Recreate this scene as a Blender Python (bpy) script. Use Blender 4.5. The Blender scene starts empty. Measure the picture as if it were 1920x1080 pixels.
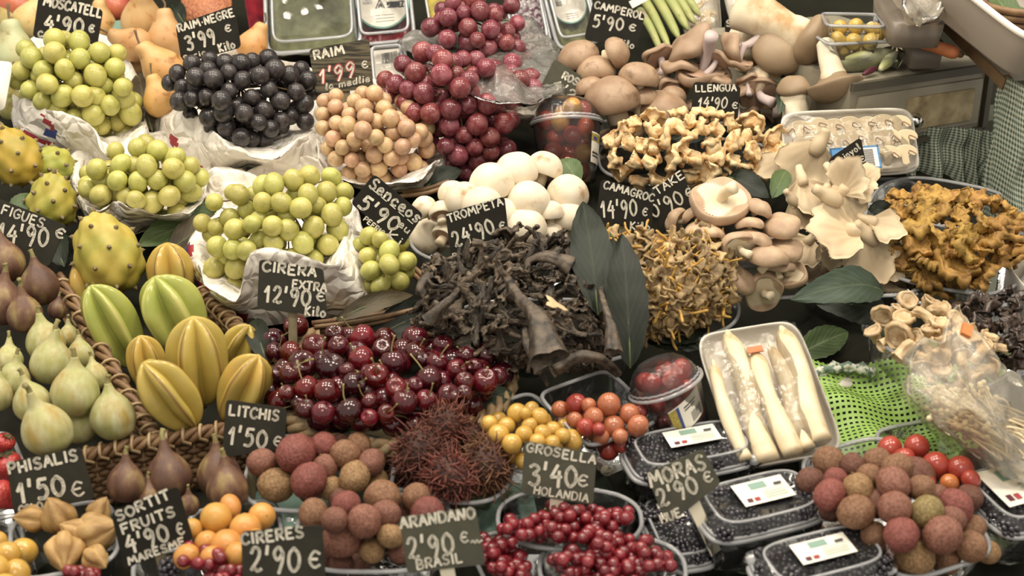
import bpy, math, random
from mathutils import Vector, Matrix, noise
V3 = Vector
random.seed(11)
C = bpy.context.scene.collection
sc = bpy.context.scene
# ---------------------------------------------------------------- camera
FPX = 2637.0
PITCH, SLOPE, DIST = math.radians(23.5), math.radians(15.0), 1.51
FW = V3((0, math.cos(PITCH), -math.sin(PITCH)))
RT = V3((1, 0, 0))
UP = V3((0, math.sin(PITCH), math.cos(PITCH)))
CAM = FW * -DIST
NRM = V3((0, -math.sin(SLOPE), math.cos(SLOPE)))      # normal of the sloping counter
cam_data = bpy.data.cameras.new('camera')
cam = bpy.data.objects.new('camera', cam_data)
C.objects.link(cam)
cam.location = CAM
cam.rotation_euler = (math.pi / 2 - PITCH, 0, 0)
cam_data.sensor_width = 36.0
cam_data.lens = FPX * 36.0 / 1920.0
cam_data.clip_start = 0.05
cam_data.dof.use_dof = True
cam_data.dof.focus_distance = 1.50
cam_data.dof.aperture_fstop = 7.0
sc.camera = cam
# ---------------------------------------------------------------- light: market lamps in two rows over the stall, soft hall light
w = bpy.data.worlds.new('hall'); sc.world = w; w.use_nodes = True
w.node_tree.nodes['Background'].inputs[0].default_value = (1.0, 0.925, 0.81, 1)
w.node_tree.nodes['Background'].inputs[1].default_value = 0.54
def lamp(x, y, z, e, size, col=(1.0, 0.90, 0.75)):
    l = bpy.data.lights.new('stall_lamp', 'AREA'); l.shape = 'DISK'; l.size = size; l.energy = e; l.color = col
    o = bpy.data.objects.new('stall_lamp', l); C.objects.link(o); o.location = (x, y, z)
    d = V3((x * 0.3, 0.1, 0)) - o.location
    o.rotation_euler = d.to_track_quat('-Z', 'Y').to_euler()
for x in (-0.95, -0.32, 0.32, 0.95):
    lamp(x, -0.35, 1.55, 5.0, 0.22)
    if x < 0.9: lamp(x, 0.42, 1.75, 5.0, 0.22)
lamp(0.0, -1.9, 2.0, 8.0, 0.7)
sc.view_settings.view_transform = 'Standard'
sc.view_settings.look = 'None'
sc.view_settings.gamma = 1.0
sc.view_settings.use_curve_mapping = False
sc.view_settings.exposure = 0.50
sc.cycles.max_bounces = 10
sc.cycles.transparent_max_bounces = 24
sc.cycles.caustics_reflective = False
sc.cycles.caustics_refractive = False

# ---------------------------------------------------------------- space helpers
def ray(px, py): return FW + RT * ((px - 960) / FPX) + UP * ((540 - py) / FPX)
def P(px, py, h=0.0):
    d = ray(px, py); return CAM + d * ((h - CAM.dot(NRM)) / d.dot(NRM))
def depth(p): return (p - CAM).dot(FW)
def mpp(p): return depth(p) / FPX                     # metres per pixel there
def proj(p):
    q = p - CAM; t = q.dot(FW); return (960 + FPX * q.dot(RT) / t, 540 - FPX * q.dot(UP) / t)
def hgt(p): return p.dot(NRM)
def sdir(a, t=0.0):
    """direction at angle a (degrees, counter-clockwise from right) leaning t degrees towards the viewer"""
    a, t = math.radians(a), math.radians(t)
    return (RT * math.cos(a) + UP * math.sin(a)) * math.cos(t) - FW * math.sin(t)
def rotz(d, roll=0.0):
    """rotation that brings local z to d"""
    d = d.normalized()
    q = V3((0, 0, 1)).rotation_difference(d)
    return (q.to_matrix() @ Matrix.Rotation(math.radians(roll), 3, 'Z'))
def xf(loc, rot=None, s=1.0):
    m = (rot.to_4x4() if rot is not None else Matrix.Identity(4))
    sm = Matrix.Diagonal((s, s, s, 1)) if not hasattr(s, '__len__') else Matrix.Diagonal((s[0], s[1], s[2], 1))
    return Matrix.Translation(loc) @ m @ sm
def T4(ox, oy, L, k=4.0): return [(ox + a[0] / k, oy + a[1] / k, a[2] / k) + tuple(a[3:]) for a in L]

class Mound:
    """an ellipsoid heap whose outline, seen from the front, fills the box x0..x1, y0..y1"""
    def __init__(s, x0, y0, x1, y1, hc, ry):
        s.box = (x0, y0, x1, y1)
        s.c = P((x0 + x1) / 2, (y0 + y1) / 2, hc)
        m = mpp(s.c); e = PITCH - math.atan((540 - (y0 + y1) / 2) / FPX)
        hh = (y1 - y0) / 2 * m
        ry = min(ry, hh * 0.9 / math.sin(e))
        s.r = V3(((x1 - x0) / 2 * m, ry, math.sqrt(hh * hh - (ry * math.sin(e)) ** 2) / math.cos(e)))
    def hit(s, px, py):
        d = ray(px, py); r = s.r
        o = V3(((CAM - s.c)[i] / r[i] for i in range(3))); dd = V3((d[i] / r[i] for i in range(3)))
        a, b, c = dd.dot(dd), o.dot(dd), o.dot(o) - 1
        q = b * b - a * c
        t = (-b - math.sqrt(q)) / a if q > 0 else -b / a
        return CAM + d * t
    def rand(s, k=1.0):
        while True:
            u = V3((random.uniform(-1, 1), random.uniform(-1, 1), random.uniform(-1, 1)))
            if 0.05 < u.length < 1: break
        u.normalize()
        if u.dot(-FW) < -0.1: u = -u
        return s.c + V3((u[i] * s.r[i] * k for i in range(3)))

def relax(items, mound=None, k=0.93, it=60, hs=None):
    """items (px, py, rpx, ...): keeps every item on its line of sight and slides it along it until neighbours no longer run into each other"""
    D = [ray(a[0], a[1]) for a in items]; n = len(items)
    if mound: t0 = [depth(mound.hit(a[0], a[1])) for a in items]
    else: t0 = [depth(P(a[0], a[1], hs[i] if hasattr(hs, '__len__') else hs)) for i, a in enumerate(items)]
    t = [t0[i] - 0.00006 * items[i][1] + (items[i][3] * .03 if len(items[i]) > 3 and isinstance(items[i][3], float) else 0) for i in range(n)]
    for _ in range(it):
        for i in range(n):
            for j in range(i):
                rs = (items[i][2] + items[j][2]) * k
                dx, dy = items[i][0] - items[j][0], items[i][1] - items[j][1]
                l2 = dx * dx + dy * dy
                if l2 >= rs * rs: continue
                need = math.sqrt(rs * rs - l2) * t[i] / FPX
                g = t[i] - t[j]
                if abs(g) < need:
                    s = (need - abs(g)) * 0.5 * (1 if g > 0 else -1)
                    t[i] += s * 0.7; t[j] -= s * 0.7
        for i in range(n): t[i] += (t0[i] - t[i]) * 0.02
    return [(CAM + D[i] * t[i], items[i][2] * t[i] / FPX) for i in range(n)]

def fill(placed, mound, r, n, k=0.8, sep=1.7, tries=1500, jr=0.1):
    """second layer of a heap, seen through the gaps of the first"""
    out = []
    for _ in range(tries):
        if len(out) >= n: break
        p = mound.rand(k * random.uniform(0.85, 1.05)); rr = r * random.uniform(1 - jr, 1 + jr)
        if hgt(p) < rr * 0.9: continue
        if all((p - q).length > sep * 0.5 * (rr + q_r) for q, q_r in placed + out): out.append((p, rr))
    return out

# ---------------------------------------------------------------- meshes and objects
def mesh(name, V, F, mat=None, smooth=True, idx=None):
    me = bpy.data.meshes.new(name); me.from_pydata([tuple(v) for v in V], [], F); me.update()
    if smooth: me.polygons.foreach_set('use_smooth', [True] * len(me.polygons))
    for m in (mat if isinstance(mat, (list, tuple)) else [mat]):
        if m: me.materials.append(m)
    if idx: me.polygons.foreach_set('material_index', idx)
    return me
def merge(*parts):
    V, F = [], []
    for v, f in parts:
        o = len(V); V += [V3(a) for a in v]; F += [tuple(i + o for i in q) for q in f]
    return V, F
def moved(vf, M): return [M @ V3(v) for v in vf[0]], vf[1]
def ob(name, me, parent=None, M=None, label=None, cat=None, group=None, kind=None, color=None):
    o = bpy.data.objects.new(name, me); C.objects.link(o)
    if parent: o.parent = parent
    if M is not None: o.matrix_basis = M
    return tag(o, label, cat, group, kind, color)
def tag(o, label=None, cat=None, group=None, kind=None, color=None):
    if label: o['label'] = label
    if cat: o['category'] = cat
    if group: o['group'] = group
    if kind: o['kind'] = kind
    if color: o.color = (*color, 1)
    return o
def rel(V, c): return [V3(v) - c for v in V]
def wob(name, vf, mat, c, parent=None, smooth=True, idx=None, **k):
    """an object from world-space geometry with its origin at c (a child keeps its parent's origin)"""
    return ob(name, mesh(name, rel(vf[0], c), vf[1], mat, smooth, idx), parent, None if parent else Matrix.Translation(c), **k)

def lathe(prof, n=20, mod=None):
    V, F, rings = [], [], []
    for i, (r, z) in enumerate(prof):
        if r < 1e-7: rings.append([len(V)]); V.append(V3((0, 0, z)))
        else:
            a = []
            for j in range(n):
                th = 2 * math.pi * j / n
                rr, zz = (r, z) if mod is None else mod(r, z, th, i)
                a.append(len(V)); V.append(V3((rr * math.cos(th), rr * math.sin(th), zz)))
            rings.append(a)
    for a, b in zip(rings, rings[1:]):
        if len(a) == 1 and len(b) == 1: continue
        for j in range(n):
            k = (j + 1) % n
            if len(a) == 1: F.append((a[0], b[k], b[j]))
            elif len(b) == 1: F.append((a[j], a[k], b[0]))
            else: F.append((a[j], a[k], b[k], b[j]))
    return V, F
def sphere(r=1.0, n=20, m=12, sz=1.0):
    return lathe([(r * math.sin(math.pi * i / m) if 0 < i < m else 0, -r * sz * math.cos(math.pi * i / m)) for i in range(m + 1)], n)
def cr(pts, n):
    """smooth curve through points"""
    pts = [V3(p) for p in pts]
    if len(pts) < 3: return [pts[0].lerp(pts[-1], i / n) for i in range(n + 1)]
    Q = [pts[0] * 2 - pts[1]] + pts + [pts[-1] * 2 - pts[-2]]; out = []
    for i in range(n + 1):
        u = i / n * (len(pts) - 1); k = min(int(u), len(pts) - 2); f = u - k
        a, b, c, d = Q[k:k + 4]
        out.append(0.5 * ((2 * b) + (c - a) * f + (2 * a - 5 * b + 4 * c - d) * f * f + (3 * b - a - 3 * c + d) * f ** 3))
    return out
def closed(pts, n):
    pts = [V3(p) for p in pts]; L = len(pts); out = []
    for i in range(n):
        u = i / n * L; k = int(u); f = u - k
        a, b, c, d = pts[(k - 1) % L], pts[k % L], pts[(k + 1) % L], pts[(k + 2) % L]
        out.append(0.5 * ((2 * b) + (c - a) * f + (2 * a - 5 * b + 4 * c - d) * f * f + (3 * b - a - 3 * c + d) * f ** 3))
    return out
def tube(pts, rad, n=8, loop=False, flat=None, mod=None):
    pts = [V3(p) for p in pts]; L = len(pts); V, F = [], []
    if not hasattr(rad, '__len__'): rad = [rad] * L
    ref = None
    for i in range(L):
        a = pts[(i - 1) % L] if loop or i else pts[0]; b = pts[(i + 1) % L] if loop or i < L - 1 else pts[-1]
        t = (b - a).normalized()
        if ref is None:
            ref = t.orthogonal().normalized()
        ref = (ref - t * ref.dot(t)); ref = ref.normalized() if ref.length > 1e-9 else t.orthogonal().normalized()
        w_ = t.cross(ref)
        for j in range(n):
            th = 2 * math.pi * j / n; r = rad[i] * (mod(th, i) if mod else 1)
            V.append(pts[i] + ref * (r * math.cos(th)) + w_ * (r * math.sin(th)))
    for i in range(L if loop else L - 1):
        k = (i + 1) % L
        for j in range(n):
            j2 = (j + 1) % n; F.append((i * n + j, i * n + j2, k * n + j2, k * n + j))
    if not loop:
        F.append(tuple(range(n - 1, -1, -1))); F.append(tuple(range((L - 1) * n, L * n)))
    return V, F
def box(x0, x1, y0, y1, z0, z1, M=None):
    V = [V3(v) for v in ((x0, y0, z0), (x1, y0, z0), (x1, y1, z0), (x0, y1, z0), (x0, y0, z1), (x1, y0, z1), (x1, y1, z1), (x0, y1, z1))]
    if M: V = [M @ v for v in V]
    return V, [(3, 2, 1, 0), (4, 5, 6, 7), (0, 1, 5, 4), (1, 2, 6, 5), (2, 3, 7, 6), (3, 0, 4, 7)]
def gridf(nu, nv):
    return [(i * (nv + 1) + j, (i + 1) * (nv + 1) + j, (i + 1) * (nv + 1) + j + 1, i * (nv + 1) + j + 1) for i in range(nu) for j in range(nv)]
def superell(rx, ry, n, e):
    out = []
    for j in range(n):
        th = 2 * math.pi * (j + 0.5) / n; c, s = math.cos(th), math.sin(th)
        out.append((rx * math.copysign(abs(c) ** (2 / e), c), ry * math.copysign(abs(s) ** (2 / e), s)))
    return out
def loft(rings, cap0=True, cap1=True):
    V, F = [], []; n = len(rings[0])
    for r in rings: V += [V3(p) for p in r]
    for i in range(len(rings) - 1):
        for j in range(n):
            k = (j + 1) % n; F.append((i * n + j, i * n + k, (i + 1) * n + k, (i + 1) * n + j))
    if cap0: F.append(tuple(range(n - 1, -1, -1)))
    if cap1: F.append(tuple(range((len(rings) - 1) * n, len(rings) * n)))
    return V, F
def nz(p, s, seed=0.0): return noise.noise(V3(p) * s + V3((seed, seed * 1.7, -seed)))
def rough(vf, amp, s, seed=0.0):
    """push each vertex in or out along its own direction from the middle"""
    V = [V3(v) for v in vf[0]]
    return [v + v.normalized() * (amp * nz(v, s, seed)) if v.length > 1e-9 else v for v in V], vf[1]

# ---------------------------------------------------------------- materials
def lin(h):
    h = h.lstrip('#'); c = [int(h[i:i + 2], 16) / 255 for i in (0, 2, 4)]
    c = [x / 12.92 if x <= 0.04045 else ((x + 0.055) / 1.055) ** 2.4 for x in c]; g = .25 * c[0] + .65 * c[1] + .10 * c[2]
    return tuple(.88 * x + .12 * g for x in c) + (1,)
UNIT = set('''green_grape_skin black_grape_skin rosy_grape_skin red_grape_skin cherry_skin lychee_shell rambutan_skin rambutan_hair tomato_skin green_fig_skin purple_fig_skin
pear_skin button_mushroom_skin button_mushroom_stem brown_mushroom_cap shiitake_cap pale_gills tan_gills oyster_mushroom_flesh lilac_mushroom_cap lilac_mushroom_stem king_oyster_cap king_oyster_stem
hedgehog_mushroom_flesh chanterelle_flesh yellowfoot_cap yellowfoot_stem black_trumpet_flesh tan_mushroom_flesh wood_ear_flesh blackberry_flesh redcurrant_skin physalis_husk strawberry_skin orange_skin
yellow_star_fruit_skin golden_star_fruit_skin green_star_fruit_skin red_mango_skin blueberry_skin'''.split())       # these meshes are one unit in radius
def MAT(name, a, b=None, scale=40.0, rough_=0.5, bump=0.0, bscale=200.0, sss=0.0, coat=0.0, rnd=0.0, hue=0.0, objcol=False, spec=0.5, dirt=None, dscale=30.0, damt=0.5, trans=0.0, vor=False, stretch=None, contrast=0.0):
    if name in UNIT: scale, bscale, dscale = scale * .02, bscale * .02, dscale * .03
    m = bpy.data.materials.new(name); m.use_nodes = True; nt = m.node_tree; N, L = nt.nodes, nt.links
    bs = N['Principled BSDF']; tc = N.new('ShaderNodeTexCoord'); src = tc.outputs['Object']
    oi = N.new('ShaderNodeObjectInfo')
    if stretch:
        mp = N.new('ShaderNodeMapping'); mp.inputs['Scale'].default_value = stretch; L.new(src, mp.inputs['Vector']); src = mp.outputs[0]
    def mixc(f, x, y, mode='MIX'):
        n = N.new('ShaderNodeMix'); n.data_type = 'RGBA'; n.blend_type = mode
        for s_, v in ((n.inputs[0], f), (n.inputs[6], x), (n.inputs[7], y)):
            if hasattr(v, 'is_output'): L.new(v, s_)
            else: s_.default_value = v
        return n.outputs[2]
    def nzn(s_, det=4.0):
        n = N.new('ShaderNodeTexNoise'); n.inputs['Scale'].default_value = s_; n.inputs['Detail'].default_value = det
        L.new(src, n.inputs['Vector']); return n.outputs[0]
    def ramp(v, lo, hi):
        n = N.new('ShaderNodeMapRange'); n.inputs[1].default_value = lo; n.inputs[2].default_value = hi; L.new(v, n.inputs[0]); return n.outputs[0]
    col = lin(a)
    if b: col = mixc(ramp(nzn(scale), 0.36 + contrast, 0.64 - contrast), lin(a), lin(b))
    if dirt: col = mixc(ramp(nzn(dscale, 6.0), 0.62 - 0.12 * damt, 0.72), col, lin(dirt))
    if objcol: col = mixc(1.0, col, oi.outputs['Color'], 'MULTIPLY')
    if rnd or hue:
        h = N.new('ShaderNodeHueSaturation')
        if hasattr(col, 'is_output'): L.new(col, h.inputs['Color'])
        else: h.inputs['Color'].default_value = col
        v = N.new('ShaderNodeMapRange'); v.inputs[3].default_value = 1 - rnd; v.inputs[4].default_value = 1 + rnd
        L.new(oi.outputs['Random'], v.inputs[0]); L.new(v.outputs[0], h.inputs['Value'])
        if hue:
            mu = N.new('ShaderNodeMath'); mu.operation = 'MULTIPLY'; mu.inputs[1].default_value = 7.31; L.new(oi.outputs['Random'], mu.inputs[0])
            fr = N.new('ShaderNodeMath'); fr.operation = 'FRACT'; L.new(mu.outputs[0], fr.inputs[0])
            v2 = N.new('ShaderNodeMapRange'); v2.inputs[3].default_value = 0.5 - hue; v2.inputs[4].default_value = 0.5 + hue
            L.new(fr.outputs[0], v2.inputs[0]); L.new(v2.outputs[0], h.inputs['Hue'])
        col = h.outputs[0]
    if hasattr(col, 'is_output'): L.new(col, bs.inputs['Base Color'])
    else: bs.inputs['Base Color'].default_value = col
    bs.inputs['Roughness'].default_value = rough_
    bs.inputs['Specular IOR Level'].default_value = spec
    if sss:
        bs.inputs['Subsurface Weight'].default_value = sss; bs.inputs['Subsurface Radius'].default_value = (1.0, 0.8, 0.4)
        bs.inputs['Subsurface Scale'].default_value = 0.006
    if coat: bs.inputs['Coat Weight'].default_value = coat; bs.inputs['Coat Roughness'].default_value = 0.08
    if bump:
        bn = N.new('ShaderNodeBump'); bn.inputs['Strength'].default_value = bump; bn.inputs['Distance'].default_value = 0.0015
        if vor:
            vn = N.new('ShaderNodeTexVoronoi'); vn.inputs['Scale'].default_value = bscale; L.new(src, vn.inputs['Vector']); hsrc = vn.outputs['Distance']; bn.invert = True
        else: hsrc = nzn(bscale, 3.0)
        L.new(hsrc, bn.inputs['Height']); L.new(bn.outputs[0], bs.inputs['Normal'])
    if trans: bs.inputs['Transmission Weight'].default_value = trans
    m['col'] = 1
    return m
def CLEAR(name, tint='#ffffff', milk=0.05, gloss=0.9, rough_=0.06, ior=1.45, bump=0.0, bscale=60.0, haze=(0.85, 0.86, 0.88, 1)):
    """thin clear plastic: see-through, mirror sheen by angle, a little white haze of its own"""
    m = bpy.data.materials.new(name); m.use_nodes = True; nt = m.node_tree; N, L = nt.nodes, nt.links
    N.remove(N['Principled BSDF']); out = N['Material Output']
    tr = N.new('ShaderNodeBsdfTransparent'); tr.inputs[0].default_value = lin(tint)
    gl = N.new('ShaderNodeBsdfAnisotropic'); gl.inputs['Roughness'].default_value = rough_
    df = N.new('ShaderNodeBsdfDiffuse'); df.inputs[0].default_value = haze
    fr = N.new('ShaderNodeFresnel'); fr.inputs[0].default_value = ior
    a = N.new('ShaderNodeMixShader'); a.inputs[0].default_value = milk; L.new(tr.outputs[0], a.inputs[1]); L.new(df.outputs[0], a.inputs[2])
    b = N.new('ShaderNodeMixShader'); mu = N.new('ShaderNodeMath'); mu.operation = 'MULTIPLY'; mu.inputs[1].default_value = gloss
    L.new(fr.outputs[0], mu.inputs[0]); L.new(mu.outputs[0], b.inputs[0]); L.new(a.outputs[0], b.inputs[1]); L.new(gl.outputs[0], b.inputs[2])
    if bump:
        tc = N.new('ShaderNodeTexCoord'); no = N.new('ShaderNodeTexNoise'); no.inputs['Scale'].default_value = bscale; no.inputs['Detail'].default_value = 5
        L.new(tc.outputs['Object'], no.inputs['Vector']); bn = N.new('ShaderNodeBump'); bn.inputs['Strength'].default_value = bump; bn.inputs['Distance'].default_value = 0.006
        L.new(no.outputs[0], bn.inputs['Height']); L.new(bn.outputs[0], gl.inputs['Normal']); L.new(bn.outputs[0], fr.inputs['Normal'])
    L.new(b.outputs[0], out.inputs[0]); m['seethrough'] = 1; return m
M = {}
M['grape'] = MAT('green_grape_skin', '#bcb75a', '#adaa4c', 60, 0.30, sss=0.4, rnd=0.11, hue=0.012, dirt='#98903e', dscale=50, damt=0.1)
M['black'] = MAT('black_grape_skin', '#272224', '#423c3b', 70, 0.28, rnd=0.25, bump=0.03, bscale=90)
M['rosy'] = MAT('rosy_grape_skin', '#cfac80', '#b9906e', 60, 0.26, sss=0.5, rnd=0.16, hue=0.015)
M['redgrape'] = MAT('red_grape_skin', '#75282f', '#94555a', 75, 0.22, sss=0.15, rnd=0.25, hue=0.012)
M['stalk'] = MAT('grape_stalk', '#7d6a35', '#5c4a28', 100, 0.7)
M['paper'] = MAT('wrapping_paper', '#ece6da', '#e2dace', 30, 0.62, bump=0.25, bscale=110)
nt_ = M['paper'].node_tree; vo = nt_.nodes.new('ShaderNodeTexVoronoi'); vo.feature = 'DISTANCE_TO_EDGE'; vo.inputs['Scale'].default_value = 42; tc_ = nt_.nodes.new('ShaderNodeTexCoord')
no_ = nt_.nodes.new('ShaderNodeTexNoise'); no_.inputs['Scale'].default_value = 30; ad_ = nt_.nodes.new('ShaderNodeVectorMath'); ad_.operation = 'MULTIPLY_ADD'; ad_.inputs[1].default_value = (.03, .03, .03)
nt_.links.new(tc_.outputs['Object'], no_.inputs['Vector']); nt_.links.new(no_.outputs['Color'], ad_.inputs[0]); nt_.links.new(tc_.outputs['Object'], ad_.inputs[2]); nt_.links.new(ad_.outputs[0], vo.inputs['Vector'])
bu_ = nt_.nodes['Bump']; bu_.inputs['Strength'].default_value = 0.9; bu_.inputs['Distance'].default_value = 0.012; nt_.links.new(vo.outputs['Distance'], bu_.inputs['Height'])
M['red_ink'] = MAT('red_print', '#a83038', '#9a2630', 60, 0.6)
M['blue_ink'] = MAT('blue_print', '#3a4a8a', None, 60, 0.6)
M['cherry'] = MAT('cherry_skin', '#40090f', '#560c16', 55, 0.12, coat=0.5, rnd=0.45, hue=0.008, objcol=True)
M['twig'] = MAT('green_twig', '#8f8a4a', '#7a6a3a', 120, 0.6)
M['brown_twig'] = MAT('brown_twig', '#5e4a30', '#7d6542', 120, 0.7)
M['lychee'] = MAT('lychee_shell', '#ffffff', '#c4b49c', 300, 0.55, bump=0.5, bscale=1500, objcol=True, rnd=0.12)
M['rambutan'] = MAT('rambutan_skin', '#3a1e18', '#4a2a20', 60, 0.7, rnd=0.15)
M['rambutan_hair'] = MAT('rambutan_hair', '#54301f', '#7d4630', 90, 0.6, rnd=0.25, hue=.02)
M['tomato'] = MAT('tomato_skin', '#ffffff', '#e8e0d8', 40, 0.2, sss=0.2, coat=0.3, objcol=True, rnd=0.08)
M['fig_green'] = MAT('green_fig_skin', '#a5a35a', '#bfbf92', 90, 0.6, bump=0.15, bscale=300, dirt='#a68c34', dscale=50, damt=1.4, rnd=0.08, stretch=(1, 1, 0.4))
M['fig_purple'] = MAT('purple_fig_skin', '#553629', '#745238', 60, 0.55, bump=0.2, bscale=400, dirt='#8f7a44', dscale=45, damt=0.7, rnd=0.14, stretch=(1, 1, 0.5))
M['pear'] = MAT('pear_skin', '#ffffff', '#f2dcc0', 40, 0.5, dirt='#b08a58', dscale=60, damt=0.3, objcol=True, rnd=0.05)
M['dragon'] = MAT('dragon_fruit_skin', '#bdb062', '#a0a250', 34, 0.5, bump=0.15, bscale=120, objcol=True)
M['thorn'] = MAT('dried_tip', '#8a7a52', '#6a5636', 200, 0.8)
M['cup'] = MAT('button_mushroom_skin', '#e2d6be', '#d8c8aa', 45, 0.6, dirt='#b08a5c', dscale=35, damt=0.25, rnd=0.05, sss=0.1, bump=.08, bscale=120)
M['cup_stem'] = MAT('button_mushroom_stem', '#eadbbf', '#d9c4a0', 80, 0.7)
M['brown_cap'] = MAT('brown_mushroom_cap', '#98795c', '#ae9070', 55, 0.5, bump=0.12, bscale=200, rnd=0.10, dirt='#7c5c40', dscale=50, damt=0.3)
M['shii_cap'] = MAT('shiitake_cap', '#c0a280', '#a5876a', 60, 0.6, bump=0.12, bscale=200, rnd=0.14)
M['gill_pale'] = MAT('pale_gills', '#e6d6b6', '#dcc8a2', 60, 0.75)
M['gill_tan'] = MAT('tan_gills', '#a58268', '#b5947c', 60, 0.75)
M['oyster'] = MAT('oyster_mushroom_flesh', '#d2bf9a', '#bda682', 55, 0.65, rnd=0.10)
M['blewit'] = MAT('lilac_mushroom_cap', '#97795c', '#a98d72', 60, 0.55, rnd=0.12)
M['blewit_stem'] = MAT('lilac_mushroom_stem', '#b3a0a0', '#c8b6b0', 70, 0.65, stretch=(1, 1, 0.3))
M['king_cap'] = MAT('king_oyster_cap', '#9f8767', '#8e7658', 30, 0.5, rnd=0.08, bump=0.08, bscale=90)
M['king_stem'] = MAT('king_oyster_stem', '#e8dcc2', '#d9c6a2', 35, 0.6, dirt='#b58d58', dscale=28, damt=0.4)
M['hedge'] = MAT('hedgehog_mushroom_flesh', '#e6cd9a', '#d3a768', 55, 0.65, rnd=0.10, dirt='#b5803f', dscale=45, damt=0.05, bump=.15, bscale=200)
M['chant'] = MAT('chanterelle_flesh', '#b78c30', '#9c7426', 80, 0.65, rnd=0.18, hue=0.01, dirt='#6e4c20', dscale=70, damt=0.3, bump=.25, bscale=260)
M['foot_cap'] = MAT('yellowfoot_cap', '#b79e66', '#8a6c46', 60, 0.6, rnd=0.38, bump=.2, bscale=200)
M['foot_stem'] = MAT('yellowfoot_stem', '#cf9f34', '#bd8f30', 80, 0.5, rnd=0.15)
M['trumpet'] = MAT('black_trumpet_flesh', '#2a231b', '#6b5b48', 120, 0.62, rnd=0.6, bump=0.7, bscale=300, dirt='#15110d', dscale=60, damt=0.5, stretch=(1, 1, 0.3))
M['trumpet_long'] = MAT('black_trumpet_skin', '#2a231b', '#665746', 90, 0.6, rnd=0.3, bump=0.7, bscale=220, dirt='#15110d', dscale=70, damt=0.4)
M['tan_mush'] = MAT('tan_mushroom_flesh', '#d0b68c', '#b99a6c', 50, 0.6, rnd=0.12)
M['ear'] = MAT('wood_ear_flesh', '#2c221c', '#4a3a30', 40, 0.25, rnd=0.3)
M['leafd'] = None
M['wicker'] = MAT('wicker_cane', '#8a6a42', '#6a4a2c', 60, 0.55, bump=0.2, bscale=200, rnd=0.1)
M['wicker_pale'] = MAT('pale_wicker_binding', '#b39a70', '#a08258', 60, 0.55, bump=0.2, bscale=200)
M['slate'] = MAT('blackboard_face', '#1b1914', '#211f17', 60, 0.75, spec=.2)
M['slate_grey'] = MAT('grey_blackboard_face', '#45443a', '#4e4d3e', 60, 0.75, spec=.2)
M['slate_mid'] = MAT('worn_blackboard_face', '#2a2922', '#323027', 60, 0.75, spec=.2)
M['slate_old'] = MAT('scratched_blackboard_face', '#25231b', '#5e553e', 60, 0.7, stretch=(0.5, 1, 6), contrast=0.05, spec=.3)
M['chalk'] = MAT('chalk_paint', '#d8d2c0', '#c9c2ae', 200, 0.8)
M['red_paint'] = MAT('red_paint', '#a32a2a', None, 50, 0.6)
M['stake'] = MAT('pale_stake', '#d9cfb4', None, 50, 0.5)
M['stake_wood'] = MAT('grey_wood_stake', '#8a7d58', '#5e543a', 80, 0.7, stretch=(1, 1, 0.1))
M['clear'] = CLEAR('clear_plastic', '#f2f4f2', 0.02, 1.3, 0.05, 1.5, bump=0.10, bscale=90)
M['clear_rim'] = CLEAR('clear_plastic_rim', '#e6e8ea', 0.34, 1.2, 0.10)
M['milky'] = CLEAR('milky_plastic_film', '#f7f0e0', 0.26, 1.1, 0.10, 1.5, bump=0.9, bscale=60, haze=(.95, .88, .74, 1))
M['film'] = CLEAR('cling_film', '#fdfcfa', 0.02, 1.0, 0.10, 1.45, bump=0.30, bscale=70)
M['bag_film'] = CLEAR('crinkled_bag_film', '#fbf9f4', 0.16, 1.4, 0.10, 1.5, bump=1.0, bscale=50, haze=(.92, .88, .80, 1))
M['slice'] = MAT('mushroom_slice_flesh', '#e2cfa8', '#d6be92', 60, 0.6)
M['foam'] = MAT('white_foam_tray', '#e2dccf', None, 40, 0.45)
M['white_label'] = MAT('white_paper_label', '#e8e2d4', None, 40, 0.5)
M['ink'] = MAT('black_print', '#3a3a3c', None, 40, 0.6)
M['teal'] = MAT('teal_print', '#5a9a88', None, 40, 0.6)
M['blue'] = MAT('blue_label_edge', '#2a78b0', None, 40, 0.5)
M['blueberry'] = MAT('blackberry_flesh', '#1e1a22', '#302a36', 60, 0.18, coat=0.6, rnd=0.2)
M['currant'] = MAT('redcurrant_skin', '#6c0e1a', '#861624', 50, 0.10, sss=0.2, coat=0.5, rnd=0.3)
M['husk'] = MAT('physalis_husk', '#bb9656', '#9a743c', 120, 0.6, rnd=0.12, stretch=(1, 1, 0.3), bump=.3, bscale=200)
M['straw'] = MAT('strawberry_skin', '#a82224', '#c03a30', 60, 0.3, bump=0.5, bscale=260, vor=True)
M['asp_white'] = MAT('white_asparagus_skin', '#e6d6b4', '#dcc598', 40, 0.4, sss=0.2, stretch=(1, 1, 0.3), dirt='#b9935c', dscale=45, damt=0.5, bump=.15, bscale=150)
M['asp_green'] = MAT('green_asparagus_skin', '#a6a863', '#8d9a4e', 25, 0.5, stretch=(1, 1, 0.3), dirt='#a58a86', dscale=25, damt=0.5)
M['orange'] = MAT('orange_skin', '#d3983a', '#c98a30', 40, 0.35, bump=0.08, bscale=300, rnd=0.08, hue=0.01)
M['tissue'] = MAT('green_tissue', '#7da090', None, 40, 0.7)
M['metal'] = MAT('grey_painted_metal', '#9a927e', '#8b836f', 20, 0.45, dirt='#5e5644', dscale=14, damt=0.4)
M['dark_metal'] = MAT('dark_metal_edge', '#4e493c', None, 20, 0.5)
M['chrome'] = MAT('chrome', '#d8d8d8', None, 20, 0.15); M['chrome'].node_tree.nodes['Principled BSDF'].inputs['Metallic'].default_value = 1
M['old_paper'] = MAT('stained_paper', '#b8a67c', '#94825a', 45, 0.7, dirt='#5e4e30', dscale=35, damt=0.9)
M['carrot'] = MAT('carrot_skin', '#c97840', '#b8662f', 60, 0.6)
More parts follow.
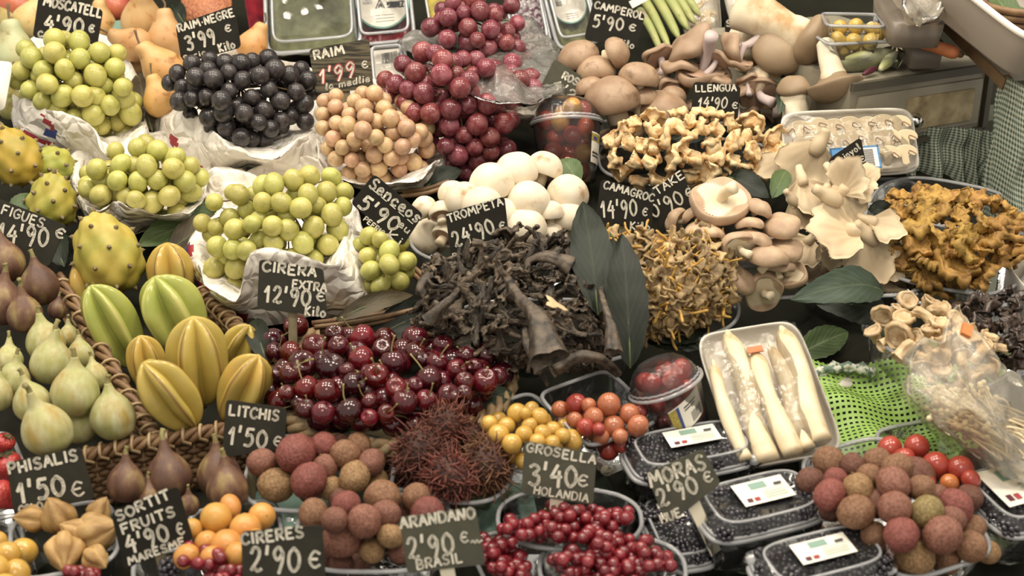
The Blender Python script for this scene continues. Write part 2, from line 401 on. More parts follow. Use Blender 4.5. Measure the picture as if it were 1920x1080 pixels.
M['crate'] = MAT('pale_plastic', '#b0a698', '#a89c8e', 8, 0.4)
M['crate2'] = MAT('grey_brown_wrapping', '#857a6c', '#70665a', 12, 0.35)
M['wood'] = MAT('worn_wood', '#7a5f3c', '#5e4629', 30, 0.7, stretch=(0.2, 1, 1))
M['board'] = MAT('dark_counter', '#17170e', '#1f1f14', 12, 0.85, spec=.2)
M['dark_cloth'] = MAT('dark_green_cloth', '#46483a', '#3e4034', 20, 0.85)
M['teal_cloth'] = MAT('teal_cloth', '#4f8072', None, 20, 0.8)
M['enoki'] = MAT('enoki_flesh', '#ecdcb6', '#dfca9c', 50, 0.55)
M['endive'] = MAT('endive_leaf', '#c4c87a', '#ece8c8', 30, 0.45)
M['maroon'] = MAT('maroon_leaf', '#5c2030', None, 14, 0.5)
M['apple'] = MAT('red_mango_skin', '#a83a4a', '#c2643e', 14, 0.3)
M['net'] = MAT('orange_net_bag', '#c07a4a', '#a05a38', 200, 0.6, bump=0.6, bscale=300, vor=True)
M['red_pack'] = MAT('dark_red_wrapping', '#8a1626', '#5e0e1c', 40, 0.3)
M['yellow_pack'] = MAT('yellow_wrapping', '#c9b53a', '#7a6a20', 40, 0.4)
M['purple_pack'] = MAT('purple_berries_print', '#6e2a4e', '#d8cfd4', 160, 0.3, contrast=0.1)
M['dark_pack'] = MAT('dark_tray', '#1e1b17', '#2a261f', 40, 0.4)
M['greenish'] = MAT('cress_contents', '#8a8a5e', '#6e7048', 70, 0.7)
M['rope'] = MAT('green_white_cord', '#5f7a68', '#c9cbb8', 180, 0.7, contrast=0.1)
def leaf_mat(name, a, b, vein):
    m = MAT(name, a, b, 35, 0.5, bump=0.1, bscale=80, rnd=0.2, spec=.3); nt = m.node_tree; N, L = nt.nodes, nt.links
    bs = N['Principled BSDF']; src = bs.inputs['Base Color'].links[0].from_socket
    uv = N.new('ShaderNodeUVMap'); sp = N.new('ShaderNodeSeparateXYZ'); L.new(uv.outputs[0], sp.inputs[0])
    ab = N.new('ShaderNodeMath'); ab.operation = 'ABSOLUTE'; L.new(sp.outputs[1], ab.inputs[0])
    m1 = N.new('ShaderNodeMath'); m1.operation = 'MULTIPLY_ADD'; m1.inputs[1].default_value = -0.35; L.new(ab.outputs[0], m1.inputs[0]); L.new(sp.outputs[0], m1.inputs[2])
    m2 = N.new('ShaderNodeMath'); m2.operation = 'MULTIPLY'; m2.inputs[1].default_value = 9.0; L.new(m1.outputs[0], m2.inputs[0])
    fr = N.new('ShaderNodeMath'); fr.operation = 'PINGPONG'; fr.inputs[1].default_value = 0.5; L.new(m2.outputs[0], fr.inputs[0])
    lt = N.new('ShaderNodeMath'); lt.operation = 'LESS_THAN'; lt.inputs[1].default_value = 0.05; L.new(fr.outputs[0], lt.inputs[0])
    l2 = N.new('ShaderNodeMath'); l2.operation = 'LESS_THAN'; l2.inputs[1].default_value = 0.06; L.new(ab.outputs[0], l2.inputs[0])
    mx = N.new('ShaderNodeMath'); mx.operation = 'MAXIMUM'; L.new(lt.outputs[0], mx.inputs[0]); L.new(l2.outputs[0], mx.inputs[1])
    sc_ = N.new('ShaderNodeMath'); sc_.operation = 'MULTIPLY'; sc_.inputs[1].default_value = 0.45; L.new(mx.outputs[0], sc_.inputs[0])
    mi = N.new('ShaderNodeMix'); mi.data_type = 'RGBA'; L.new(sc_.outputs[0], mi.inputs[0]); L.new(src, mi.inputs[6]); mi.inputs[7].default_value = lin(vein)
    L.new(mi.outputs[2], bs.inputs['Base Color']); return m
M['leaf'] = leaf_mat('dark_leaf', '#10180c', '#172011', '#2c3923')
M['leaf_mid'] = leaf_mat('green_leaf', '#42562e', '#4c6036', '#76865a')
M['leaf_grey'] = leaf_mat('grey_green_leaf', '#3c4c3e', '#324230', '#57664f')
M['leaf_brown'] = leaf_mat('brown_leaf', '#3a3220', '#4a4028', '#6a5e40')
def ridge_mat(name, a, b, edge):
    m = MAT(name, a, b, 60, 0.2, bump=0.25, bscale=70, rnd=0.03); nt = m.node_tree; N, L = nt.nodes, nt.links
    bs = N['Principled BSDF']; src = bs.inputs['Base Color'].links[0].from_socket
    at = N.new('ShaderNodeAttribute'); at.attribute_name = 'ridge'
    mi = N.new('ShaderNodeMix'); mi.data_type = 'RGBA'; L.new(at.outputs['Fac'], mi.inputs[0]); L.new(src, mi.inputs[6]); mi.inputs[7].default_value = lin(edge)
    L.new(mi.outputs[2], bs.inputs['Base Color']); return m
M['star_y'] = ridge_mat('yellow_star_fruit_skin', '#c2a842', '#b39e40', '#7d5c28')
M['star_o'] = ridge_mat('golden_star_fruit_skin', '#c6a03c', '#b9a040', '#7d5c28')
M['star_g'] = ridge_mat('green_star_fruit_skin', '#9aa43c', '#acb04c', '#c6bc66')
def gingham():
    m = bpy.data.materials.new('green_gingham'); m.use_nodes = True; nt = m.node_tree; N, L = nt.nodes, nt.links
    bs = N['Principled BSDF']; bs.inputs['Roughness'].default_value = 0.85
    uv = N.new('ShaderNodeUVMap'); sp = N.new('ShaderNodeSeparateXYZ'); L.new(uv.outputs[0], sp.inputs[0]); o = []
    for i in (0, 1):
        f = N.new('ShaderNodeMath'); f.operation = 'FRACT'; L.new(sp.outputs[i], f.inputs[0])
        l = N.new('ShaderNodeMath'); l.operation = 'LESS_THAN'; l.inputs[1].default_value = 0.5; L.new(f.outputs[0], l.inputs[0]); o.append(l.outputs[0])
    ad = N.new('ShaderNodeMath'); ad.operation = 'ADD'; L.new(o[0], ad.inputs[0]); L.new(o[1], ad.inputs[1])
    ha = N.new('ShaderNodeMath'); ha.operation = 'MULTIPLY'; ha.inputs[1].default_value = 0.5; L.new(ad.outputs[0], ha.inputs[0])
    mi = N.new('ShaderNodeMix'); mi.data_type = 'RGBA'; L.new(ha.outputs[0], mi.inputs[0]); mi.inputs[6].default_value = lin('#b4b8a4'); mi.inputs[7].default_value = lin('#2e4a3a')
    L.new(mi.outputs[2], bs.inputs['Base Color']); return m
M['gingham'] = gingham()
def mesh_mat():
    m = bpy.data.materials.new('green_net_mat'); m.use_nodes = True; nt = m.node_tree; N, L = nt.nodes, nt.links
    bs = N['Principled BSDF']; bs.inputs['Roughness'].default_value = 0.5; bs.inputs['Base Color'].default_value = lin('#8fb848')
    uv = N.new('ShaderNodeUVMap'); sp = N.new('ShaderNodeSeparateXYZ'); L.new(uv.outputs[0], sp.inputs[0]); o = []
    for i, th in ((0, 0.55), (1, 0.42)):
        f = N.new('ShaderNodeMath'); f.operation = 'FRACT'; L.new(sp.outputs[i], f.inputs[0])
        l = N.new('ShaderNodeMath'); l.operation = 'LESS_THAN'; l.inputs[1].default_value = th; L.new(f.outputs[0], l.inputs[0]); o.append(l.outputs[0])
    mu = N.new('ShaderNodeMath'); mu.operation = 'MULTIPLY'; L.new(o[0], mu.inputs[0]); L.new(o[1], mu.inputs[1])
    iv = N.new('ShaderNodeMath'); iv.operation = 'SUBTRACT'; iv.inputs[0].default_value = 1.0; L.new(mu.outputs[0], iv.inputs[1])
    L.new(iv.outputs[0], bs.inputs['Alpha']); return m
M['net_mat'] = mesh_mat()
# ---------------------------------------------------------------- labels that say which one
ORD = ['first', 'second', 'third', 'fourth', 'fifth', 'sixth', 'seventh', 'eighth', 'ninth', 'tenth', 'eleventh', 'twelfth', 'thirteenth', 'fourteenth', 'fifteenth', 'sixteenth', 'seventeenth', 'eighteenth', 'nineteenth', 'twentieth']
PENDING = []
def autolabel(objs, noun, where, cat, group=None, per=8):
    """objs: (object, px, py, own noun or None); labelled at the end, when it is known which ones can be seen"""
    for a in objs: tag(a[0], None, cat, group)
    PENDING.append((objs, noun, where, cat, group, per))
def seen_samples(o, dg):
    """how many of nine lines of sight to the object reach it, looking through clear plastic; None if it lies outside the frame"""
    mw = o.matrix_world; cs = [mw @ V3(q) for q in o.bound_box]; m = sum(cs, V3((0, 0, 0))) / 8
    px = [proj(q) for q in cs]; x0, x1, y0, y1 = min(q[0] for q in px), max(q[0] for q in px), min(q[1] for q in px), max(q[1] for q in px)
    if x1 < 2 or x0 > 1918 or y1 < 2 or y0 > 1078: return None
    n = 0
    for ob2 in [o] + list(o.children):
        vs = ob2.data.vertices; st = max(1, len(vs) // 40); m2 = ob2.matrix_world
        for k in range(0, len(vs), st):
            q = m2 @ vs[k].co; x, y = proj(q)
            if not (0 <= x <= 1920 and 0 <= y <= 1080): continue
            d = (q - CAM).normalized(); p = CAM.copy(); far = (q - CAM).length
            for _ in range(14):
                hit, loc, nr, ix, ob_, mx = sc.ray_cast(dg, p, d)
                if not hit: break
                if ob_.name == o.name or (ob_.parent and ob_.parent.name == o.name): n += 1; break
                if (loc - CAM).length > far: break
                ms = ob_.data.materials
                if ms and ms[0] and 'seethrough' in ms[0]: p = loc + d * 0.0004; continue
                break
            if n >= 2: return n
    return n
def finish_labels():
    bpy.context.view_layer.update(); dg = bpy.context.evaluated_depsgraph_get()
    for objs, noun, where, cat, group, per in PENDING:
        vis = []
        for a in objs:
            s = seen_samples(a[0], dg)
            if s is None or s < 2:                     # outside the frame or wholly covered by its neighbours
                for ch in list(a[0].children): bpy.data.objects.remove(ch)
                bpy.data.objects.remove(a[0])
            else: vis.append(a)
        name_rows(vis, noun, where, per)
def name_rows(objs, noun, where, per):
    """rows run from the front (bottom) to the back; places in a row from the left"""
    n = len(objs); rows = max(1, round(n / per)) if n > 6 else 1
    L = sorted(objs, key=lambda a: -a[2]); base = 0
    for k in range(rows):
        row = sorted(L[base:(base + math.ceil((n - base) / (rows - k)))], key=lambda a: a[1]); base += len(row)
        rn = '' if rows == 1 else (' in front row' if k == 0 else ' in back row' if k == rows - 1 else f' in {ORD[k]} row from front')
        for i, a in enumerate(row):
            nn = a[3] if len(a) > 3 and a[3] else noun
            if len(row) == 1: t = f'single {nn}{rn} {where}'
            elif i == 0: t = f'{nn} leftmost{rn} {where}'
            elif i == len(row) - 1: t = f'{nn} rightmost{rn} {where}'
            else: t = f'{nn} {ORD[i]} from left{rn} {where}'
            tag(a[0], t)

# ---------------------------------------------------------------- handwriting
G = {
'A': ['s0,0 .5,1 1,0', 's.2,.38 .8,.38'], 'B': ['s.05,0 .05,1', 'c.05,1 .7,.95 .75,.62 .1,.53 .85,.42 .8,.08 .05,0'],
'C': ['c.95,.82 .6,1 .15,.8 .02,.45 .2,.1 .6,0 1,.18'], 'D': ['s.08,0 .08,1', 'c.08,1 .75,.9 1,.5 .75,.08 .08,0'],
'E': ['s.9,1 .1,1 .1,0 .95,0', 's.1,.52 .75,.52'], 'F': ['s.95,1 .1,1 .1,0', 's.1,.52 .75,.52'],
'G': ['c.95,.85 .55,1 .1,.75 .05,.35 .4,0 .9,.15 .92,.45', 's.55,.45 .95,.45'], 'H': ['s.08,0 .08,1', 's.92,0 .92,1', 's.08,.5 .92,.5'],
'I': ['s.5,0 .5,1'], 'K': ['s.1,0 .1,1', 's.9,1 .1,.45 .95,0'], 'L': ['s.1,1 .1,0 .9,.02'], 'M': ['s0,0 .15,1 .5,.35 .85,1 1,0'],
'N': ['s.05,0 .1,1 .85,0 .95,1'], 'O': ['c.5,1 .1,.8 .02,.4 .4,0 .9,.25 .95,.7 .5,1'], 'P': ['s.1,0 .1,1', 'c.1,1 .75,.98 .9,.72 .65,.48 .1,.45'],
'R': ['s.1,0 .1,1', 'c.1,1 .75,.98 .88,.75 .65,.52 .1,.48', 's.4,.48 .95,0'], 'S': ['c.9,.88 .5,1 .15,.8 .3,.58 .75,.42 .85,.15 .45,0 .05,.12'],
'T': ['s0,1 1,1', 's.5,1 .5,0'], 'U': ['c.05,1 .08,.3 .45,0 .85,.25 .95,1'], 'V': ['s0,1 .5,0 1,1'], 'X': ['s0,0 1,1', 's0,1 1,0'], 'Z': ['s0,1 1,1 0,0 1,0'],
'0': ['c.5,1 .12,.75 .08,.3 .45,0 .88,.25 .9,.7 .5,1'], '1': ['s.15,.62 .65,1 .6,0'], '2': ['c.1,.75 .35,1 .75,.9 .7,.55 .1,.05', 'c.1,.05 .35,.12 .6,.0 .95,.08'],
'3': ['c.1,.9 .5,1 .85,.8 .4,.55', 'c.4,.55 .85,.42 .8,.1 .45,0 .05,.12'], '4': ['s.6,1 .05,.4 .95,.42', 's.75,.7 .68,-.1'], '5': ['s.9,1 .3,1 .2,.58', 'c.2,.58 .65,.65 .85,.32 .55,.02 .05,.05'],
'9': ['c.85,.75 .5,1 .12,.75 .4,.45 .85,.75', 'c.85,.78 .8,.4 .5,-.12'], "'": ['s.5,1.1 .35,.72'], '.': ['s.45,.42 .6,.42'], '-': ['s.1,.5 .9,.5'], '/': ['s.1,0 .9,1'],
'€': ['c.95,.85 .5,1 .12,.6 .15,.25 .5,0 .95,.15', 's.0,.5 .75,.52'], '(': ['c.9,.8 .4,.95 .1,.5 .4,.05 .9,.15'],
'a': ['c.8,.5 .4,.6 .1,.3 .35,0 .75,.2 .8,.55', 'c.8,.55 .8,.1 1,0'], 'c': ['c.85,.5 .45,.62 .1,.32 .4,0 .9,.1'], 'd': ['c.8,.5 .4,.6 .1,.3 .35,0 .75,.2', 's.82,1 .82,0'],
'e': ['c.1,.3 .8,.36 .55,.62 .15,.45 .2,.05 .6,0 .95,.12'], 'g': ['c.8,.5 .4,.6 .1,.3 .4,.05 .8,.4', 'c.8,.55 .8,-.2 .2,-.25'], 'h': ['s.1,0 .1,1', 'c.1,.35 .5,.6 .8,.4 .8,0'],
'i': ['s.5,.6 .5,0', 's.5,.85 .5,.92'], 'k': ['s.1,0 .1,1', 's.8,.6 .1,.3 .9,0'], 'l': ['c.35,.1 .7,.75 .45,1 .35,.4 .5,0 .85,.1'], 'm': ['s.05,0 .05,.6', 'c.05,.4 .3,.62 .48,.4 .48,0', 'c.48,.4 .75,.62 .92,.4 .95,0'],
'n': ['s.1,0 .1,.6', 'c.1,.35 .5,.62 .82,.4 .85,0'], 'o': ['c.5,.6 .12,.4 .2,.05 .6,0 .88,.3 .5,.6'], 'r': ['s.15,0 .15,.6', 'c.15,.35 .5,.6 .85,.55'], 's': ['c.85,.52 .4,.62 .2,.45 .7,.2 .5,0 .1,.08'],
't': ['c.45,1 .4,.2 .8,.05', 's.1,.65 .8,.65'], 'u': ['c.1,.6 .15,.1 .5,0 .8,.25 .85,.6', 's.85,.6 .9,0'], 'v': ['s.05,.6 .45,0 .9,.6'], 'y': ['s.1,.6 .45,.1', 'c.9,.6 .5,0 .15,-.3'], '~': ['c0,.3 .2,.5 .35,.2 .55,.5 .7,.2 1,.4']}
WID = {'I': .35, "'": .35, '.': .4, '1': .55, 'i': .4, 'l': .45, 'M': .95, 'm': 1.0, ' ': .5, 'r': .6, 't': .6, '-': .6}
def text_strokes(lines):
    """lines: (text, x0, y0, x1, y1, height, stroke[, slant]) in picture pixels -> list of (points, half width)"""
    out = []
    for ln in lines:
        t, x0, y0, x1, y1, h, sw = ln[:7]; sl = ln[7] if len(ln) > 7 else 0.0
        d = V3((x1 - x0, y1 - y0, 0)); tot = sum(WID.get(c, .72) for c in t); u = d.normalized(); up = V3((u.y, -u.x, 0)); k = d.length / tot; x = 0
        for c in t:
            wd = WID.get(c, .72) * k; jy = random.uniform(-.04, .04) * h
            for st in G.get(c, []):
                pts = [V3((float(a), float(b), 0)) for a, b in (q.split(',') for q in st[1:].split())]
                if st[0] == 'c': pts = cr(pts, 5 * (len(pts) - 1))
                out.append(([V3((x0, y0, 0)) + u * (x + wd * (.1 + .78 * p.x) + sl * p.y * h) + up * (p.y * h + jy) for p in pts], sw / 2))
            x += wd
    return out
def ribbon(strokes, to3d):
    V, F = [], []
    for pts, hw in strokes:
        for a, b in zip(pts, pts[1:]):
            d = (b - a)
            if d.length < 1e-6: continue
            d.normalize(); n = V3((-d.y, d.x, 0)) * hw; e = d * (hw * .7); o = len(V)
            for q in (a - e * .6 + n * .6, a - n * .6 - e * .6, a - n, b - n, b - n * .6 + e * .6, b + n * .6 + e * .6, b + n, a + n): V.append(to3d(q.x, q.y))
            F.append((o, o + 1, o + 2, o + 3, o + 4, o + 5, o + 6, o + 7))
    return V, F

def plane_pt(c, n, off=0.0):
    c2 = c + n * off
    return lambda px, py: CAM + ray(px, py) * ((c2 - CAM).dot(n) / ray(px, py).dot(n))
def sign(label, cs, h, lines, mat='slate', lean=20, yaw=0, extra=None, stake=None, drop=0.05, thick=0.0018, rc=9, base=None, ink='chalk'):
    """a chalked price board: cs = its four corners in the picture (TL, TR, BR, BL)"""
    cx, cy = sum(a[0] for a in cs) / 4, sum(a[1] for a in cs) / 4
    la, ya = math.radians(lean), math.radians(yaw)
    n = V3((math.sin(ya) * math.cos(la), -math.cos(ya) * math.cos(la), math.sin(la)))
    c = P(cx, cy, h); f0, fb, ft = plane_pt(c, n), plane_pt(c, n, -thick), plane_pt(c, n, 0.0004)
    out = []
    for i in range(4):
        p, a, b = (V3((*cs[(i + k) % 4], 0)) for k in (0, -1, 1))
        s, e = p + (a - p).normalized() * rc, p + (b - p).normalized() * rc
        for k in range(6): u = k / 5; out.append(s * (1 - u) ** 2 + p * (2 * u * (1 - u)) + e * u * u)
    back = [f0(q.x, q.y) - n * thick for q in out]; front = [f0(q.x, q.y) for q in out]
    vf = loft([back, front])
    bl, br = f0(*cs[3]), f0(*cs[2]); tl, tr = f0(*cs[0]), f0(*cs[1]); bm = (bl + br) / 2; dn = (bm - (tl + tr) / 2).normalized()
    foot = bm + dn * drop
    o = wob('price_sign', vf, M[mat], foot, smooth=False, label=label, cat='sign')
    tv = ribbon(text_strokes(lines), ft); wob('lettering', tv, M[ink], foot, o, smooth=False)
    if extra:
        wob('red_outline', ribbon(text_strokes(extra), plane_pt(c, n, 0.00025)), M['red_paint'], foot, o, smooth=False)
    sx = (br - bl).normalized(); wd = 0.006 if stake else 0.004
    q = bm - n * (thick + .0022); sv = []
    for z in (-0.02, drop):
        for a, b in ((-1, -1), (1, -1), (1, 1), (-1, 1)): sv.append(q + dn * z + sx * (wd * a * (1 if z < 0 or not stake else .8)) + n * (.0015 * b))
    wob('stake', (sv, [(3, 2, 1, 0), (4, 5, 6, 7), (0, 1, 5, 4), (1, 2, 6, 5), (2, 3, 7, 6), (3, 0, 4, 7)]), M[stake or 'stake_wood'], foot, o, smooth=False)
    return o

# ---------------------------------------------------------------- leaves, paper, cloth
def set_uv(me, uvs):
    l = me.uv_layers.new(name='UVMap')
    for p in me.polygons:
        for li in p.loop_indices: l.data[li].uv = uvs[me.loops[li].vertex_index]
def leaf(label, b, t, wpx, hb=0.02, ht=0.02, mat='leaf', fold=0.25, bend=0.15, twist=0.0, notch=0.0, cat='leaf', seed=None, name='leaf'):
    """a single leaf from its base pixel b to its tip pixel t"""
    B, T = P(b[0], b[1], hb), P(t[0], t[1], ht); ax = T - B; L = ax.length; a = ax.normalized()
    face = (-FW * 0.8 + NRM * 0.5); n = (face - a * face.dot(a)).normalized(); s = a.cross(n)
    if twist: R_ = Matrix.Rotation(math.radians(twist), 3, a); n, s = R_ @ n, R_ @ s
    W = wpx * mpp(B.lerp(T, .5)) / 2; V, uv = [], []; nu, nv = 18, 8; sd = seed if seed is not None else random.uniform(0, 50)
    for i in range(nu + 1):
        u = i / nu; wu = W * (math.sin(math.pi * u ** 0.85) ** 0.75 if 0 < u < 1 else 0.02)
        for j in range(nv + 1):
            v = j / nv * 2 - 1; e = 1 + 0.04 * math.sin(u * 70 + v * 3) * abs(v)
            p = B + a * (L * u) + s * (wu * v * e) + n * (fold * wu * abs(v) ** 1.5 + bend * L * math.sin(math.pi * u) + 0.06 * W * nz((u * 3, v * 1.5, 0), 1.6, sd) * 2)
            V.append(p); uv.append((u, v))
    F = gridf(nu, nv); me = mesh(name, rel(V, B), F, M[mat]); set_uv(me, uv)
    o = ob(name, me, None, Matrix.Translation(B), label, cat)
    stem = tube(rel([B + a * (L * x) - n * 0.0006 + n * (bend * L * math.sin(math.pi * x)) for x in (0.0, .15, .3, .45, .6)], V3(B)), [0.0011, .001, .0008, .0006, .0003], 5)
    ob('midrib', mesh('midrib', *stem, M['leaf_mid' if mat != 'leaf_mid' else 'leaf_grey']), o)
    return o
def paper(label, loops, center, crumple=0.007, mat='paper', inks=(), name='paper_wrap', cat='paper wrapper', seed=3.0, rings=(14, 12), n=110, freq=24):
    """a crumpled sheet. loops: rows of (x1,y1,h1,x2,y2,h2): the fold standing around the fruit and the outer hem."""
    E1 = closed([P(a[0], a[1], a[2]) for a in loops], n); E2 = closed([P(a[3], a[4], a[5]) for a in loops], n); c = P(*center)
    V, F, idx = [c], [], []
    R_ = []
    for k in range(1, rings[0] + 1):
        s = k / rings[0]; R_.append([c.lerp(E1[j], s ** 0.8) - NRM * (0.012 * math.sin(math.pi * s)) for j in range(n)])
    for k in range(1, rings[1] + 1):
        s = k / rings[1]; R_.append([E1[j].lerp(E2[j], s) + (NRM * 0.006 - FW * .006) * math.sin(math.pi * s) for j in range(n)])
    for r, row in enumerate(R_):
        for j, p in enumerate(row):
            am = crumple * min(1, (r + 2) / 5); w1, w2 = p * freq + V3((seed, 0, seed)), p * (freq * 2.4) + V3((0, seed, 0))
            v1 = noise.voronoi(w1)[0]; v2 = noise.voronoi(w2)[0]; q = (v1[1] - v1[0]) - .35; q2 = (v2[1] - v2[0]) - .35
            V.append(p + (NRM * .55 - FW * .65) * (am * (q * 1.5 + q2 * .7)) + (V3((nz(p, freq * .8, seed + 4), nz(p, freq * .8, seed + 7), nz(p, freq * .8, seed + 9))) * (am * 1.2)))
    for j in range(n): F.append((0, 1 + j, 1 + (j + 1) % n))
    for r in range(len(R_) - 1):
        for j in range(n): k = (j + 1) % n; F.append((1 + r * n + j, 1 + (r + 1) * n + j, 1 + (r + 1) * n + k, 1 + r * n + k))
    mats = [M[mat], M['red_ink'], M['blue_ink']]
    for f in F:
        m_ = sum((V[i] for i in f), V3((0, 0, 0))) / len(f); x, y = proj(m_); k = 0
        for col, (x0, y0, x1, y1, sl) in inks:
            if x0 < x < x1 and y0 < y - sl * (x - x0) < y1: k = col
        idx.append(k)
    return wob(name, (V, F), mats, c, idx=idx, label=label, cat=cat)

# ---------------------------------------------------------------- containers
def frame(cs, h, tilt=0.0, roll=0.0):
    """rectangle laid through four picture corners (TL, TR, BR, BL) on a plane tipped towards the viewer: centre, axes, half sizes"""
    ta, ro = math.radians(tilt), math.radians(roll)
    n = V3((math.sin(ro), -math.sin(ta), math.cos(ta) * math.cos(ro))).normalized()
    cx, cy = sum(a[0] for a in cs) / 4, sum(a[1] for a in cs) / 4; f = plane_pt(P(cx, cy, h), n)
    a, b, c, d = (f(*q) for q in cs); u = ((b - a) + (c - d)).normalized(); v = ((a - d) + (b - c)); v = (v - u * v.dot(u)).normalized()
    o = (a + b + c + d) / 4
    return o, u, v, n, ((b - a).length + (c - d).length) / 4, ((a - d).length + (b - c).length) / 4
def fmat(o, u, v, n): return Matrix(((u.x, v.x, n.x, o.x), (u.y, v.y, n.y, o.y), (u.z, v.z, n.z, o.z), (0, 0, 0, 1)))
def tub(label, fr, dep, e=2.6, taper=0.8, mat='clear', rim='clear_rim', lip=0.004, name='plastic_tub', cat='tub', ribs=0, rr=0.0022, base=True):
    """an open tub: fr = (centre of rim, u, v, normal, half width, half length)"""
    o, u, v, n, rx, ry = fr; N_ = 56; root = ob(name, None, None, fmat(o, u, v, n), label, cat); rings = []
    for k, (s, z) in enumerate(((taper * .9, -dep), (taper * .97, -dep * .97), (taper + (1 - taper) * .3, -dep * .7), (taper + (1 - taper) * .65, -dep * .35), (1.0, 0.0))):
        rw = 1 + (0.012 * math.cos(0) if 0 else 0); pts = superell(rx * s, ry * s, N_, e)
        rings.append([V3((x * (1 + (0.018 * (j % 2) if ribs and 0 < k < 4 else 0)), y * (1 + (0.018 * (j % 2) if ribs and 0 < k < 4 else 0)), z)) for j, (x, y) in enumerate(pts)])
    ob('tub_wall', mesh('tub_wall', *loft(rings, True, False), M[mat]), root)
    vf = tube([V3((x, y, 0)) for x, y in superell(rx + lip * .4, ry + lip * .4, N_, e)], rr, 6, True)
    ob('rim', mesh('rim', *vf, M[rim]), root)
    return root
def ell_frame(cx, cy, wpx, ratio, h, yaw=0.0, tilt=0.0, roll=0.0):
    o = P(cx, cy, h); r = wpx / 2 * mpp(o)
    R_ = Matrix.Rotation(math.radians(tilt), 3, 'X') @ Matrix.Rotation(math.radians(roll), 3, 'Y') @ Matrix.Rotation(math.radians(yaw), 3, 'Z')
    return o, R_ @ V3((1, 0, 0)), R_ @ V3((0, 1, 0)), R_ @ V3((0, 0, 1)), r, r * ratio
def sticker(parent, fr_local, items, name='label_sticker'):
    """flat printed label made of rectangles (x0,y0,x1,y1,material) in its parent's own space, z given by fr_local"""
    z = fr_local; base = None
    for k, (x0, y0, x1, y1, m) in enumerate(items):
        q = [(x0, y0, z + k * .0003), (x1, y0, z + k * .0003), (x1, y1, z + k * .0003), (x0, y1, z + k * .0003)]
        if k == 0: base = ob(name, mesh(name, q, [(0, 1, 2, 3)], M[m], False), parent); V, F, ms, ix = [], [], [], []
        else:
            o = len(V); V += q; F.append((o, o + 1, o + 2, o + 3))
            if M[m] not in ms: ms.append(M[m])
            ix.append(ms.index(M[m]))
    if V: ob('print', mesh('print', V, F, ms, False, ix), base)
    return base
def barcode(x0, y0, x1, y1, n=13, horiz=False):
    out = []; r = random.Random(n)
    for i in range(n):
        a, b = i / n, (i + r.choice((.3, .5, .7))) / n
        out.append((x0 + (x1 - x0) * a, y0, x0 + (x1 - x0) * b, y1, 'ink') if not horiz else (x0, y0 + (y1 - y0) * a, x1, y0 + (y1 - y0) * b, 'ink'))
    return out
def foam_tray(label, fr, dep=0.018, e=7.0, name='foam_tray', wrap=True):
    o, u, v, n, rx, ry = fr; N_ = 64; root = ob(name, None, None, fmat(o, u, v, n), label, 'tray'); R_ = []
    for s, z in ((.80, -dep), (.86, -dep * .9), (.99, -.004), (1.0, -.001), (1.0, .001), (.985, .0015), (.955, .0008), (.94, -.002), (.82, -dep * .82), (.78, -dep * .88)):
        d = (1 - s); R_.append([V3((x, y, z)) for x, y in superell(rx - d * rx, ry - d * rx, N_, e)])
    ob('tray_shell', mesh('tray_shell', *loft(R_, True, True), M['foam']), root)
    if wrap:
        V = []; nu = nv = 26
        for i in range(nu + 1):
            for j in range(nv + 1):
                a, b = i / nu * 2 - 1, j / nv * 2 - 1; z = .0028 + .011 * (1 - abs(a) ** 4) * (1 - abs(b) ** 4) + .0012 * nz((a, b, 0), 5, rx * 100)
                q = max(abs(a), abs(b)); k = 1 if q < .8 else 1
                V.append(V3((a * rx * .985 * (1 - .05 * (abs(b) > .9)), b * ry * .985 * (1 - .05 * (abs(a) > .9)), z)))
        ob('film', mesh('film', V, gridf(nu, nv), M['film']), root)
    return root

# ---------------------------------------------------------------- fruit
ME = {}
def grape_me(k, sz=1.08): 
    if (k, sz) not in ME: ME[(k, sz)] = mesh('grape', *sphere(1, 24, 14, sz), M[k])
    return ME[(k, sz)]
def bunch(label, pts, mound, kind, nfill, stalk_px, group=None, name='grape_bunch', part='grape', szs=(1.02, 1.1, 1.18), k=0.9, fr=None):
    """grapes traced one by one on a heap, a second layer behind, and the stalk"""
    md_ = sorted(q[2] for q in pts)[len(pts) // 2]; pts = [(q[0], q[1], min(max(q[2], .93 * md_), 1.12 * md_) * 1.05, max(0, .95 - q[2] / md_)) for q in pts]
    P_ = relax(pts, mound, k); r = sorted(q for _, q in P_)[len(P_) // 2]
    base = mound.c - V3((0, 0, mound.r.z * .8)); root = ob(name, None, None, Matrix.Translation(base), label, 'grapes', group)
    F1 = fill(P_, mound, r * .95, min(nfill, 99 - len(P_)), fr or .84, 1.5); allp = P_ + F1
    allp += fill(allp, mound, r * .95, max(0, min(nfill, 99 - len(allp))), .6, 1.55)
    for p, q in allp:
        ob(part, grape_me(kind, random.choice(szs)), root, xf(p - base, rotz(V3((random.uniform(-1, 1), random.uniform(-1, 1), random.uniform(.2, 1.2)))), q))
    top = mound.hit(*stalk_px) - NRM * .01; V = []
    hub = mound.c.lerp(top, .55); parts = [tube(rel(cr([top + UP * .012 - FW * .006, top, hub], 8), base), .0016, 6)]
    for p, q in allp[::3]: parts.append(tube(rel(cr([hub, (hub + p) / 2 + NRM * .006, p], 5), base), .0008, 5))
    ob('stalk', mesh('stalk', *merge(*parts), M['stalk']), root)
    return root
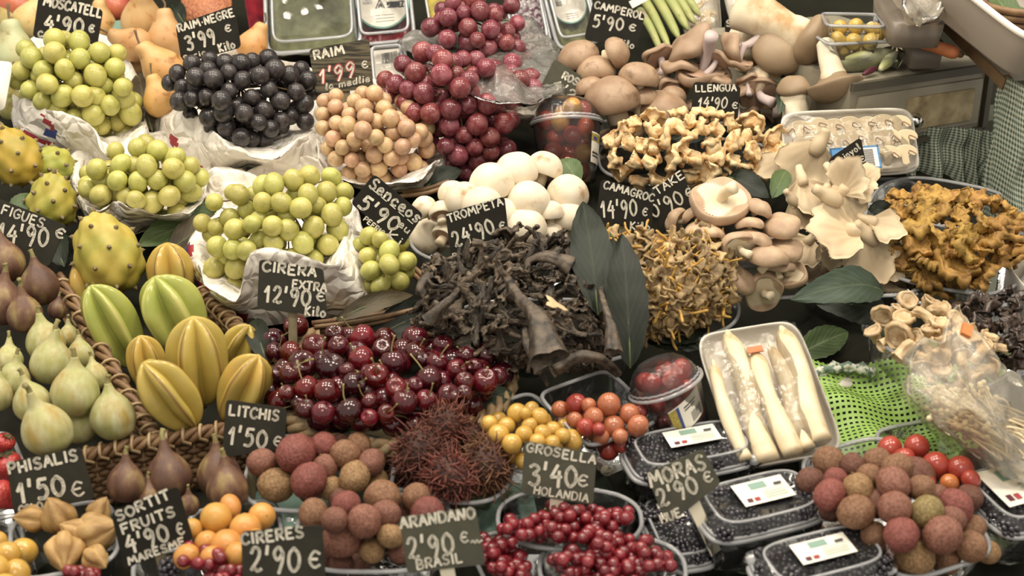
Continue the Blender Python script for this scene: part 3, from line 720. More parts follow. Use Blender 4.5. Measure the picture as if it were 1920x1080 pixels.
def scatter(name, me_list, P_, noun, where, cat, group, spin=True, colors=None, nouns=None, per=8, sq=(1, 1, 1), kids=None, up=None, jit=0.0):
    """one object for each placed item, labelled by its place in the heap"""
    out = []
    for i, (p, r) in enumerate(P_):
        me = me_list[i % len(me_list)]
        R_ = rotz(V3((random.gauss(0, 1), random.gauss(0, 1), random.gauss(0, 1)))) if spin else rotz((up[i] if up else NRM) + V3((random.uniform(-jit, jit), random.uniform(-jit, jit), 0)), random.uniform(0, 360))
        o = ob(name, me, None, xf(p, R_, r), color=colors[i] if colors else None)
        if kids:
            for kn, kme in kids[i % len(kids)]: ob(kn, kme, o)
        x, y = proj(p); out.append((o, x, y, nouns[i] if nouns else None))
    autolabel(out, noun, where, cat, group, per)
    return out

# cherry: a dimpled ball with its stalk
def cherry_me():
    prof = [(0, -1.0)]
    for i in range(1, 15):
        a = math.pi * i / 15; z = -math.cos(a); r = math.sin(a) * 1.02
        prof.append((r, z - (0.45 * max(0, 1 - r / .55) ** 1.3 if z > 0 else 0.05 * max(0, 1 - r / .5))))
    prof.append((0, .52)); return mesh('cherry', *lathe(prof, 24, lambda r, z, t, i: (r * (1 + .03 * math.cos(2 * t)), z)), M['cherry'])
CH = [cherry_me()]
CHS = [mesh('stem', *tube(cr(pp, 10), [.055] * 9 + [.07, .1], 6), M['twig']) for pp in (((0, 0, .5), (.1, .1, 1.2), (.5, .2, 2.0)), ((0, 0, .5), (-.1, .2, 1.3), (-.5, .6, 2.2)), ((0, 0, .5), (0, 0, 1.0), (.1, -.1, 1.5)))]
def bumpy(seed, amp=.05, sz=1.05, n=24, m=14): return rough(sphere(1, n, m, sz), amp, 1.6, seed)
def knobs(vf, k, amp):
    out = []
    for v in vf[0]:
        q = noise.voronoi(v * k)[0]; out.append(v * (1 + amp * (min(.5, q[1] - q[0]) - .2)))
    return out, vf[1]
LY = [mesh('lychee', *knobs(bumpy(s, .05, z, 96, 56), 11, .07), M['lychee']) for s, z in ((1, 1.08), (2, 1.18), (3, 1.03), (4, 1.12))]
LYS = mesh('stem_scar', *merge(tube([(0, 0, 1.0), (.03, 0, 1.14)], [.09, .06], 6)), M['stalk'])
TOM = [mesh('cherry_tomato', *sphere(1, 24, 14, z), M['tomato']) for z in (1.0, 1.12)]
def fig_me(mat, seed, neck=.55):
    r = random.Random(seed); prof = [(0, -.92), (.25, -.93), (.55, -.82), (.82, -.55), (.97, -.15), (.96, .2), (.82, .58), (.56, .92), (.32, 1.16), (.19, 1.34 + neck * .25), (.15, 1.48 + neck * .3)]
    P2 = cr([V3((a, 0, b)) for a, b in prof], 26); pr = [(max(0, p.x), p.z) for p in P2]; pr[0] = (0, pr[0][1]); pr.append((0, pr[-1][1] + .02))
    bx = r.uniform(-.15, .15)
    def mod(rr, z, t, i): return rr * (1 + .025 * math.cos(9 * t + seed) + .05 * math.cos(t + seed) * (z > -.5)), z
    v, f = lathe(pr, 28, mod); v = [p + V3((bx * max(0, p.z) ** 2 * .4, 0, 0)) for p in v]
    st = tube(cr([(bx * .9, 0, 1.42 + neck * .25), (bx * 1.1, .02, 1.65 + neck * .3), (bx * 1.6 + .10, .04, 1.85 + neck * .3)], 6), [.15, .13, .12, .11, .11, .11, .14], 8)
    return mesh('fig', v, f, mat), mesh('stem', *st, M['twig'])
def pear_me(seed):
    prof = [(0, -.82), (.22, -.88), (.5, -.84), (.85, -.55), (1.0, -.1), (.93, .32), (.7, .75), (.5, 1.1), (.42, 1.4), (.28, 1.6), (0, 1.63)]
    P2 = cr([V3((a, 0, b)) for a, b in prof], 24); pr = [(max(0, p.x), p.z) for p in P2]; pr[0] = (0, pr[0][1]); pr[-1] = (0, pr[-1][1])
    v, f = lathe(pr, 28, lambda r, z, t, i: (r * (1 + .035 * math.cos(t + seed) + .02 * math.cos(3 * t + seed)), z))
    v = [p + V3((.08 * math.sin(seed) * max(0, p.z) ** 2, 0, 0)) for p in v]; tx = .08 * math.sin(seed) * 2.6
    st = tube(cr([(tx, 0, 1.55), (tx + .05, .05, 1.85), (tx + .25 * math.cos(seed * 3), .1, 2.25)], 6), [.08, .06, .055, .055, .055, .06, .08], 7)
    return mesh('pear', v, f, M['pear']), mesh('stem', *st, M['brown_twig'])
PE = [pear_me(s) for s in (0.3, 1.7, 2.9, 4.4)]
def star_me(mat, seed):
    n, m = 60, 26; V, F, A = [], [], []; r = random.Random(seed); ph = r.uniform(0, 6)
    for i in range(m + 1):
        z = -1 + 2 * i / m; base = max(0.012, (1 - abs(z) ** 2.3)) ** .62 * (1 + .08 * z)
        for j in range(n):
            t = 2 * math.pi * j / n; c = abs(math.cos(2.5 * t)); q = .36 + .64 * c ** 1.25
            V.append(V3((base * .56 * q * math.cos(t), base * .56 * q * math.sin(t), z))); A.append(1.0 if c > .995 else 0.0)
    for i in range(m):
        for j in range(n): k = (j + 1) % n; F.append((i * n + j, i * n + k, (i + 1) * n + k, (i + 1) * n + j))
    F += [tuple(range(n - 1, -1, -1)), tuple(range(m * n, m * n + n))]
    V = [p + V3((.02 * nz(p, 2.0, seed), .02 * nz(p, 2.0, seed + 3), 0)) for p in V]
    me = mesh('star_fruit', V, F, mat); at = me.attributes.new('ridge', 'FLOAT', 'POINT'); at.data.foreach_set('value', A); return me
def dragon(label, cx, cy, rpx, lpx, ang, tilt, h, col, seed, cat='dragon fruit'):
    """knobbly yellow dragon fruit: bumps in spiral rows, each with a dried tip"""
    c = P(cx, cy, h); s = mpp(c); r_, l_ = rpx * s, lpx * s; K = []
    for k in range(30):
        z = 1 - 2 * (k + .5) / 30; t = k * 2.39996 + seed; q = math.sqrt(1 - z * z); K.append(V3((q * math.cos(t), q * math.sin(t), z)))
    v, f = sphere(1, 56, 36); V = []
    for p in v:
        g = 0
        for q in K:
            d = (p - q).length; g = max(g, 1 - d / .44)
        V.append(V3((p.x * (1 - .22 * p.z), p.y * (1 - .22 * p.z), p.z)) * (0.92 + .15 * max(0, g) + .03 * nz(p, 2, seed)))
    sc_ = lambda p: V3((p.x * r_, p.y * r_, p.z * l_))
    R_ = rotz(sdir(ang, tilt), seed * 40); m = xf(c, R_)
    o = ob('dragon_fruit', mesh('dragon_fruit', [sc_(p) for p in V], f, M['dragon']), None, m, label, cat, color=col)
    tips = []
    for q in K:
        b = sc_(V3((q.x * (1 - .22 * q.z), q.y * (1 - .22 * q.z), q.z)) * 1.065); n = V3((q.x / r_, q.y / r_, q.z / l_)).normalized()
        tips.append(moved(lathe([(.0028, -.0015), (.0024, .001), (.0008, .0025), (0, .0045)], 6), xf(b, rotz(n))))
    ob('dried_tips', mesh('dried_tips', *merge(*tips), M['thorn']), o); return o
# rambutan
def ramb(seed):
    r = random.Random(seed); v = mesh('rambutan', *rough(sphere(1, 20, 12, 1.15), .08, 2, seed), M['rambutan']); parts = []
    for k in range(300):
        z = 1 - 2 * (k + .5) / 300; t = k * 2.39996; q = math.sqrt(1 - z * z); d = V3((q * math.cos(t), q * math.sin(t), z * 1.15))
        s = V3((r.gauss(0, 1), r.gauss(0, 1), r.gauss(0, 1))) * .15; parts.append(tube([d * .95, d * 1.12 + s * .5, d * 1.24 + s * 1.2, d * 1.28 + s * 2.2], [.055, .042, .03, .008], 5))
    return v, mesh('hair', *merge(*parts), M['rambutan_hair'])
def clump(n, rr, seed, R_=1.0, sz=1.2):
    parts = []
    for k in range(n):
        z = 1 - 2 * (k + .5) / n; t = k * 2.39996 + seed; q = math.sqrt(1 - z * z)
        parts.append(moved(sphere(rr, 10, 6), Matrix.Translation(V3((q * math.cos(t), q * math.sin(t), z * sz)) * (R_ - rr * .7))))
    return merge(*parts)
BB = [mesh('blackberry', *clump(34, .3, s), M['blueberry']) for s in (0, 1.3)]
def husk_me(seed):
    n, m = 40, 16; V, F = [], []
    for i in range(m + 1):
        u = i / m; z = -0.85 + 2.1 * u; b = math.sin(math.pi * min(1, u * .96 + .06)) ** .7 * (1 - .55 * u ** 2.2)
        for j in range(n):
            t = 2 * math.pi * j / n; c = abs(math.cos(2.5 * t)); V.append(V3((math.cos(t), math.sin(t), 0)) * (b * (.72 + .3 * c ** .8 + .02 * math.cos(20 * t))) + V3((0, 0, z)))
    for i in range(m):
        for j in range(n): k = (j + 1) % n; F.append((i * n + j, i * n + k, (i + 1) * n + k, (i + 1) * n + j))
    F.append(tuple(range(n - 1, -1, -1)))
    return mesh('husk', [p + V3((.06 * nz(p, 2, seed), .06 * nz(p, 2, seed + 5), 0)) for p in V], F, M['husk'])
def straw_me(seed):
    prof = [(0, -1.25), (.18, -1.18), (.45, -.8), (.75, -.2), (.88, .25), (.75, .6), (.4, .75), (0, .72)]
    P2 = cr([V3((a, 0, b)) for a, b in prof], 18); pr = [(max(0, p.x), p.z) for p in P2]; pr[0] = (0, pr[0][1]); pr[-1] = (0, pr[-1][1])
    lv = []
    for k in range(8):
        a = k * math.pi / 4; c, s = math.cos(a), math.sin(a); lv.append(([V3((c * .1 - s * .12, s * .1 + c * .12, .76)), V3((c * .1 + s * .12, s * .1 - c * .12, .76)), V3((c * .75, s * .75, .78)), V3((c * .4, s * .4, .9))], [(0, 1, 2, 3), (3, 2, 1, 0)]))
    return mesh('strawberry', *rough(lathe(pr, 24), .05, 2, seed), M['straw']), mesh('calyx', *merge(*lv), M['leaf_mid'])

# ---------------------------------------------------------------- mushrooms (unit size: cap radius 1, cap top along +z)
def cap_prof(hgt_, curl=.25, under=.12): return [(0, hgt_), (.3, hgt_ * .96), (.6, hgt_ * .8), (.85, hgt_ * .48), (.98, hgt_ * .12), (1.0, -curl * .45), (.94, -curl), (.84, -curl * .9)]
def cap_me(name, mat, hgt_=.8, curl=.25, wav=.03, seed=0.0, n=36):
    pr = [(max(0, p.x), p.z) for p in cr([V3((a, 0, b)) for a, b in cap_prof(hgt_, curl)], 22)]; pr[0] = (0, pr[0][1]); pr.append((.3, -curl * .5)); pr.append((0, -curl * .45))
    def mod(r, z, t, i): return r * (1 + wav * math.cos(2 * t + seed) + wav * .6 * math.cos(5 * t + seed * 2)), z + wav * 1.5 * r * math.cos(3 * t + seed)
    return mesh(name, *lathe(pr, n, mod), mat)
def gill_me(mat, z0=-.16, z1=-.28, n=60, r1=.88, r0=.12, amp=.022):
    V, F = [], []
    for j in range(2 * n):
        t = math.pi * j / n; s = amp * (1 if j % 2 else -1)
        for r, z in ((r0, z1), (.5 * (r0 + r1), (z0 + z1) / 2 - .03), (r1, z0)): V.append(V3((r * math.cos(t), r * math.sin(t), z + s * (.4 + .6 * r))))
    for j in range(2 * n):
        k = (j + 1) % (2 * n)
        for a in (0, 1): F.append((j * 3 + a, j * 3 + a + 1, k * 3 + a + 1, k * 3 + a))
    return mesh('gills', V, F, mat)
def stem_me(mat, L=1.0, r0=.3, r1=.34, bend=.15, z0=-.12, seed=0.0, n=16):
    pts = cr([(0, 0, z0), (bend * .3, 0, z0 - L * .5), (bend, bend * .5, z0 - L)], 8)
    rr = [r0 + (r1 - r0) * (i / 8) ** 1.5 for i in range(9)]
    return mesh('stem', *tube(pts, rr, n, mod=lambda th, i: 1 + .05 * math.cos(3 * th + seed + i * .4)), mat)
BUT = [(cap_me('button_mushroom', M['cup'], .85, .38, .015, s), [('stem', stem_me(M['cup_stem'], .75, .34, .40, .06, -.2, s)), ('gills', gill_me(M['gill_tan'], -.3, -.36, 40))]) for s in (0, 2.0)]
BRO = [(cap_me('brown_mushroom', M['brown_cap'], .72, .35, .02, s), [('stem', stem_me(M['cup_stem'], .7, .36, .4, .1, -.2, s)), ('gills', gill_me(M['gill_tan'], -.28, -.34, 40))]) for s in (0.5, 2.4)]
SHI = [(cap_me('shiitake_mushroom', M['shii_cap'], h_, .3, .05, s), [('stem', stem_me(M['gill_pale'], l_, .17, .22, .3, -.12, s)), ('gills', gill_me(M['gill_pale'], -.24, -.2, 54, .86))]) for s, h_, l_ in ((0.2, .45, .75), (1.9, .55, .6), (3.3, .5, .9))]
BLE = [(cap_me('lilac_mushroom', M['blewit'], h_, .25, .09, s), [('stem', stem_me(M['blewit_stem'], l_, .2, .27, .45, -.1, s)), ('gills', gill_me(M['gill_tan'], -.2, -.24, 60, .86))]) for s, h_, l_ in ((0.7, .35, 1.5), (2.2, .42, 1.7), (4.1, .3, 1.3))]
def fan_me(name, mat, seed, R_=1.0, spread=1.25):
    """oyster-mushroom fan: a half funnel with gills below, wavy lip, thick off-centre stalk"""
    nu, nv = 84, 12; r = random.Random(seed); V = []; ph = r.uniform(0, 6)
    for side in (0, 1):
        for i in range(nu + 1):
            a = (i / nu * 2 - 1) * spread; lip = R_ * (1 + .12 * math.sin(3 * a + ph) + .06 * math.sin(9 * a + ph) + .03 * math.sin(21 * a) - .14 * abs(a / spread) ** 3)
            for j in range(nv + 1):
                s = j / nv; rr = .16 + (lip - .16) * s; z = .42 * s ** 1.4 - .20 * s ** 5 + .10 * math.sin(5 * a + ph) * s * s
                g = .036 * (1 if i % 2 else -1) * (.3 + s) * (1 - s * .65) if side else 0
                th = .05 * (1 - .7 * s) + .012
                V.append(V3((rr * math.sin(a), -rr * math.cos(a), z + (g - th if side else 0))))
    S = (nu + 1) * (nv + 1); F = [tuple(reversed(q)) for q in gridf(nu, nv)] + [tuple(i + S for i in q) for q in gridf(nu, nv)]
    for i in range(nu):
        a, b = i * (nv + 1) + nv, (i + 1) * (nv + 1) + nv; F.append((a, b, b + S, a + S))
    for j in range(nv):
        for i0 in (0, nu):
            a = i0 * (nv + 1) + j; F.append((a, a + 1, a + 1 + S, a + S))
    st = tube(cr([(0, -.30, .03), (0, -.05, -.07), (0, .12, -.12), (.04, .28, -.2)], 8), [.14, .17, .18, .17, .15, .135, .12, .11, .10], 12, mod=lambda th, i: 1 + .06 * math.cos(3 * th + i))
    return mesh(name, V, F, mat), mesh('stem', *st, mat)
OY = [fan_me('oyster_mushroom', M['oyster'], s, 1.0, sp) for s, sp in ((1, 1.2), (2, 1.5), (3, 1.0))]
def horn_me(name, mat, seed, L=2.2, r0=.10, r1=.75, lobes=5, flare=2.6, wav=.22, bend=.5, n=26, m=16, flute=0.0, crum=1.0):
    """trumpet-shaped mushroom: stalk widening into a wavy rolled lip, hollow inside"""
    r = random.Random(seed); ph, ph2 = r.uniform(0, 6), r.uniform(0, 6); bx, by = r.uniform(-bend, bend), r.uniform(-bend, bend); V, F = [], []
    rings = []
    for i in range(m + 1):
        u = i / m; rr = r0 * (1 + .25 * math.sin(u * 6 + ph)) + (r1 - r0) * u ** flare; zz = L * u - (.28 * r1 * max(0, u - .86) / .14 * (2 * max(0, u - .86) / .14) if u > .86 else 0)
        rings.append((rr, zz, u))
    for rr, zz, u in rings + [(rings[-1][0] * .86, rings[-1][1] - .02, 1.0), (rings[-4][0] * .8, rings[-4][1] + .02, .8), (rings[-8][0] * .55, rings[-8][1] + .04, .5)]:
        for j in range(n):
            t = 2 * math.pi * j / n; q = 1 + wav * u ** 1.6 * (.6 * math.cos(lobes * t + ph) + .5 * math.cos((2 * lobes - 1) * t + ph2) + .45 * math.cos((2 * lobes + 3) * t + ph * 2 + u * 2) + .3 * math.cos(13 * t + ph2 * 2)) + .08 * math.cos(7 * t + u * 3) * (1 - u)
            V.append(V3((rr * q * (1 + flute * math.cos(11 * t + 2 * u + ph)) * math.cos(t) + bx * u * u * L * .4, rr * q * (1 + flute * math.cos(11 * t + 2 * u + ph)) * math.sin(t) + by * math.sin(u * 3) * .35, zz + wav * r1 * u ** 3 * (.8 * math.cos(lobes * t + ph2) + .5 * math.cos((2 * lobes + 1) * t + ph)))))
    k = m + 4
    for i in range(k - 1):
        for j in range(n): j2 = (j + 1) % n; F.append((i * n + j, i * n + j2, (i + 1) * n + j2, (i + 1) * n + j))
    F.append(tuple(range(n - 1, -1, -1))); F.append(tuple(range((k - 1) * n, k * n)))
    zc = L * .6
    V = [p - V3((bx * L * .15, 0, zc)) + V3((.09 * nz(p, 2.4, seed), .09 * nz(p, 2.4, seed + 4), .07 * nz(p, 3, seed + 8))) + V3((nz(p, 6, seed), nz(p, 6, seed + 2), nz(p, 6, seed + 5))) * (.035 * crum) for p in V]
    return mesh(name, V, F, mat)
TR_ = [horn_me('black_trumpet', M['trumpet'], s, 2.6, .13, r1, lo, fl, .24, 1.1, 40, 18, .10, 2.4) for s, r1, lo, fl in ((1, .62, 3, 2.2), (2, .5, 4, 3.0), (3, .75, 3, 3.4), (4, .4, 5, 1.6), (5, .55, 2, 2.4), (6, .85, 5, 4.0), (7, .45, 3, 2.0), (8, 1.0, 4, 2.2), (9, .3, 2, 1.2), (10, .9, 3, 1.5))]
CHA = [horn_me('chanterelle', M['chant'], s, L_, .19, r1, lo, fl, .2, .5, 40, 16) for s, r1, lo, fl, L_ in ((11, .95, 3, 2.0, 1.1), (12, .75, 2, 1.6, 1.3), (13, 1.15, 4, 2.4, 1.0), (14, .65, 3, 1.5, 1.4), (15, 1.05, 5, 2.6, 1.0), (16, .9, 4, 1.8, 1.2))]
HED = [horn_me('hedgehog_mushroom', M['hedge'], s, L_, .36, r1, lo, fl, .16, .5, 36, 14) for s, r1, lo, fl, L_ in ((21, .85, 2, 2.4, 1.1), (22, .8, 3, 3.0, 1.3), (23, 1.0, 2, 2.0, 1.0), (24, .6, 2, 1.4, 1.5), (25, .95, 3, 3.4, 1.2))]
TAN = [horn_me('tan_mushroom', M['tan_mush'], s, 1.7, .30, r1, lo, fl, .07, .9, 32, 14) for s, r1, lo, fl in ((31, .8, 2, 2.6), (32, .65, 2, 2.2), (33, .9, 2, 3.0), (34, .75, 3, 1.6))]
EAR = [horn_me('wood_ear', M['ear'], s, 1.0, .2, r1, lo, fl, .35, .8, 26, 12) for s, r1, lo, fl in ((41, 1.0, 3, 2.0), (42, .8, 4, 1.6), (43, 1.1, 2, 2.4))]
def foot_me(seed):
    r = random.Random(seed); b = r.uniform(-.8, .8); c = r.uniform(-.6, .6)
    st = tube(cr([(0, 0, 0), (b * .3, c * .2, -.8), (b, c, -1.5), (b * 1.6, c * 1.3, -2.1)], 10), [.18, .16, .15, .15, .14, .15, .15, .16, .17, .16, .10], 8)
    ph = r.uniform(0, 6)
    pr = [(0, -.25), (.25, .02), (.6, .26), (.95, .25), (1.12, .05), (.75, -.02), (.35, -.25), (.15, -.6)]
    v, f = lathe(pr, 24, lambda q, z, t, i: (q * (1 + .12 * math.cos(3 * t + ph) + .12 * math.cos(5 * t + ph * 3) + .06 * math.cos(9 * t)), z + .2 * q * math.cos(3 * t + ph * 2) + .1 * q * math.cos(7 * t + ph)))
    return mesh('yellowfoot_mushroom', v, f, M['foot_cap']), mesh('stem', *st, M['foot_stem'])
FT = [foot_me(s) for s in (1, 2, 3, 4, 5, 6)]

# ---------------------------------------------------------------- wicker
def strand(pts, r=.003, amp=.0, n=6): return tube(pts, r, n)
def braid(line, rad, r, turns, k=3, loop=False):
    """k canes twisted around a line"""
    out = []; L = len(line)
    for c in range(k):
        pts = []
        for i, p in enumerate(line):
            t = (line[(i + 1) % L] - line[i - 1]) if loop or 0 < i < L - 1 else (line[1] - line[0] if i == 0 else line[-1] - line[-2])
            t.normalize(); a = V3((0, 0, 1)); s = t.cross(a).normalized(); b = s.cross(t); th = 2 * math.pi * (turns * i / (L if loop else L - 1) + c / k)
            pts.append(p + s * (rad * math.cos(th)) + b * (rad * math.sin(th)))
        out.append(tube(pts, r, 6, loop))
    return merge(*out)
# ================================================================ the stall
# sloping counter, cloth and cabinet
def slab(name, x0, x1, y0, y1, h0, h1, mat, **k):
    ty, tn = V3((0, math.cos(SLOPE), math.sin(SLOPE))), NRM; V, F = box(x0, x1, y0, y1, h0, h1)
    return ob(name, mesh(name, [RT * v.x + ty * v.y + tn * v.z for v in V], F, M[mat], False), **k)
slab('floor', -0.95, 0.95, -0.75, 0.95, -0.06, 0.0, 'board', kind='structure', label='dark sloping stall counter under the produce')
# cabinet on the ledge behind the counter
yaw = math.radians(26); cn = V3((math.sin(yaw), -math.cos(yaw), 0)); cu = V3((math.cos(yaw), math.sin(yaw), 0)); cz = V3((0, 0, 1))
cc = P(1752, 190, 0.085); cf = plane_pt(cc, cn); q = [cf(*a) for a in ((1600, 160), (1862, 119), (1861, 243), (1690, 262))]
zb, zt = min(q[2].z, q[3].z), (q[0].z + q[1].z) / 2; xl, xr = (q[0] - cc).dot(cu), (q[1] - cc).dot(cu)
MC = Matrix(((cu.x, -cn.x, 0, cc.x), (cu.y, -cn.y, 0, cc.y), (0, 0, 1, zb), (0, 0, 0, 1))); H_ = zt - zb; D_ = 0.30
cab = ob('metal_cabinet', None, None, MC, 'grey metal cabinet with a stained paper on its front behind the mushrooms', 'cabinet')
ob('body', mesh('body', *box(xl, xr, 0.004, D_, 0, H_), M['metal'], False), cab)
ob('front_panel', mesh('front_panel', *box(xl + .01, xr - .012, 0, .006, .012, H_ - .016), M['metal'], False), cab)
ob('edge_trim', mesh('edge_trim', *merge(box(xl - .001, xr + .002, -.003, .004, H_ - .008, H_ + .001), box(xr - .006, xr + .002, -.003, .004, 0, H_), box(xl, xr, -.003, .004, 0, .006)), M['dark_metal'], False), cab)
ob('stained_paper', mesh('stained_paper', *box(xr - .125, xr - .025, -.0025, .0, .018, H_ - .026), M['old_paper'], False), cab, label='stained yellowed paper')
kb = ob('lock', mesh('lock', *moved(lathe([(0, 0), (.009, 0), (.010, .004), (.006, .008), (.006, .012), (0, .013)], 20), Matrix.Translation(((cf(1710, 225) - cc).dot(cu), -.001, cf(1710, 225).z - zb)) @ Matrix.Rotation(math.pi / 2, 4, 'X')), M['chrome']), cab, label='chrome lock')
# ledge with the gingham cloth
fl = P(1740, 330, 0.0)
V, F = box(xl - .04, xr + .5, .03, D_ + .1, -.45, 0.0); ob('trim_1', mesh('ledge', V, F, M['dark_cloth'], False), None, MC, 'dark cloth covered ledge under the cabinet', kind='structure')
def drape(name, label, px_list, hs_, z0, z1, mat, rep, amp=.012, fold=38, cat='cloth'):
    pts = cr([P(a[0], a[1], b) for a, b in zip(px_list, hs_)], 60); V, uv = [], []; nv = 30
    for i, p in enumerate(pts):
        for j in range(nv + 1):
            z = z1 + (z0 - z1) * j / nv; s = i / 60
            V.append(V3((p.x, p.y, p.z + z)) + V3((.3, -1, 0)) * (amp * math.sin(s * fold + .8 * math.sin(j * .15)) * (.3 + .7 * j / nv) + amp * .6 * nz((s * 6, j * .1, 0), 1.2, 5))); uv.append((s * rep[0], j / nv * rep[1]))
    me = mesh(name, rel(V, pts[30]), gridf(60, nv), M[mat]); set_uv(me, uv); return ob(name, me, None, Matrix.Translation(pts[30]), label, cat)
drape('gingham_cloth', 'green gingham cloth hanging at the right end of the stall', [(1690, 322), (1790, 322), (1850, 332), (1980, 360)], [.0, .01, .02, .02], -.03, .055, 'gingham', (48, 26))
drape('gingham_cloth', 'green gingham cloth bunched beside the grey metal cabinet', [(1846, 300), (1870, 310), (1900, 330), (1990, 370)], [.06, .07, .08, .08], -.10, .10, 'gingham', (34, 34), .014, 12)
drape('teal_cloth', 'plain teal cloth at the right edge above the gingham', [(1905, 215), (1925, 225), (1990, 250)], [.11, .12, .12], -.05, .03, 'teal_cloth', (4, 4), .006, 9)
# wall behind, only seen as dark gaps at the top right
V, F = box(-1.2, 1.3, 1.02, 1.05, -.3, .9); ob('wall_back', mesh('wall_back', V, F, M['board'], False), kind='structure', label='dark back of the stall')
def plank(p, q, wd, th, up=None):
    a = (q - p).normalized(); n = (up or V3((0, 0, 1))); n = (n - a * n.dot(a)).normalized(); s = a.cross(n); L = (q - p).length
    return [p + a * (L * x) + s * (wd * y) + n * (th * z) for x, y, z in ((0, -.5, 0), (1, -.5, 0), (1, .5, 0), (0, .5, 0), (0, -.5, 1), (1, -.5, 1), (1, .5, 1), (0, .5, 1))], [(3, 2, 1, 0), (4, 5, 6, 7), (0, 1, 5, 4), (1, 2, 6, 5), (2, 3, 7, 6), (3, 0, 4, 7)]
pb = wob('board', plank(P(1790, 20, .16), P(1925, 150, .15), .07, .010), M['crate'], P(1800, 90, .16), smooth=False, label='worn board with a brown edge propped behind the cabinet', cat='board')
wob('brown_edge', plank(P(1752, 34, .158), P(1885, 168, .148), .010, .014), M['wood'], P(1800, 90, .16), pb, smooth=False)
cr_ = frame([(1730, -130), (1880, -170), (1965, 50), (1868, 108)], .25, 25)
cro = ob('plastic_crate', None, None, fmat(*cr_[:4]), 'pale plastic crate slanting across the top right corner', 'crate')
R_ = []
for s, z in ((.92, -.05), (.97, -.046), (.985, 0), (1.0, .004), (.97, .006), (.95, .0), (.9, -.042)): R_.append([V3((x, y, z)) for x, y in superell(cr_[4] * s, cr_[5] * s, 60, 7)])
ob('crate_shell', mesh('crate_shell', *loft(R_), M['crate']), cro)
ob('crate_rim', mesh('crate_rim', *tube([V3((x, y, .006)) for x, y in superell(cr_[4], cr_[5], 60, 7)], .004, 6, True), M['foam']), cro)
# greens and basket in the far corner
for k, (lb, b, t, wp) in enumerate((('dark green leaf in the top right corner behind the crate', (1905, 60), (1850, -15), 50), ('broad green leaf at the right edge behind the pale crate', (1935, 80), (1885, 10), 46))):
    leaf(lb, b, t, wp, .20, .22, 'leaf_mid')
bk = P(1925, 12, .22); wob('basket', merge(*[tube([bk + V3((.045 * s_ * math.cos(a * math.pi / 10), .045 * s_ * math.sin(a * math.pi / 10), dz)) for a in range(20)], .004, 6, True) for s_, dz in ((.7, -.03), (.8, -.022), (.88, -.014), (.95, -.006), (1.0, .002))]), M['wicker'], bk, label='small wicker basket cut by the top right corner', cat='basket')

# ---------------------------------------------------------------- top row: packs behind the grapes
def carton(label, cs, h, tilt, dep, mat, stick=None, name='produce_pack', cat='pack', roll=0.0, e=8, lid=None, content=None, rim=True):
    fr = frame(cs, h, tilt, roll); o, u, v, n, rx, ry = fr; root = ob(name, None, None, fmat(o, u, v, n), label, cat)
    R_ = [[V3((x, y, z)) for x, y in superell(rx * s, ry * s, 56, e)] for s, z in ((.88, -dep), (.93, -dep * .95), (1.0, 0.0))]
    ob('tray', mesh('tray', *loft(R_, True, content is None), M[mat]), root)
    if content:
        V = []; 
        for i in range(25):
            for j in range(25):
                a, b = i / 12 - 1, j / 12 - 1; V.append(V3((a * rx * .93, b * ry * .93, -dep * .3 + .006 * nz((a, b, 0), 5, rx * 90) + .004 * nz((a, b, 0), 12, 3))))
        ob('contents', mesh('contents', V, gridf(24, 24), M[content]), root)
    if lid:
        R2 = [[V3((x, y, z)) for x, y in superell(rx * s, ry * s, 56, e)] for s, z in ((1.0, .001), (.93, .003), (.88, .011), (.80, .013), (.78, .010))]
        ob('lid', mesh('lid', *loft(R2, False, True), M[lid]), root)
    if rim: ob('rim', mesh('rim', *tube([V3((x, y, .001)) for x, y in superell(rx, ry, 56, e)], .002, 6, True), M['clear_rim']), root)
    if lid and rim: ob('lid_edge', mesh('lid_edge', *merge(tube([V3((x, y, .012)) for x, y in superell(rx * .84, ry * .84, 56, e)], .0022, 6, True), tube([V3((x, y, .002)) for x, y in superell(rx * 1.0, ry * 1.0, 56, e)], .0032, 6, True)), M['clear_rim']), root)
    if stick: 
        z, its = stick; sticker(root, z, [(a * rx, b * ry, c * rx, d * ry, m) for a, b, c, d, m in its])
    return root, fr
carton('empty looking clear lidded box of green cress at the top edge', [(476, -45), (655, -55), (692, 85), (522, 104)], .07, 38, .03, 'clear', (.0142, [(.12, .1, .26, .62, 'white_label')]), 'clear_box', 'box', 0, 8, 'clear', 'greenish')
pk, fr = carton('dark tray of red fruit with an oval white label', [(640, -40), (752, -50), (790, 74), (690, 84)], .07, 40, .025, 'dark_pack', None, lid='film', content='red_pack')
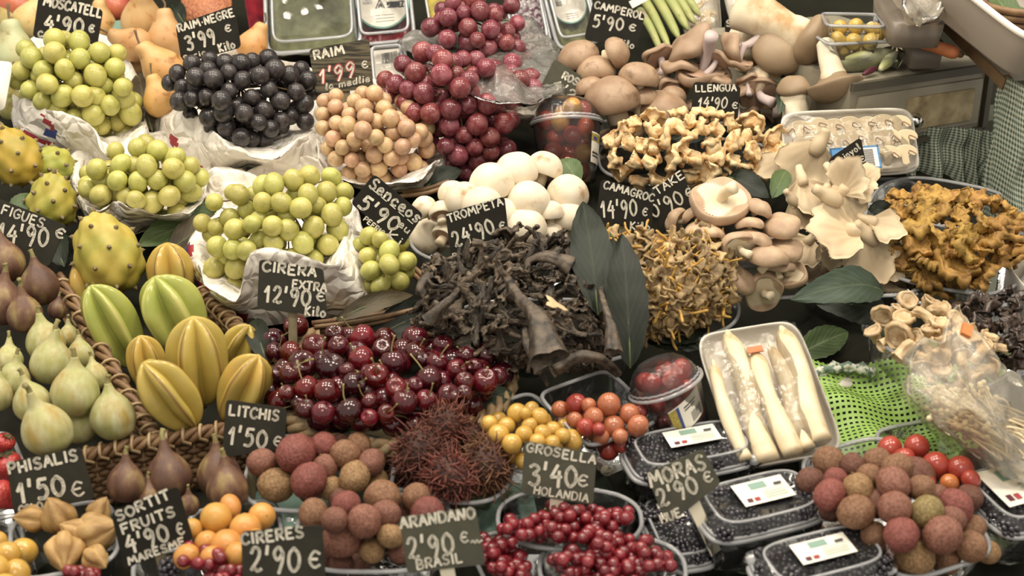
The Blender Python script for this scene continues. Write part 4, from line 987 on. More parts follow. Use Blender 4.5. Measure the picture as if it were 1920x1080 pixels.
def oval(root, fr, cx, cy, ax, ay, z, rimm, txt=True):
    o, u, v, n, rx, ry = fr; pts = [V3((cx * rx + ax * rx * math.cos(t * math.pi / 20), cy * ry + ay * ry * math.sin(t * math.pi / 20), z)) for t in range(40)]
    p2 = [V3((cx * rx + (p.x - cx * rx) * 1.06, cy * ry + (p.y - cy * ry) * 1.06, z - .0004)) for p in pts]
    a = ob('oval_label', mesh('oval_label', p2, [tuple(range(40))], M[rimm], False), root, label='white oval label with a green edge')
    ob('label_face', mesh('label_face', pts, [tuple(range(40))], M['white_label'], False), a)
    it = [(cx * rx - ax * rx * .75, cy * ry + ay * ry * .05, cx * rx - ax * rx * .35, cy * ry + ay * ry * .5, 'white_label')]
    V, F = [], []
    for x0, y0, x1, y1, m in barcode(cx * rx - ax * rx * .72, cy * ry - ay * ry * .05, cx * rx - ax * rx * .38, cy * ry + ay * ry * .42, 11, True): F.append(tuple(range(len(V), len(V) + 4))); V += [(x0, y0, z + .0004), (x1, y0, z + .0004), (x1, y1, z + .0004), (x0, y1, z + .0004)]
    for k in range(3): y = cy * ry - ay * ry * (.55 + .12 * k); F.append(tuple(range(len(V), len(V) + 4))); V += [(cx * rx - ax * rx * .3, y, z + .0004), (cx * rx + ax * rx * .4, y, z + .0004), (cx * rx + ax * rx * .4, y + .0006, z + .0004), (cx * rx - ax * rx * .3, y + .0006, z + .0004)]
    if txt:
        s = rx * ax; V2, F2 = ribbon(text_strokes([('KRONEZ', 0, 0, 60, 0, 24, 7)]), lambda x, y: V3((cx * rx + s * (.18 + x / 95), cy * ry + s * (-.32 - y / 95), z + .0004)))
        F += [tuple(i + len(V) for i in f) for f in F2]; V += V2
        V2, F2 = ribbon(text_strokes([('A', 0, 0, 40, 0, 40, 4), ('A', 12, -2, 30, -2, 20, 4)]), lambda x, y: V3((cx * rx + s * (-.30 + x / 95), cy * ry + s * (-.32 - y / 95), z + .0004)))
        F += [tuple(i + len(V) for i in f) for f in F2]; V += V2
    ob('print', mesh('print', V, F, M['ink'], False), a)
oval(pk, fr, .0, .12, .93, .72, .006, 'teal')
carton('white labelled pack lying behind the old scratched sign', [(690, 96), (748, 90), (775, 166), (700, 172)], .05, 35, .02, 'foam', (.0035, [(-.9, -.9, .9, .9, 'white_label')] + barcode(-.3, .2, .6, .7, 12)), lid='film')
carton('yellow wrapped pack at the top edge left of the highest red grapes', [(792, -50), (842, -55), (850, 45), (806, 52)], .07, 40, .02, 'yellow_pack')
carton('pack of dark purple berries at the top edge right of the red grapes', [(930, -45), (1000, -50), (1040, 92), (980, 104)], .07, 40, .02, 'dark_pack', None, lid='film', content='purple_pack')
pk2, fr2 = carton('grey tray with a round white label left of the brown mushroom sign', [(1008, -45), (1095, -50), (1122, 78), (1052, 98)], .075, 40, .02, 'crate', None, lid='film', content='greenish')
oval(pk2, fr2, -.05, .1, .8, .5, .006, 'teal', False)
# dark red packs at the left of the clear box
carton('dark red net pack between pear and clear box at the top', [(440, -40), (485, -45), (520, 96), (488, 104)], .05, 35, .025, 'red_pack', rim=False)
carton('orange net bag pack at the top edge behind the pears', [(335, -40), (430, -45), (436, 26), (344, 40)], .05, 30, .03, 'net', rim=False)
carton('white lined tray edge between the pears at the top', [(205, 40), (240, 36), (246, 86), (210, 92)], .03, 30, .01, 'tissue', rim=False)
carton('flattened white plastic carton at the left edge beside the pale pear', [(-40, 110), (24, 118), (8, 206), (-45, 206)], .10, 50, .006, 'white_label', rim=False)
# green asparagus bundle
asp = []
for k, (a, b, r) in enumerate((((1252, -25), (1302, 44), 9), ((1236, -25), (1290, 56), 10), ((1216, -25), (1274, 74), 10), ((1196, -20), (1256, 92), 9), ((1200, 20), (1240, 98), 8), ((1262, -30), (1312, 30), 9))):
    p, q = P(*a, .07), P(*b, .055); s = mpp(p); pts = cr([p, p.lerp(q, .5) + NRM * .004, q], 14)
    m = tube(rel(pts, p), [r * s * (1.0 - .35 * (i / 14) ** 3) for i in range(13)] + [r * s * .55, r * s * .2], 10)
    o = ob('green_asparagus_spear', mesh('green_asparagus_spear', *m, M['asp_green']), None, Matrix.Translation(p))
    sc_ = [moved(lathe([(.5 * r * s, 0), (.42 * r * s, .006), (0, .016)], 6), xf(pts[i] - p + (-FW) * (r * s * .55), rotz((pts[i + 1] - pts[i])), 1)) for i in (3, 7, 10)]
    ob('scales', mesh('scales', *merge(*sc_), M['asp_green']), o); asp.append((o, (a[0] + b[0]) / 2, (a[1] + b[1]) / 2))
autolabel(asp, 'green asparagus spear', 'of the bundle at the top', 'asparagus', 'green asparagus bundle')
bp = P(1196, 4, .09); wob('bundle_band', plank(P(1182, 10, .085), P(1212, -6, .092), .010, .002, -FW), M['white_label'], bp, smooth=False, label='white band with a blue stripe around the green asparagus', cat='band')

# ---------------------------------------------------------------- pears and other fruit at the top left
def pear(label, x, y, r, ang, tilt, h, col, k, roll=0, cat='pear'):
    c = P(x, y, h); s = r * mpp(c); o = ob('pear', PE[k][0], None, xf(c, rotz(sdir(ang, tilt), roll), s), label, cat, 'pears behind the grapes', color=tuple(.88 * q + .12 * sum(lin(col)[:3]) / 3 * 1.15 for q in lin(col)[:3])); ob('stem', PE[k][1], o); return o
pear('golden pear at top with its stalk facing forward', 265, 40, 40, 80, 40, .05, '#d3a860', 0, 30)
pear('golden pear lying with its stalk pointing left above two others', 255, 84, 33, 165, 10, .06, '#c99a58', 1)
pear('upright golden pear left of the black grape sign', 314, 78, 38, 95, 10, .055, '#cfa05a', 2)
pear('large golden pear with a long curved stalk beside the black grapes', 308, 132, 40, 125, 15, .065, '#d6a452', 3)
pear('small golden pear lowest of the pile between the paper wraps', 300, 190, 32, 108, 10, .06, '#d8a648', 0)
pear('shaded pear deep between the green grapes and the golden pears', 248, 118, 30, 210, 0, .03, '#b98a4c', 1)  # shade of the gap between its neighbours is put into the darker colour
pear('orange pear at the right of the black grape sign', 474, 88, 30, 65, 10, .05, '#d9a04c', 2)
pear('small golden pear above the black grape sign', 376, 18, 22, 90, 10, .03, '#d6b060', 3)
pear('pale green pear left of the first green grapes', 28, 108, 44, 95, 15, .06, '#b7bd86', 0, 60)
pear('yellow green pear behind the left half of the first sign', 60, 44, 38, 70, 10, .03, '#c9b76c', 1)
pear('golden pear peeping out right of the first sign', 190, 48, 30, 90, 20, .03, '#d2aa5c', 2)
pear('yellow pear with dark stalk in the top left corner', 0, 40, 26, 90, 60, .05, '#c2b468', 3)
pear('green pear wedged under the white carton at the left edge', 12, 168, 24, 80, 10, .05, '#a9ad58', 1)
pear('green pear below another at the left edge over the dragon fruit', 20, 206, 20, 100, 10, .05, '#a6a852', 2)
def ball(name, label, x, y, r, h, mat, col=None, sz=1.0, ang=90, cat='fruit'):
    c = P(x, y, h); s = r * mpp(c); o = ob(name, mesh(name, *rough(sphere(1, 32, 18, sz), .05, 1.5, x), M[mat]), None, xf(c, rotz(sdir(ang, 10)), s), label, cat, color=lin(col)[:3] if col else None)
    ob('stem', mesh('stem', *tube([(0, 0, sz * .95), (.03, 0, sz * 1.1), (.1, 0, sz * 1.22)], [.06, .05, .06], 6), M['brown_twig']), o); return o
ball('mango', 'red mango at the top left corner behind the green pear', 34, 16, 40, .02, 'apple', None, 1.1, 150, 'mango')
ball('peach', 'reddish peach between the pears at the top edge', 216, 14, 30, .03, 'apple', None, 1.0, 90, 'peach')

# ---------------------------------------------------------------- grapes in paper
m1 = Mound(18, 60, 270, 285, .065, .055)
g1 = T4(0, 0, [(190, 370, 65), (235, 430, 78), (410, 300, 82), (410, 395, 84), (480, 300, 56), (595, 315, 75), (600, 440, 75), (745, 395, 78), (880, 400, 64), (860, 510, 75), (715, 565, 80), (485, 520, 70), (325, 530, 74), (160, 530, 70), (130, 605, 52), (355, 630, 75), (225, 675, 68), (320, 760, 70), (470, 720, 78), (620, 720, 82), (720, 720, 62), (430, 830, 75), (560, 885, 70), (700, 860, 82), (825, 790, 72), (920, 655, 65), (925, 730, 80), (980, 850, 85), (1000, 760, 56), (935, 995, 75), (825, 1075, 72), (780, 640, 56), (550, 600, 60), (660, 960, 56), (760, 940, 60), (880, 910, 48)])
bunch('large bunch of green grapes in white paper at the upper left', g1, m1, 'grape', 22, (150, 85))
m2 = Mound(140, 258, 395, 425, .055, .05)
g2 = T4(0, 270, [(1035, 30, 72), (1180, 50, 78), (1310, 105, 72), (725, 190, 75), (905, 150, 66), (1005, 160, 56), (1100, 165, 75), (1300, 185, 78), (1430, 165, 60), (1500, 250, 64), (1385, 280, 80), (880, 275, 72), (1035, 285, 70), (1180, 270, 75), (655, 340, 65), (755, 385, 78), (880, 370, 58), (1020, 420, 66), (1140, 435, 80), (1270, 390, 75), (1430, 360, 76), (1325, 520, 70), (760, 270, 52), (1240, 330, 60), (940, 390, 50)])
bunch('green grape bunch in paper below the large upper left bunch', g2, m2, 'grape', 18, (250, 285))
m3 = Mound(362, 305, 668, 570, .07, .06)
g3 = T4(480, 270, [(135, 300, 75), (280, 270, 75), (400, 240, 80), (565, 250, 70), (660, 360, 70), (390, 380, 75), (530, 360, 78), (50, 440, 70), (190, 440, 75), (335, 480, 80), (460, 460, 62), (570, 530, 85), (650, 470, 70), (20, 570, 66), (125, 615, 75), (240, 645, 82), (430, 625, 95), (610, 640, 80), (20, 720, 62), (130, 740, 70), (350, 740, 80), (540, 755, 88), (230, 540, 60), (-160, 640, 88), (-30, 600, 66), (-290, 770, 85), (-170, 790, 76), (-310, 930, 80), (-150, 930, 80), (-35, 990, 66), (-220, 840, 56), (-380, 960, 62), (-160, 1060, 70), (-250, 1020, 60), (-70, 800, 70), (-50, 1080, 60), (-170, 1130, 56), (280, 850, 60), (100, 850, 60), (440, 860, 60), (20, 860, 66)])
bunch('biggest green grape bunch above the cherry price sign', g3, m3, 'grape', 24, (560, 330))
m4 = Mound(668, 420, 782, 566, .055, .035)
g4 = T4(480, 270, [(845, 690, 64), (840, 840, 64), (860, 950, 80), (1000, 800, 80), (1000, 905, 90), (1130, 880, 78), (1080, 1030, 85), (940, 1055, 68), (930, 720, 56), (1130, 960, 56), (850, 1060, 60), (1000, 1100, 60), (790, 760, 50)])
bunch('small green grape tail hanging right of the paper above the cherries', g4, m4, 'grape', 8, (720, 455), szs=(1.15, 1.3))
mb = Mound(306, 96, 598, 312, .065, .06)
gb = T4(0, 0, [(1275, 620, 48), (1330, 550, 62), (1370, 655, 56), (1345, 760, 70), (1440, 480, 66), (1470, 580, 70), (1575, 450, 56), (1560, 520, 56), (1600, 590, 75), (1470, 660, 52), (1690, 470, 66), (1715, 540, 56), (1810, 475, 70), (1890, 460, 60), (1820, 600, 66), (1900, 570, 56), (1550, 730, 60), (1720, 680, 60), (1660, 755, 75), (1780, 790, 56), (1830, 850, 70), (1675, 845, 75), (1570, 880, 75), (1890, 730, 60), (1890, 910, 56), (1700, 955, 70), (1810, 1030, 70), (1440, 740, 60), (1590, 960, 56)]) + T4(480, 0, [(90, 440, 70), (140, 520, 85), (30, 565, 68), (250, 565, 70), (340, 520, 60), (390, 605, 68), (95, 670, 58), (300, 690, 66), (185, 760, 70), (360, 780, 70), (60, 830, 80), (255, 870, 66), (370, 910, 66), (20, 920, 60), (110, 965, 64), (60, 1040, 66), (-30, 1040, 62), (110, 1160, 62), (0, 1130, 58), (430, 690, 50), (190, 900, 56)])
bunch('bunch of black grapes in white paper', gb, mb, 'black', 26, (450, 120), szs=(1.0, 1.08))
mr = Mound(588, 165, 825, 350, .065, .055)
gr = T4(480, 0, [(510, 760, 52), (600, 720, 56), (740, 760, 52), (805, 800, 60), (595, 800, 52), (960, 810, 60), (820, 870, 60), (605, 925, 56), (690, 940, 68), (905, 910, 58), (1010, 890, 85), (800, 975, 68), (1030, 1000, 58), (1130, 960, 70), (1230, 990, 62), (1280, 960, 64), (580, 1040, 60), (740, 1045, 60), (1180, 1050, 58), (700, 860, 52), (1260, 1040, 66), (1090, 920, 60), (900, 1030, 60), (840, 1090, 56), (500, 860, 50), (890, 700, 62), (800, 700, 56), (500, 960, 56), (960, 1070, 60)]) + T4(480, 270, [(650, 25, 52), (730, 5, 52), (600, 110, 60), (720, 120, 52), (890, 80, 66), (1015, 105, 60), (970, 10, 60), (1090, 100, 52), (1180, 140, 80), (1280, 40, 70), (920, 180, 66), (800, 190, 60), (700, 220, 60), (765, 130, 45), (820, 260, 66), (950, 265, 66), (1065, 285, 56), (1155, 250, 66), (1075, 190, 60), (1240, 180, 56), (1100, 20, 60), (540, 30, 56)])
bunch('bunch of rosy amber grapes in paper right of the black grapes', gr, mr, 'rosy', 26, (620, 240), szs=(1.0, 1.05))
me_ = Mound(715, 75, 985, 338, .075, .06)
ge = T4(480, 0, [(1250, 390, 82), (1400, 450, 90), (1100, 480, 66), (1195, 545, 95), (1390, 560, 82), (1045, 630, 70), (970, 600, 52), (1140, 670, 56), (1260, 700, 82), (1530, 660, 95), (1600, 600, 70), (1120, 770, 60), (1190, 840, 66), (1310, 850, 80), (1460, 820, 80), (1590, 790, 60), (1730, 780, 75), (1660, 930, 85), (1450, 940, 75), (1755, 1030, 75), (1860, 930, 80), (1000, 720, 60), (1340, 400, 60), (1500, 560, 60), (1560, 1010, 60)]) + T4(480, 270, [(1515, 80, 80), (1665, 120, 80), (1760, 60, 66), (1880, 40, 75), (1860, 110, 80), (1575, 210, 66), (1420, 20, 60), (1640, 20, 66), (1740, 190, 60), (1450, 140, 60)])
bunch('lower bunch of red grapes hanging in front of the plastic bag', ge, me_, 'redgrape', 24, (850, 120), szs=(1.0, 1.06))
mt = Mound(785, -20, 1000, 120, .095, .05)
gt = T4(480, 0, [(1440, 130, 75), (1560, 95, 52), (1680, 80, 78), (1790, 110, 60), (1310, 205, 72), (1590, 205, 88), (1760, 220, 80), (1435, 290, 80), (1590, 320, 70), (1740, 360, 80), (1810, 300, 52), (1880, 320, 60), (1960, 360, 62), (1900, 400, 60), (2010, 420, 52), (1660, 300, 60), (1480, 20, 60), (1620, 0, 60)])
bunch('upper bunch of red grapes at the top edge in the plastic bag', gt, mt, 'redgrape', 12, (865, 15), szs=(1.0, 1.06))
md = Mound(868, 105, 1020, 200, .085, .035)
bunch('red grapes seen dimly inside the clear plastic bag', [(890, 150, 18), (920, 140, 18), (905, 172, 18), (945, 160, 19), (975, 150, 18), (960, 185, 17), (1000, 165, 17), (930, 182, 16), (985, 180, 16)], md, 'redgrape', 4, (940, 130))
paper('white printed paper around the large upper left green grapes', [(25, 168, .06, 20, 205, .03), (60, 195, .08, 36, 250, .035), (118, 210, .09, 105, 285, .03), (165, 238, .095, 165, 300, .03), (203, 288, .085, 208, 310, .03), (236, 290, .06, 242, 304, .03), (262, 255, .06, 283, 285, .03), (270, 205, .045, 274, 215, .03), (238, 108, .045, 242, 104, .03), (150, 72, .04, 150, 62, .03), (72, 82, .04, 64, 76, .03), (35, 130, .045, 28, 130, .03)], (150, 190, .012),
      inks=((1, (33, 243, 98, 258, .33)), (2, (82, 240, 106, 254, .2)), (1, (78, 214, 104, 226, .9))), seed=3)
paper('white paper around the second green grape bunch', [(150, 300, .05, 122, 300, .02), (150, 360, .055, 138, 372, .02), (178, 395, .065, 165, 422, .02), (215, 372, .08, 198, 432, .02), (252, 388, .085, 245, 440, .02), (300, 405, .075, 292, 428, .02), (348, 398, .065, 352, 420, .02), (385, 362, .05, 388, 374, .02), (392, 310, .035, 398, 310, .02), (330, 262, .03, 330, 256, .02), (220, 270, .03, 220, 262, .02)], (270, 350, .01), seed=8, inks=((1, (228, 280, 240, 290, -.3)), (2, (218, 284, 228, 290, 0))))
paper('white paper with red print around the biggest green grape bunch', [(398, 425, .055, 352, 455, .03), (375, 480, .06, 352, 500, .03), (378, 520, .065, 366, 525, .03), (405, 538, .08, 390, 565, .03), (440, 555, .085, 440, 592, .02), (488, 470, .105, 495, 602, .02), (560, 468, .115, 580, 604, .02), (622, 492, .105, 660, 600, .02), (640, 470, .10, 708, 572, .03), (655, 400, .085, 692, 480, .04), (660, 378, .06, 672, 390, .04), (600, 316, .035, 604, 308, .03), (480, 330, .035, 470, 325, .03), (420, 395, .04, 408, 390, .03)], (510, 450, .012), seed=14, inks=((1, (366, 524, 392, 548, .6)), (2, (346, 455, 356, 492, 0)), (1, (352, 458, 362, 480, 0)), (1, (425, 588, 470, 597, .1))))
paper('white paper around the black grapes', [(318, 178, .05, 286, 235, .02), (345, 205, .075, 306, 272, .02), (385, 225, .08, 350, 308, .02), (420, 262, .08, 400, 332, .02), (470, 290, .08, 460, 322, .02), (520, 290, .075, 520, 332, .02), (565, 255, .07, 585, 318, .02), (592, 235, .05, 610, 300, .02), (596, 150, .035, 602, 150, .03), (450, 102, .03, 450, 94, .03), (330, 120, .035, 322, 114, .03)], (450, 200, .012), seed=20, inks=((1, (318, 250, 334, 268, .9)), (1, (345, 292, 380, 300, .5))))
paper('white paper rim around the rosy amber grapes', [(600, 302, .05, 592, 312, .03), (640, 325, .06, 630, 338, .03), (700, 345, .065, 690, 356, .03), (768, 345, .07, 770, 362, .03), (810, 318, .065, 818, 348, .03), (832, 280, .05, 846, 300, .03), (825, 235, .04, 832, 238, .03), (725, 185, .07, 730, 178, .05), (690, 164, .05, 690, 156, .04), (610, 178, .035, 604, 172, .03)], (710, 260, .012), seed=26, inks=((1, (700, 158, 722, 172, .4)),))
paper('crumpled white paper scrap between black and green grapes', [(392, 345, .04, 385, 350, .02), (405, 325, .06, 398, 318, .02), (455, 322, .06, 460, 315, .02), (485, 340, .05, 492, 345, .02), (470, 370, .06, 476, 378, .02), (430, 385, .05, 432, 402, .02), (400, 375, .05, 392, 385, .02)], (435, 350, .06), seed=33, rings=(7, 4), n=44, crumple=.01, cat='paper', name='paper_scrap')
paper('cream paper showing under the plastic bag of red grapes', [(930, 172, .075, 925, 168, .06), (945, 205, .08, 940, 222, .05), (975, 215, .08, 980, 228, .05), (1000, 205, .08, 1008, 215, .05), (1010, 180, .075, 1016, 178, .06), (970, 165, .07, 970, 160, .06)], (970, 190, .085), seed=39, rings=(6, 3), n=40, cat='paper', name='paper_scrap')
paper('clear plastic bag around the upper red grapes', [(828, 95, .125, 815, 88, .11), (862, 165, .125, 858, 180, .10), (920, 190, .13, 915, 205, .09), (985, 192, .125, 985, 208, .08), (1030, 182, .11, 1062, 196, .07), (1050, 150, .10, 1075, 165, .06), (1015, 90, .10, 1040, 80, .06), (985, 45, .08, 985, 35, .06), (900, 60, .08, 900, 50, .06), (790, 62, .08, 765, 66, .06), (770, 100, .08, 742, 100, .06)], (930, 130, .13), mat='bag_film', seed=45, crumple=.006, name='plastic_bag', cat='bag', freq=40)
# ---------------------------------------------------------------- dragon fruit, figs and star fruit at the left
dragon('deep yellow dragon fruit at the left edge', 28, 292, 46, 60, 120, 10, .07, lin('#fadc80')[:3], 0.4)
dragon('green yellow dragon fruit beside the deep yellow one', 90, 310, 36, 48, 175, 0, .05, lin('#e6f0a0')[:3], 1.9)
dragon('dragon fruit standing behind the fig price sign', 98, 375, 45, 54, 85, 12, .06, lin('#f4ecA0')[:3], 3.1)
dragon('ribbed dragon fruit standing behind the star fruit', 200, 474, 62, 80, 108, 12, .065, lin('#fff0b0')[:3], 4.6)
def star(label, x, y, hw, hl, ang, tilt, h, mat, roll, seed):
    c = P(x, y, h); s = mpp(c); o = ob('star_fruit', star_me(M[mat], seed), None, xf(c, rotz(sdir(ang, tilt), roll), (hw * s / .56, hw * s / .56, hl * s)), label, 'star fruit', 'star fruit in the basket')
    L = 1.0; ob('stem', mesh('stem', *tube([(0, 0, -.96), (.02, 0, -1.06)], [.05, .035], 6), M['brown_twig']), o)
star('golden star fruit at the back left of the basket', 180, 540, 48, 64, 112, 15, .035, 'star_o', 10, 1)
star('long green star fruit at the left of the basket', 212, 612, 50, 90, 113, 22, .06, 'star_g', 24, 2)
star('golden star fruit standing highest at the back of the basket', 320, 520, 46, 66, 94, 10, .045, 'star_o', 30, 3)
star('wide green star fruit behind the large yellow one', 325, 590, 62, 82, 112, 20, .06, 'star_g', 22, 4)
star('small golden star fruit left of the large middle one', 276, 686, 38, 62, 98, 20, .065, 'star_o', 34, 5)
star('large yellow star fruit with a dark scar in the middle', 372, 678, 60, 92, 92, 22, .085, 'star_y', 36, 6)
star('yellow star fruit leaning at the front left of the basket', 318, 742, 52, 84, 122, 25, .085, 'star_y', 12, 7)
star('small yellow star fruit at the right side of the basket', 448, 650, 34, 48, 60, 15, .055, 'star_y', 30, 8)
star('golden star fruit at the front right of the basket', 456, 732, 50, 80, 62, 20, .075, 'star_o', 20, 9)
FG = {k: [fig_me(M[m], s, n_) for s, n_ in ((1, .5), (2, .8), (3, .3))] for k, m in (('g', 'fig_green'), ('p', 'fig_purple'))}
def figs(kind, L, noun, where, group):
    P_ = relax([(x, y, r) for x, y, r, a, t, h in L], None, .86, 40, [a[5] for a in L]); out = []
    for k, ((p, r), a) in enumerate(zip(P_, L)):
        f = FG[kind][k % 3]; o = ob('fig', f[0], None, xf(p, rotz(sdir(a[3], a[4]), k * 67), r)); ob('stem', f[1], o); out.append((o, a[0], a[1]))
    autolabel(out, noun, where, 'fig', group, 4)
figs('p', [(10, 494, 38, 95, 10, .06), (60, 478, 33, 105, 5, .05), (74, 538, 37, 100, 10, .06), (4, 572, 40, 85, 10, .075), (48, 592, 34, 95, 8, .07), (108, 582, 18, 80, 5, .05)], 'purple fig', 'at the left edge', 'purple figs at the left edge')
figs('g', [(86, 645, 37, 95, 12, .06), (95, 682, 40, 80, 15, .07), (140, 738, 46, 88, 12, .075), (62, 758, 36, 110, 12, .07), (90, 808, 48, 108, 15, .085), (214, 784, 43, 95, 10, .06), (25, 714, 32, 75, 10, .07), (16, 676, 26, 85, 10, .06), (150, 668, 26, 95, 5, .05), (180, 708, 25, 105, 5, .05), (130, 632, 20, 95, 5, .045), (-4, 742, 30, 80, 5, .06), (150, 800, 34, 90, 0, .04)], 'pale green fig', 'of the left basket', 'green figs in the left basket')
figs('p', [(236, 908, 36, 85, 5, .045), (316, 898, 44, 100, 5, .04), (410, 892, 42, 95, 8, .035), (428, 918, 40, 100, 10, .05), (355, 948, 20, 90, 10, .05), (280, 935, 26, 90, 5, .03)], 'purple fig', 'before the basket front', 'purple figs in front of the wicker basket')
# wicker sides of the baskets
def wall_weave(label, line, hs_, drop, n=7, name='wicker_basket'):
    top = cr([P(x, y, h) for (x, y), h in zip(line, hs_)], 60); c = top[30]; root = ob(name, None, None, Matrix.Translation(c), label, 'basket')
    ob('rim', mesh('rim', *braid(rel(top, c), .0042, .0034, 5, 3), M['wicker']), root)
    bind = []
    for i in range(3, 60, 5):
        t = (top[i + 1] - top[i - 1]).normalized(); a = V3((0, 0, 1)); s = t.cross(a).normalized(); b = s.cross(t)
        bind.append(tube([top[i] - c + t * (.006 * (j / 11 - .5)) + s * (.0082 * math.cos(j * math.pi / 6)) + b * (.0082 * math.sin(j * math.pi / 6)) for j in range(12)], .0016, 5, True))
    ob('binding', mesh('binding', *merge(*bind), M['wicker_pale']), root)
    sd = []
    for k in range(n):
        z = -.010 - drop * k / n
        sd.append(tube([p - c + V3((0, 0, z)) + V3((0, 1, 0)) * (.0022 * math.cos(i * math.pi / 2.5 + k * math.pi)) for i, p in enumerate(top)], .0030, 5))
    for i in range(0, 61, 5): sd.append(tube([top[i] - c + V3((0, 0, 0)), top[i] - c + V3((0, 0, -drop - .01))], .0026, 5))
    ob('side_weave', mesh('side_weave', *merge(*sd), M['wicker']), root); return root
wall_weave('wicker basket edge running between green figs and star fruit', [(108, 520), (160, 610), (215, 700), (262, 780), (296, 830)], [.045, .05, .055, .055, .05], .035)
wall_weave('wicker basket front below the green figs and star fruit', [(150, 858), (235, 838), (330, 822), (420, 806), (480, 795)], [.052, .055, .055, .055, .05], .045, 9)
wall_weave('wicker basket edge right of the star fruit under the paper', [(375, 545), (420, 590), (470, 640), (505, 690)], [.035, .04, .04, .04], .03, 5)

# ---------------------------------------------------------------- cherries in the round basket
fc = ell_frame(735, 708, 440, 1.02, .045, 0, 6)
o_, u_, v_, n_, rx_, ry_ = fc
bas = ob('cherry_basket', None, None, fmat(o_, u_, v_, n_), 'round wicker basket full of dark cherries', 'basket')
ring = lambda s, z: [V3((rx_ * s * math.cos(2 * math.pi * i / 90), ry_ * s * math.sin(2 * math.pi * i / 90), z)) for i in range(90)]
ob('rim', mesh('rim', *braid(ring(1.0, 0), .0055, .0045, 16, 3, True), M['wicker_pale']), bas)
ob('side_weave', mesh('side_weave', *merge(*[tube([p * 1 + V3((p.x, p.y, 0)).normalized() * (.003 * math.cos(i * math.pi / 3 + k * math.pi)) for i, p in enumerate(ring(.99 - .025 * k, -.008 - .0065 * k))], .0035, 6, True) for k in range(6)]), M['wicker']), bas)
ob('base', mesh('base', *loft([ring(.82, -.048), ring(.86, -.04), ring(.93, -.02)], True, False), M['leaf_brown']), bas)
mc = Mound(484, 598, 966, 805, .06, .115)
ch = T4(480, 540, [(130, 400, 95), (300, 290, 88), (265, 480, 80), (350, 575, 105), (440, 440, 90), (590, 350, 75), (620, 440, 80), (795, 370, 92), (790, 530, 92), (565, 600, 105), (380, 750, 90), (535, 780, 95), (735, 720, 85), (900, 660, 95), (955, 460, 80), (1030, 560, 95), (1210, 380, 80), (1200, 490, 85), (1360, 560, 75), (1400, 430, 75), (1510, 340, 98), (1640, 385, 60), (1500, 610, 75), (1570, 510, 70), (1715, 500, 85), (1295, 680, 95), (1565, 700, 70), (1720, 700, 95), (1815, 660, 66), (1440, 800, 80), (1270, 840, 75), (1050, 750, 80), (1115, 850, 92), (700, 920, 95), (505, 935, 85), (375, 910, 75), (850, 970, 62), (975, 940, 66), (230, 790, 62), (180, 640, 62), (260, 640, 80), (1190, 730, 60), (1260, 540, 55), (850, 850, 62), (1560, 790, 62), (140, 480, 70), (680, 620, 60), (330, 870, 50), (1640, 590, 60)])
red = {2, 7, 8, 10, 13, 18, 20, 22, 27, 30, 31, 36, 37}
Pc = relax([(q[0], q[1], q[2] * 1.06) for q in ch], mc, .95); nf = len(Pc); Pf = fill(Pc, mc, .0116, 70, .88, 1.5); out = []
for k, (p, r) in enumerate(Pc + Pf):
    vis = k < nf; col = (1.7, 1.1, 1.1) if k in red else (.75, .75, .95) if k % 3 == 0 else (1, 1, 1)
    d = sdir(random.uniform(20, 160), random.uniform(-10, 70)) if vis else sdir(random.uniform(0, 360), 20)
    o = ob('cherry', CH[0], None, xf(p, rotz(d, random.uniform(0, 360)), r), color=col)
    if vis and k % 5 in (0, 2, 3) or (not vis and k % 3 == 0): ob('stem', CHS[k % 3], o)
    x, y = proj(p); out.append((o, x, y, 'bright red cherry' if k in red else 'dark cherry'))
autolabel(out, 'dark cherry', 'of the cherry basket', 'cherry', 'cherries in the wicker basket', 11)

for lb, cs in (('pale green tissue paper under the lychee tubs', [(468, 905), (760, 890), (770, 1000), (470, 1010)]), ('green tissue paper under the redcurrant tub and lychees', [(880, 920), (1000, 905), (1010, 1010), (880, 1020)])):
    f_ = frame(cs, .004, 15); V_ = [f_[0] + f_[1] * (f_[4] * (i / 12 - 1)) + f_[2] * (f_[5] * (j / 12 - 1)) + f_[3] * (.003 + .0025 * nz((i, j, 0), .4, cs[0][0])) for i in range(25) for j in range(25)]
    wob('tissue_sheet', (V_, gridf(24, 24)), M['tissue'], f_[0], label=lb, cat='tissue paper')
# ---------------------------------------------------------------- lychees, rambutans
def tubq(label, cs, h, tilt, dep, e=4.0, **k): 
    fr = frame(cs, h, tilt); return tub(label, fr, dep, e, **k), fr
TONES = {'r': ('#934e46', 'reddish lychee'), 'p': ('#966250', 'pink brown lychee'), 'b': ('#92694a', 'brown lychee'), 't': ('#aa8658', 'tan lychee'), 'd': ('#7d5040', 'dark lychee'), 'y': ('#9c8a52', 'yellowish lychee')}
def lychees(L, where, hs_, group, nfill, mound=None):
    md_ = sorted(q[2] for q in L)[len(L) // 2]; P_ = relax([(q[0], q[1], max(q[2], .88 * md_), max(0, .95 - q[2] / md_)) for q in L], mound, .93, 60, hs_); F_ = fill(P_, mound, P_[0][1] * .95, nfill, .75, 1.75) if mound else []
    tn = [a[3] for a in L] + ['d'] * len(F_); out = []
    for k, (p, r) in enumerate(P_ + F_):
        o = ob('lychee', LY[k % 4], None, xf(p, rotz(V3((random.gauss(0, 1), random.gauss(0, 1), random.gauss(0, 1)))), r), color=lin(TONES[tn[k]][0])[:3])
        if k % 3 == 0: ob('stem_scar', LYS, o)
        x, y = proj(p); out.append((o, x, y, TONES[tn[k]][1]))
    autolabel(out, 'lychee', where, 'lychee', group, 5)
tub('clear round tub of lychees behind the next lychee tub', ell_frame(600, 884, 268, .82, .055, 0, 8), .05, 3.2)
ml = Mound(462, 812, 742, 940, .05, .033)
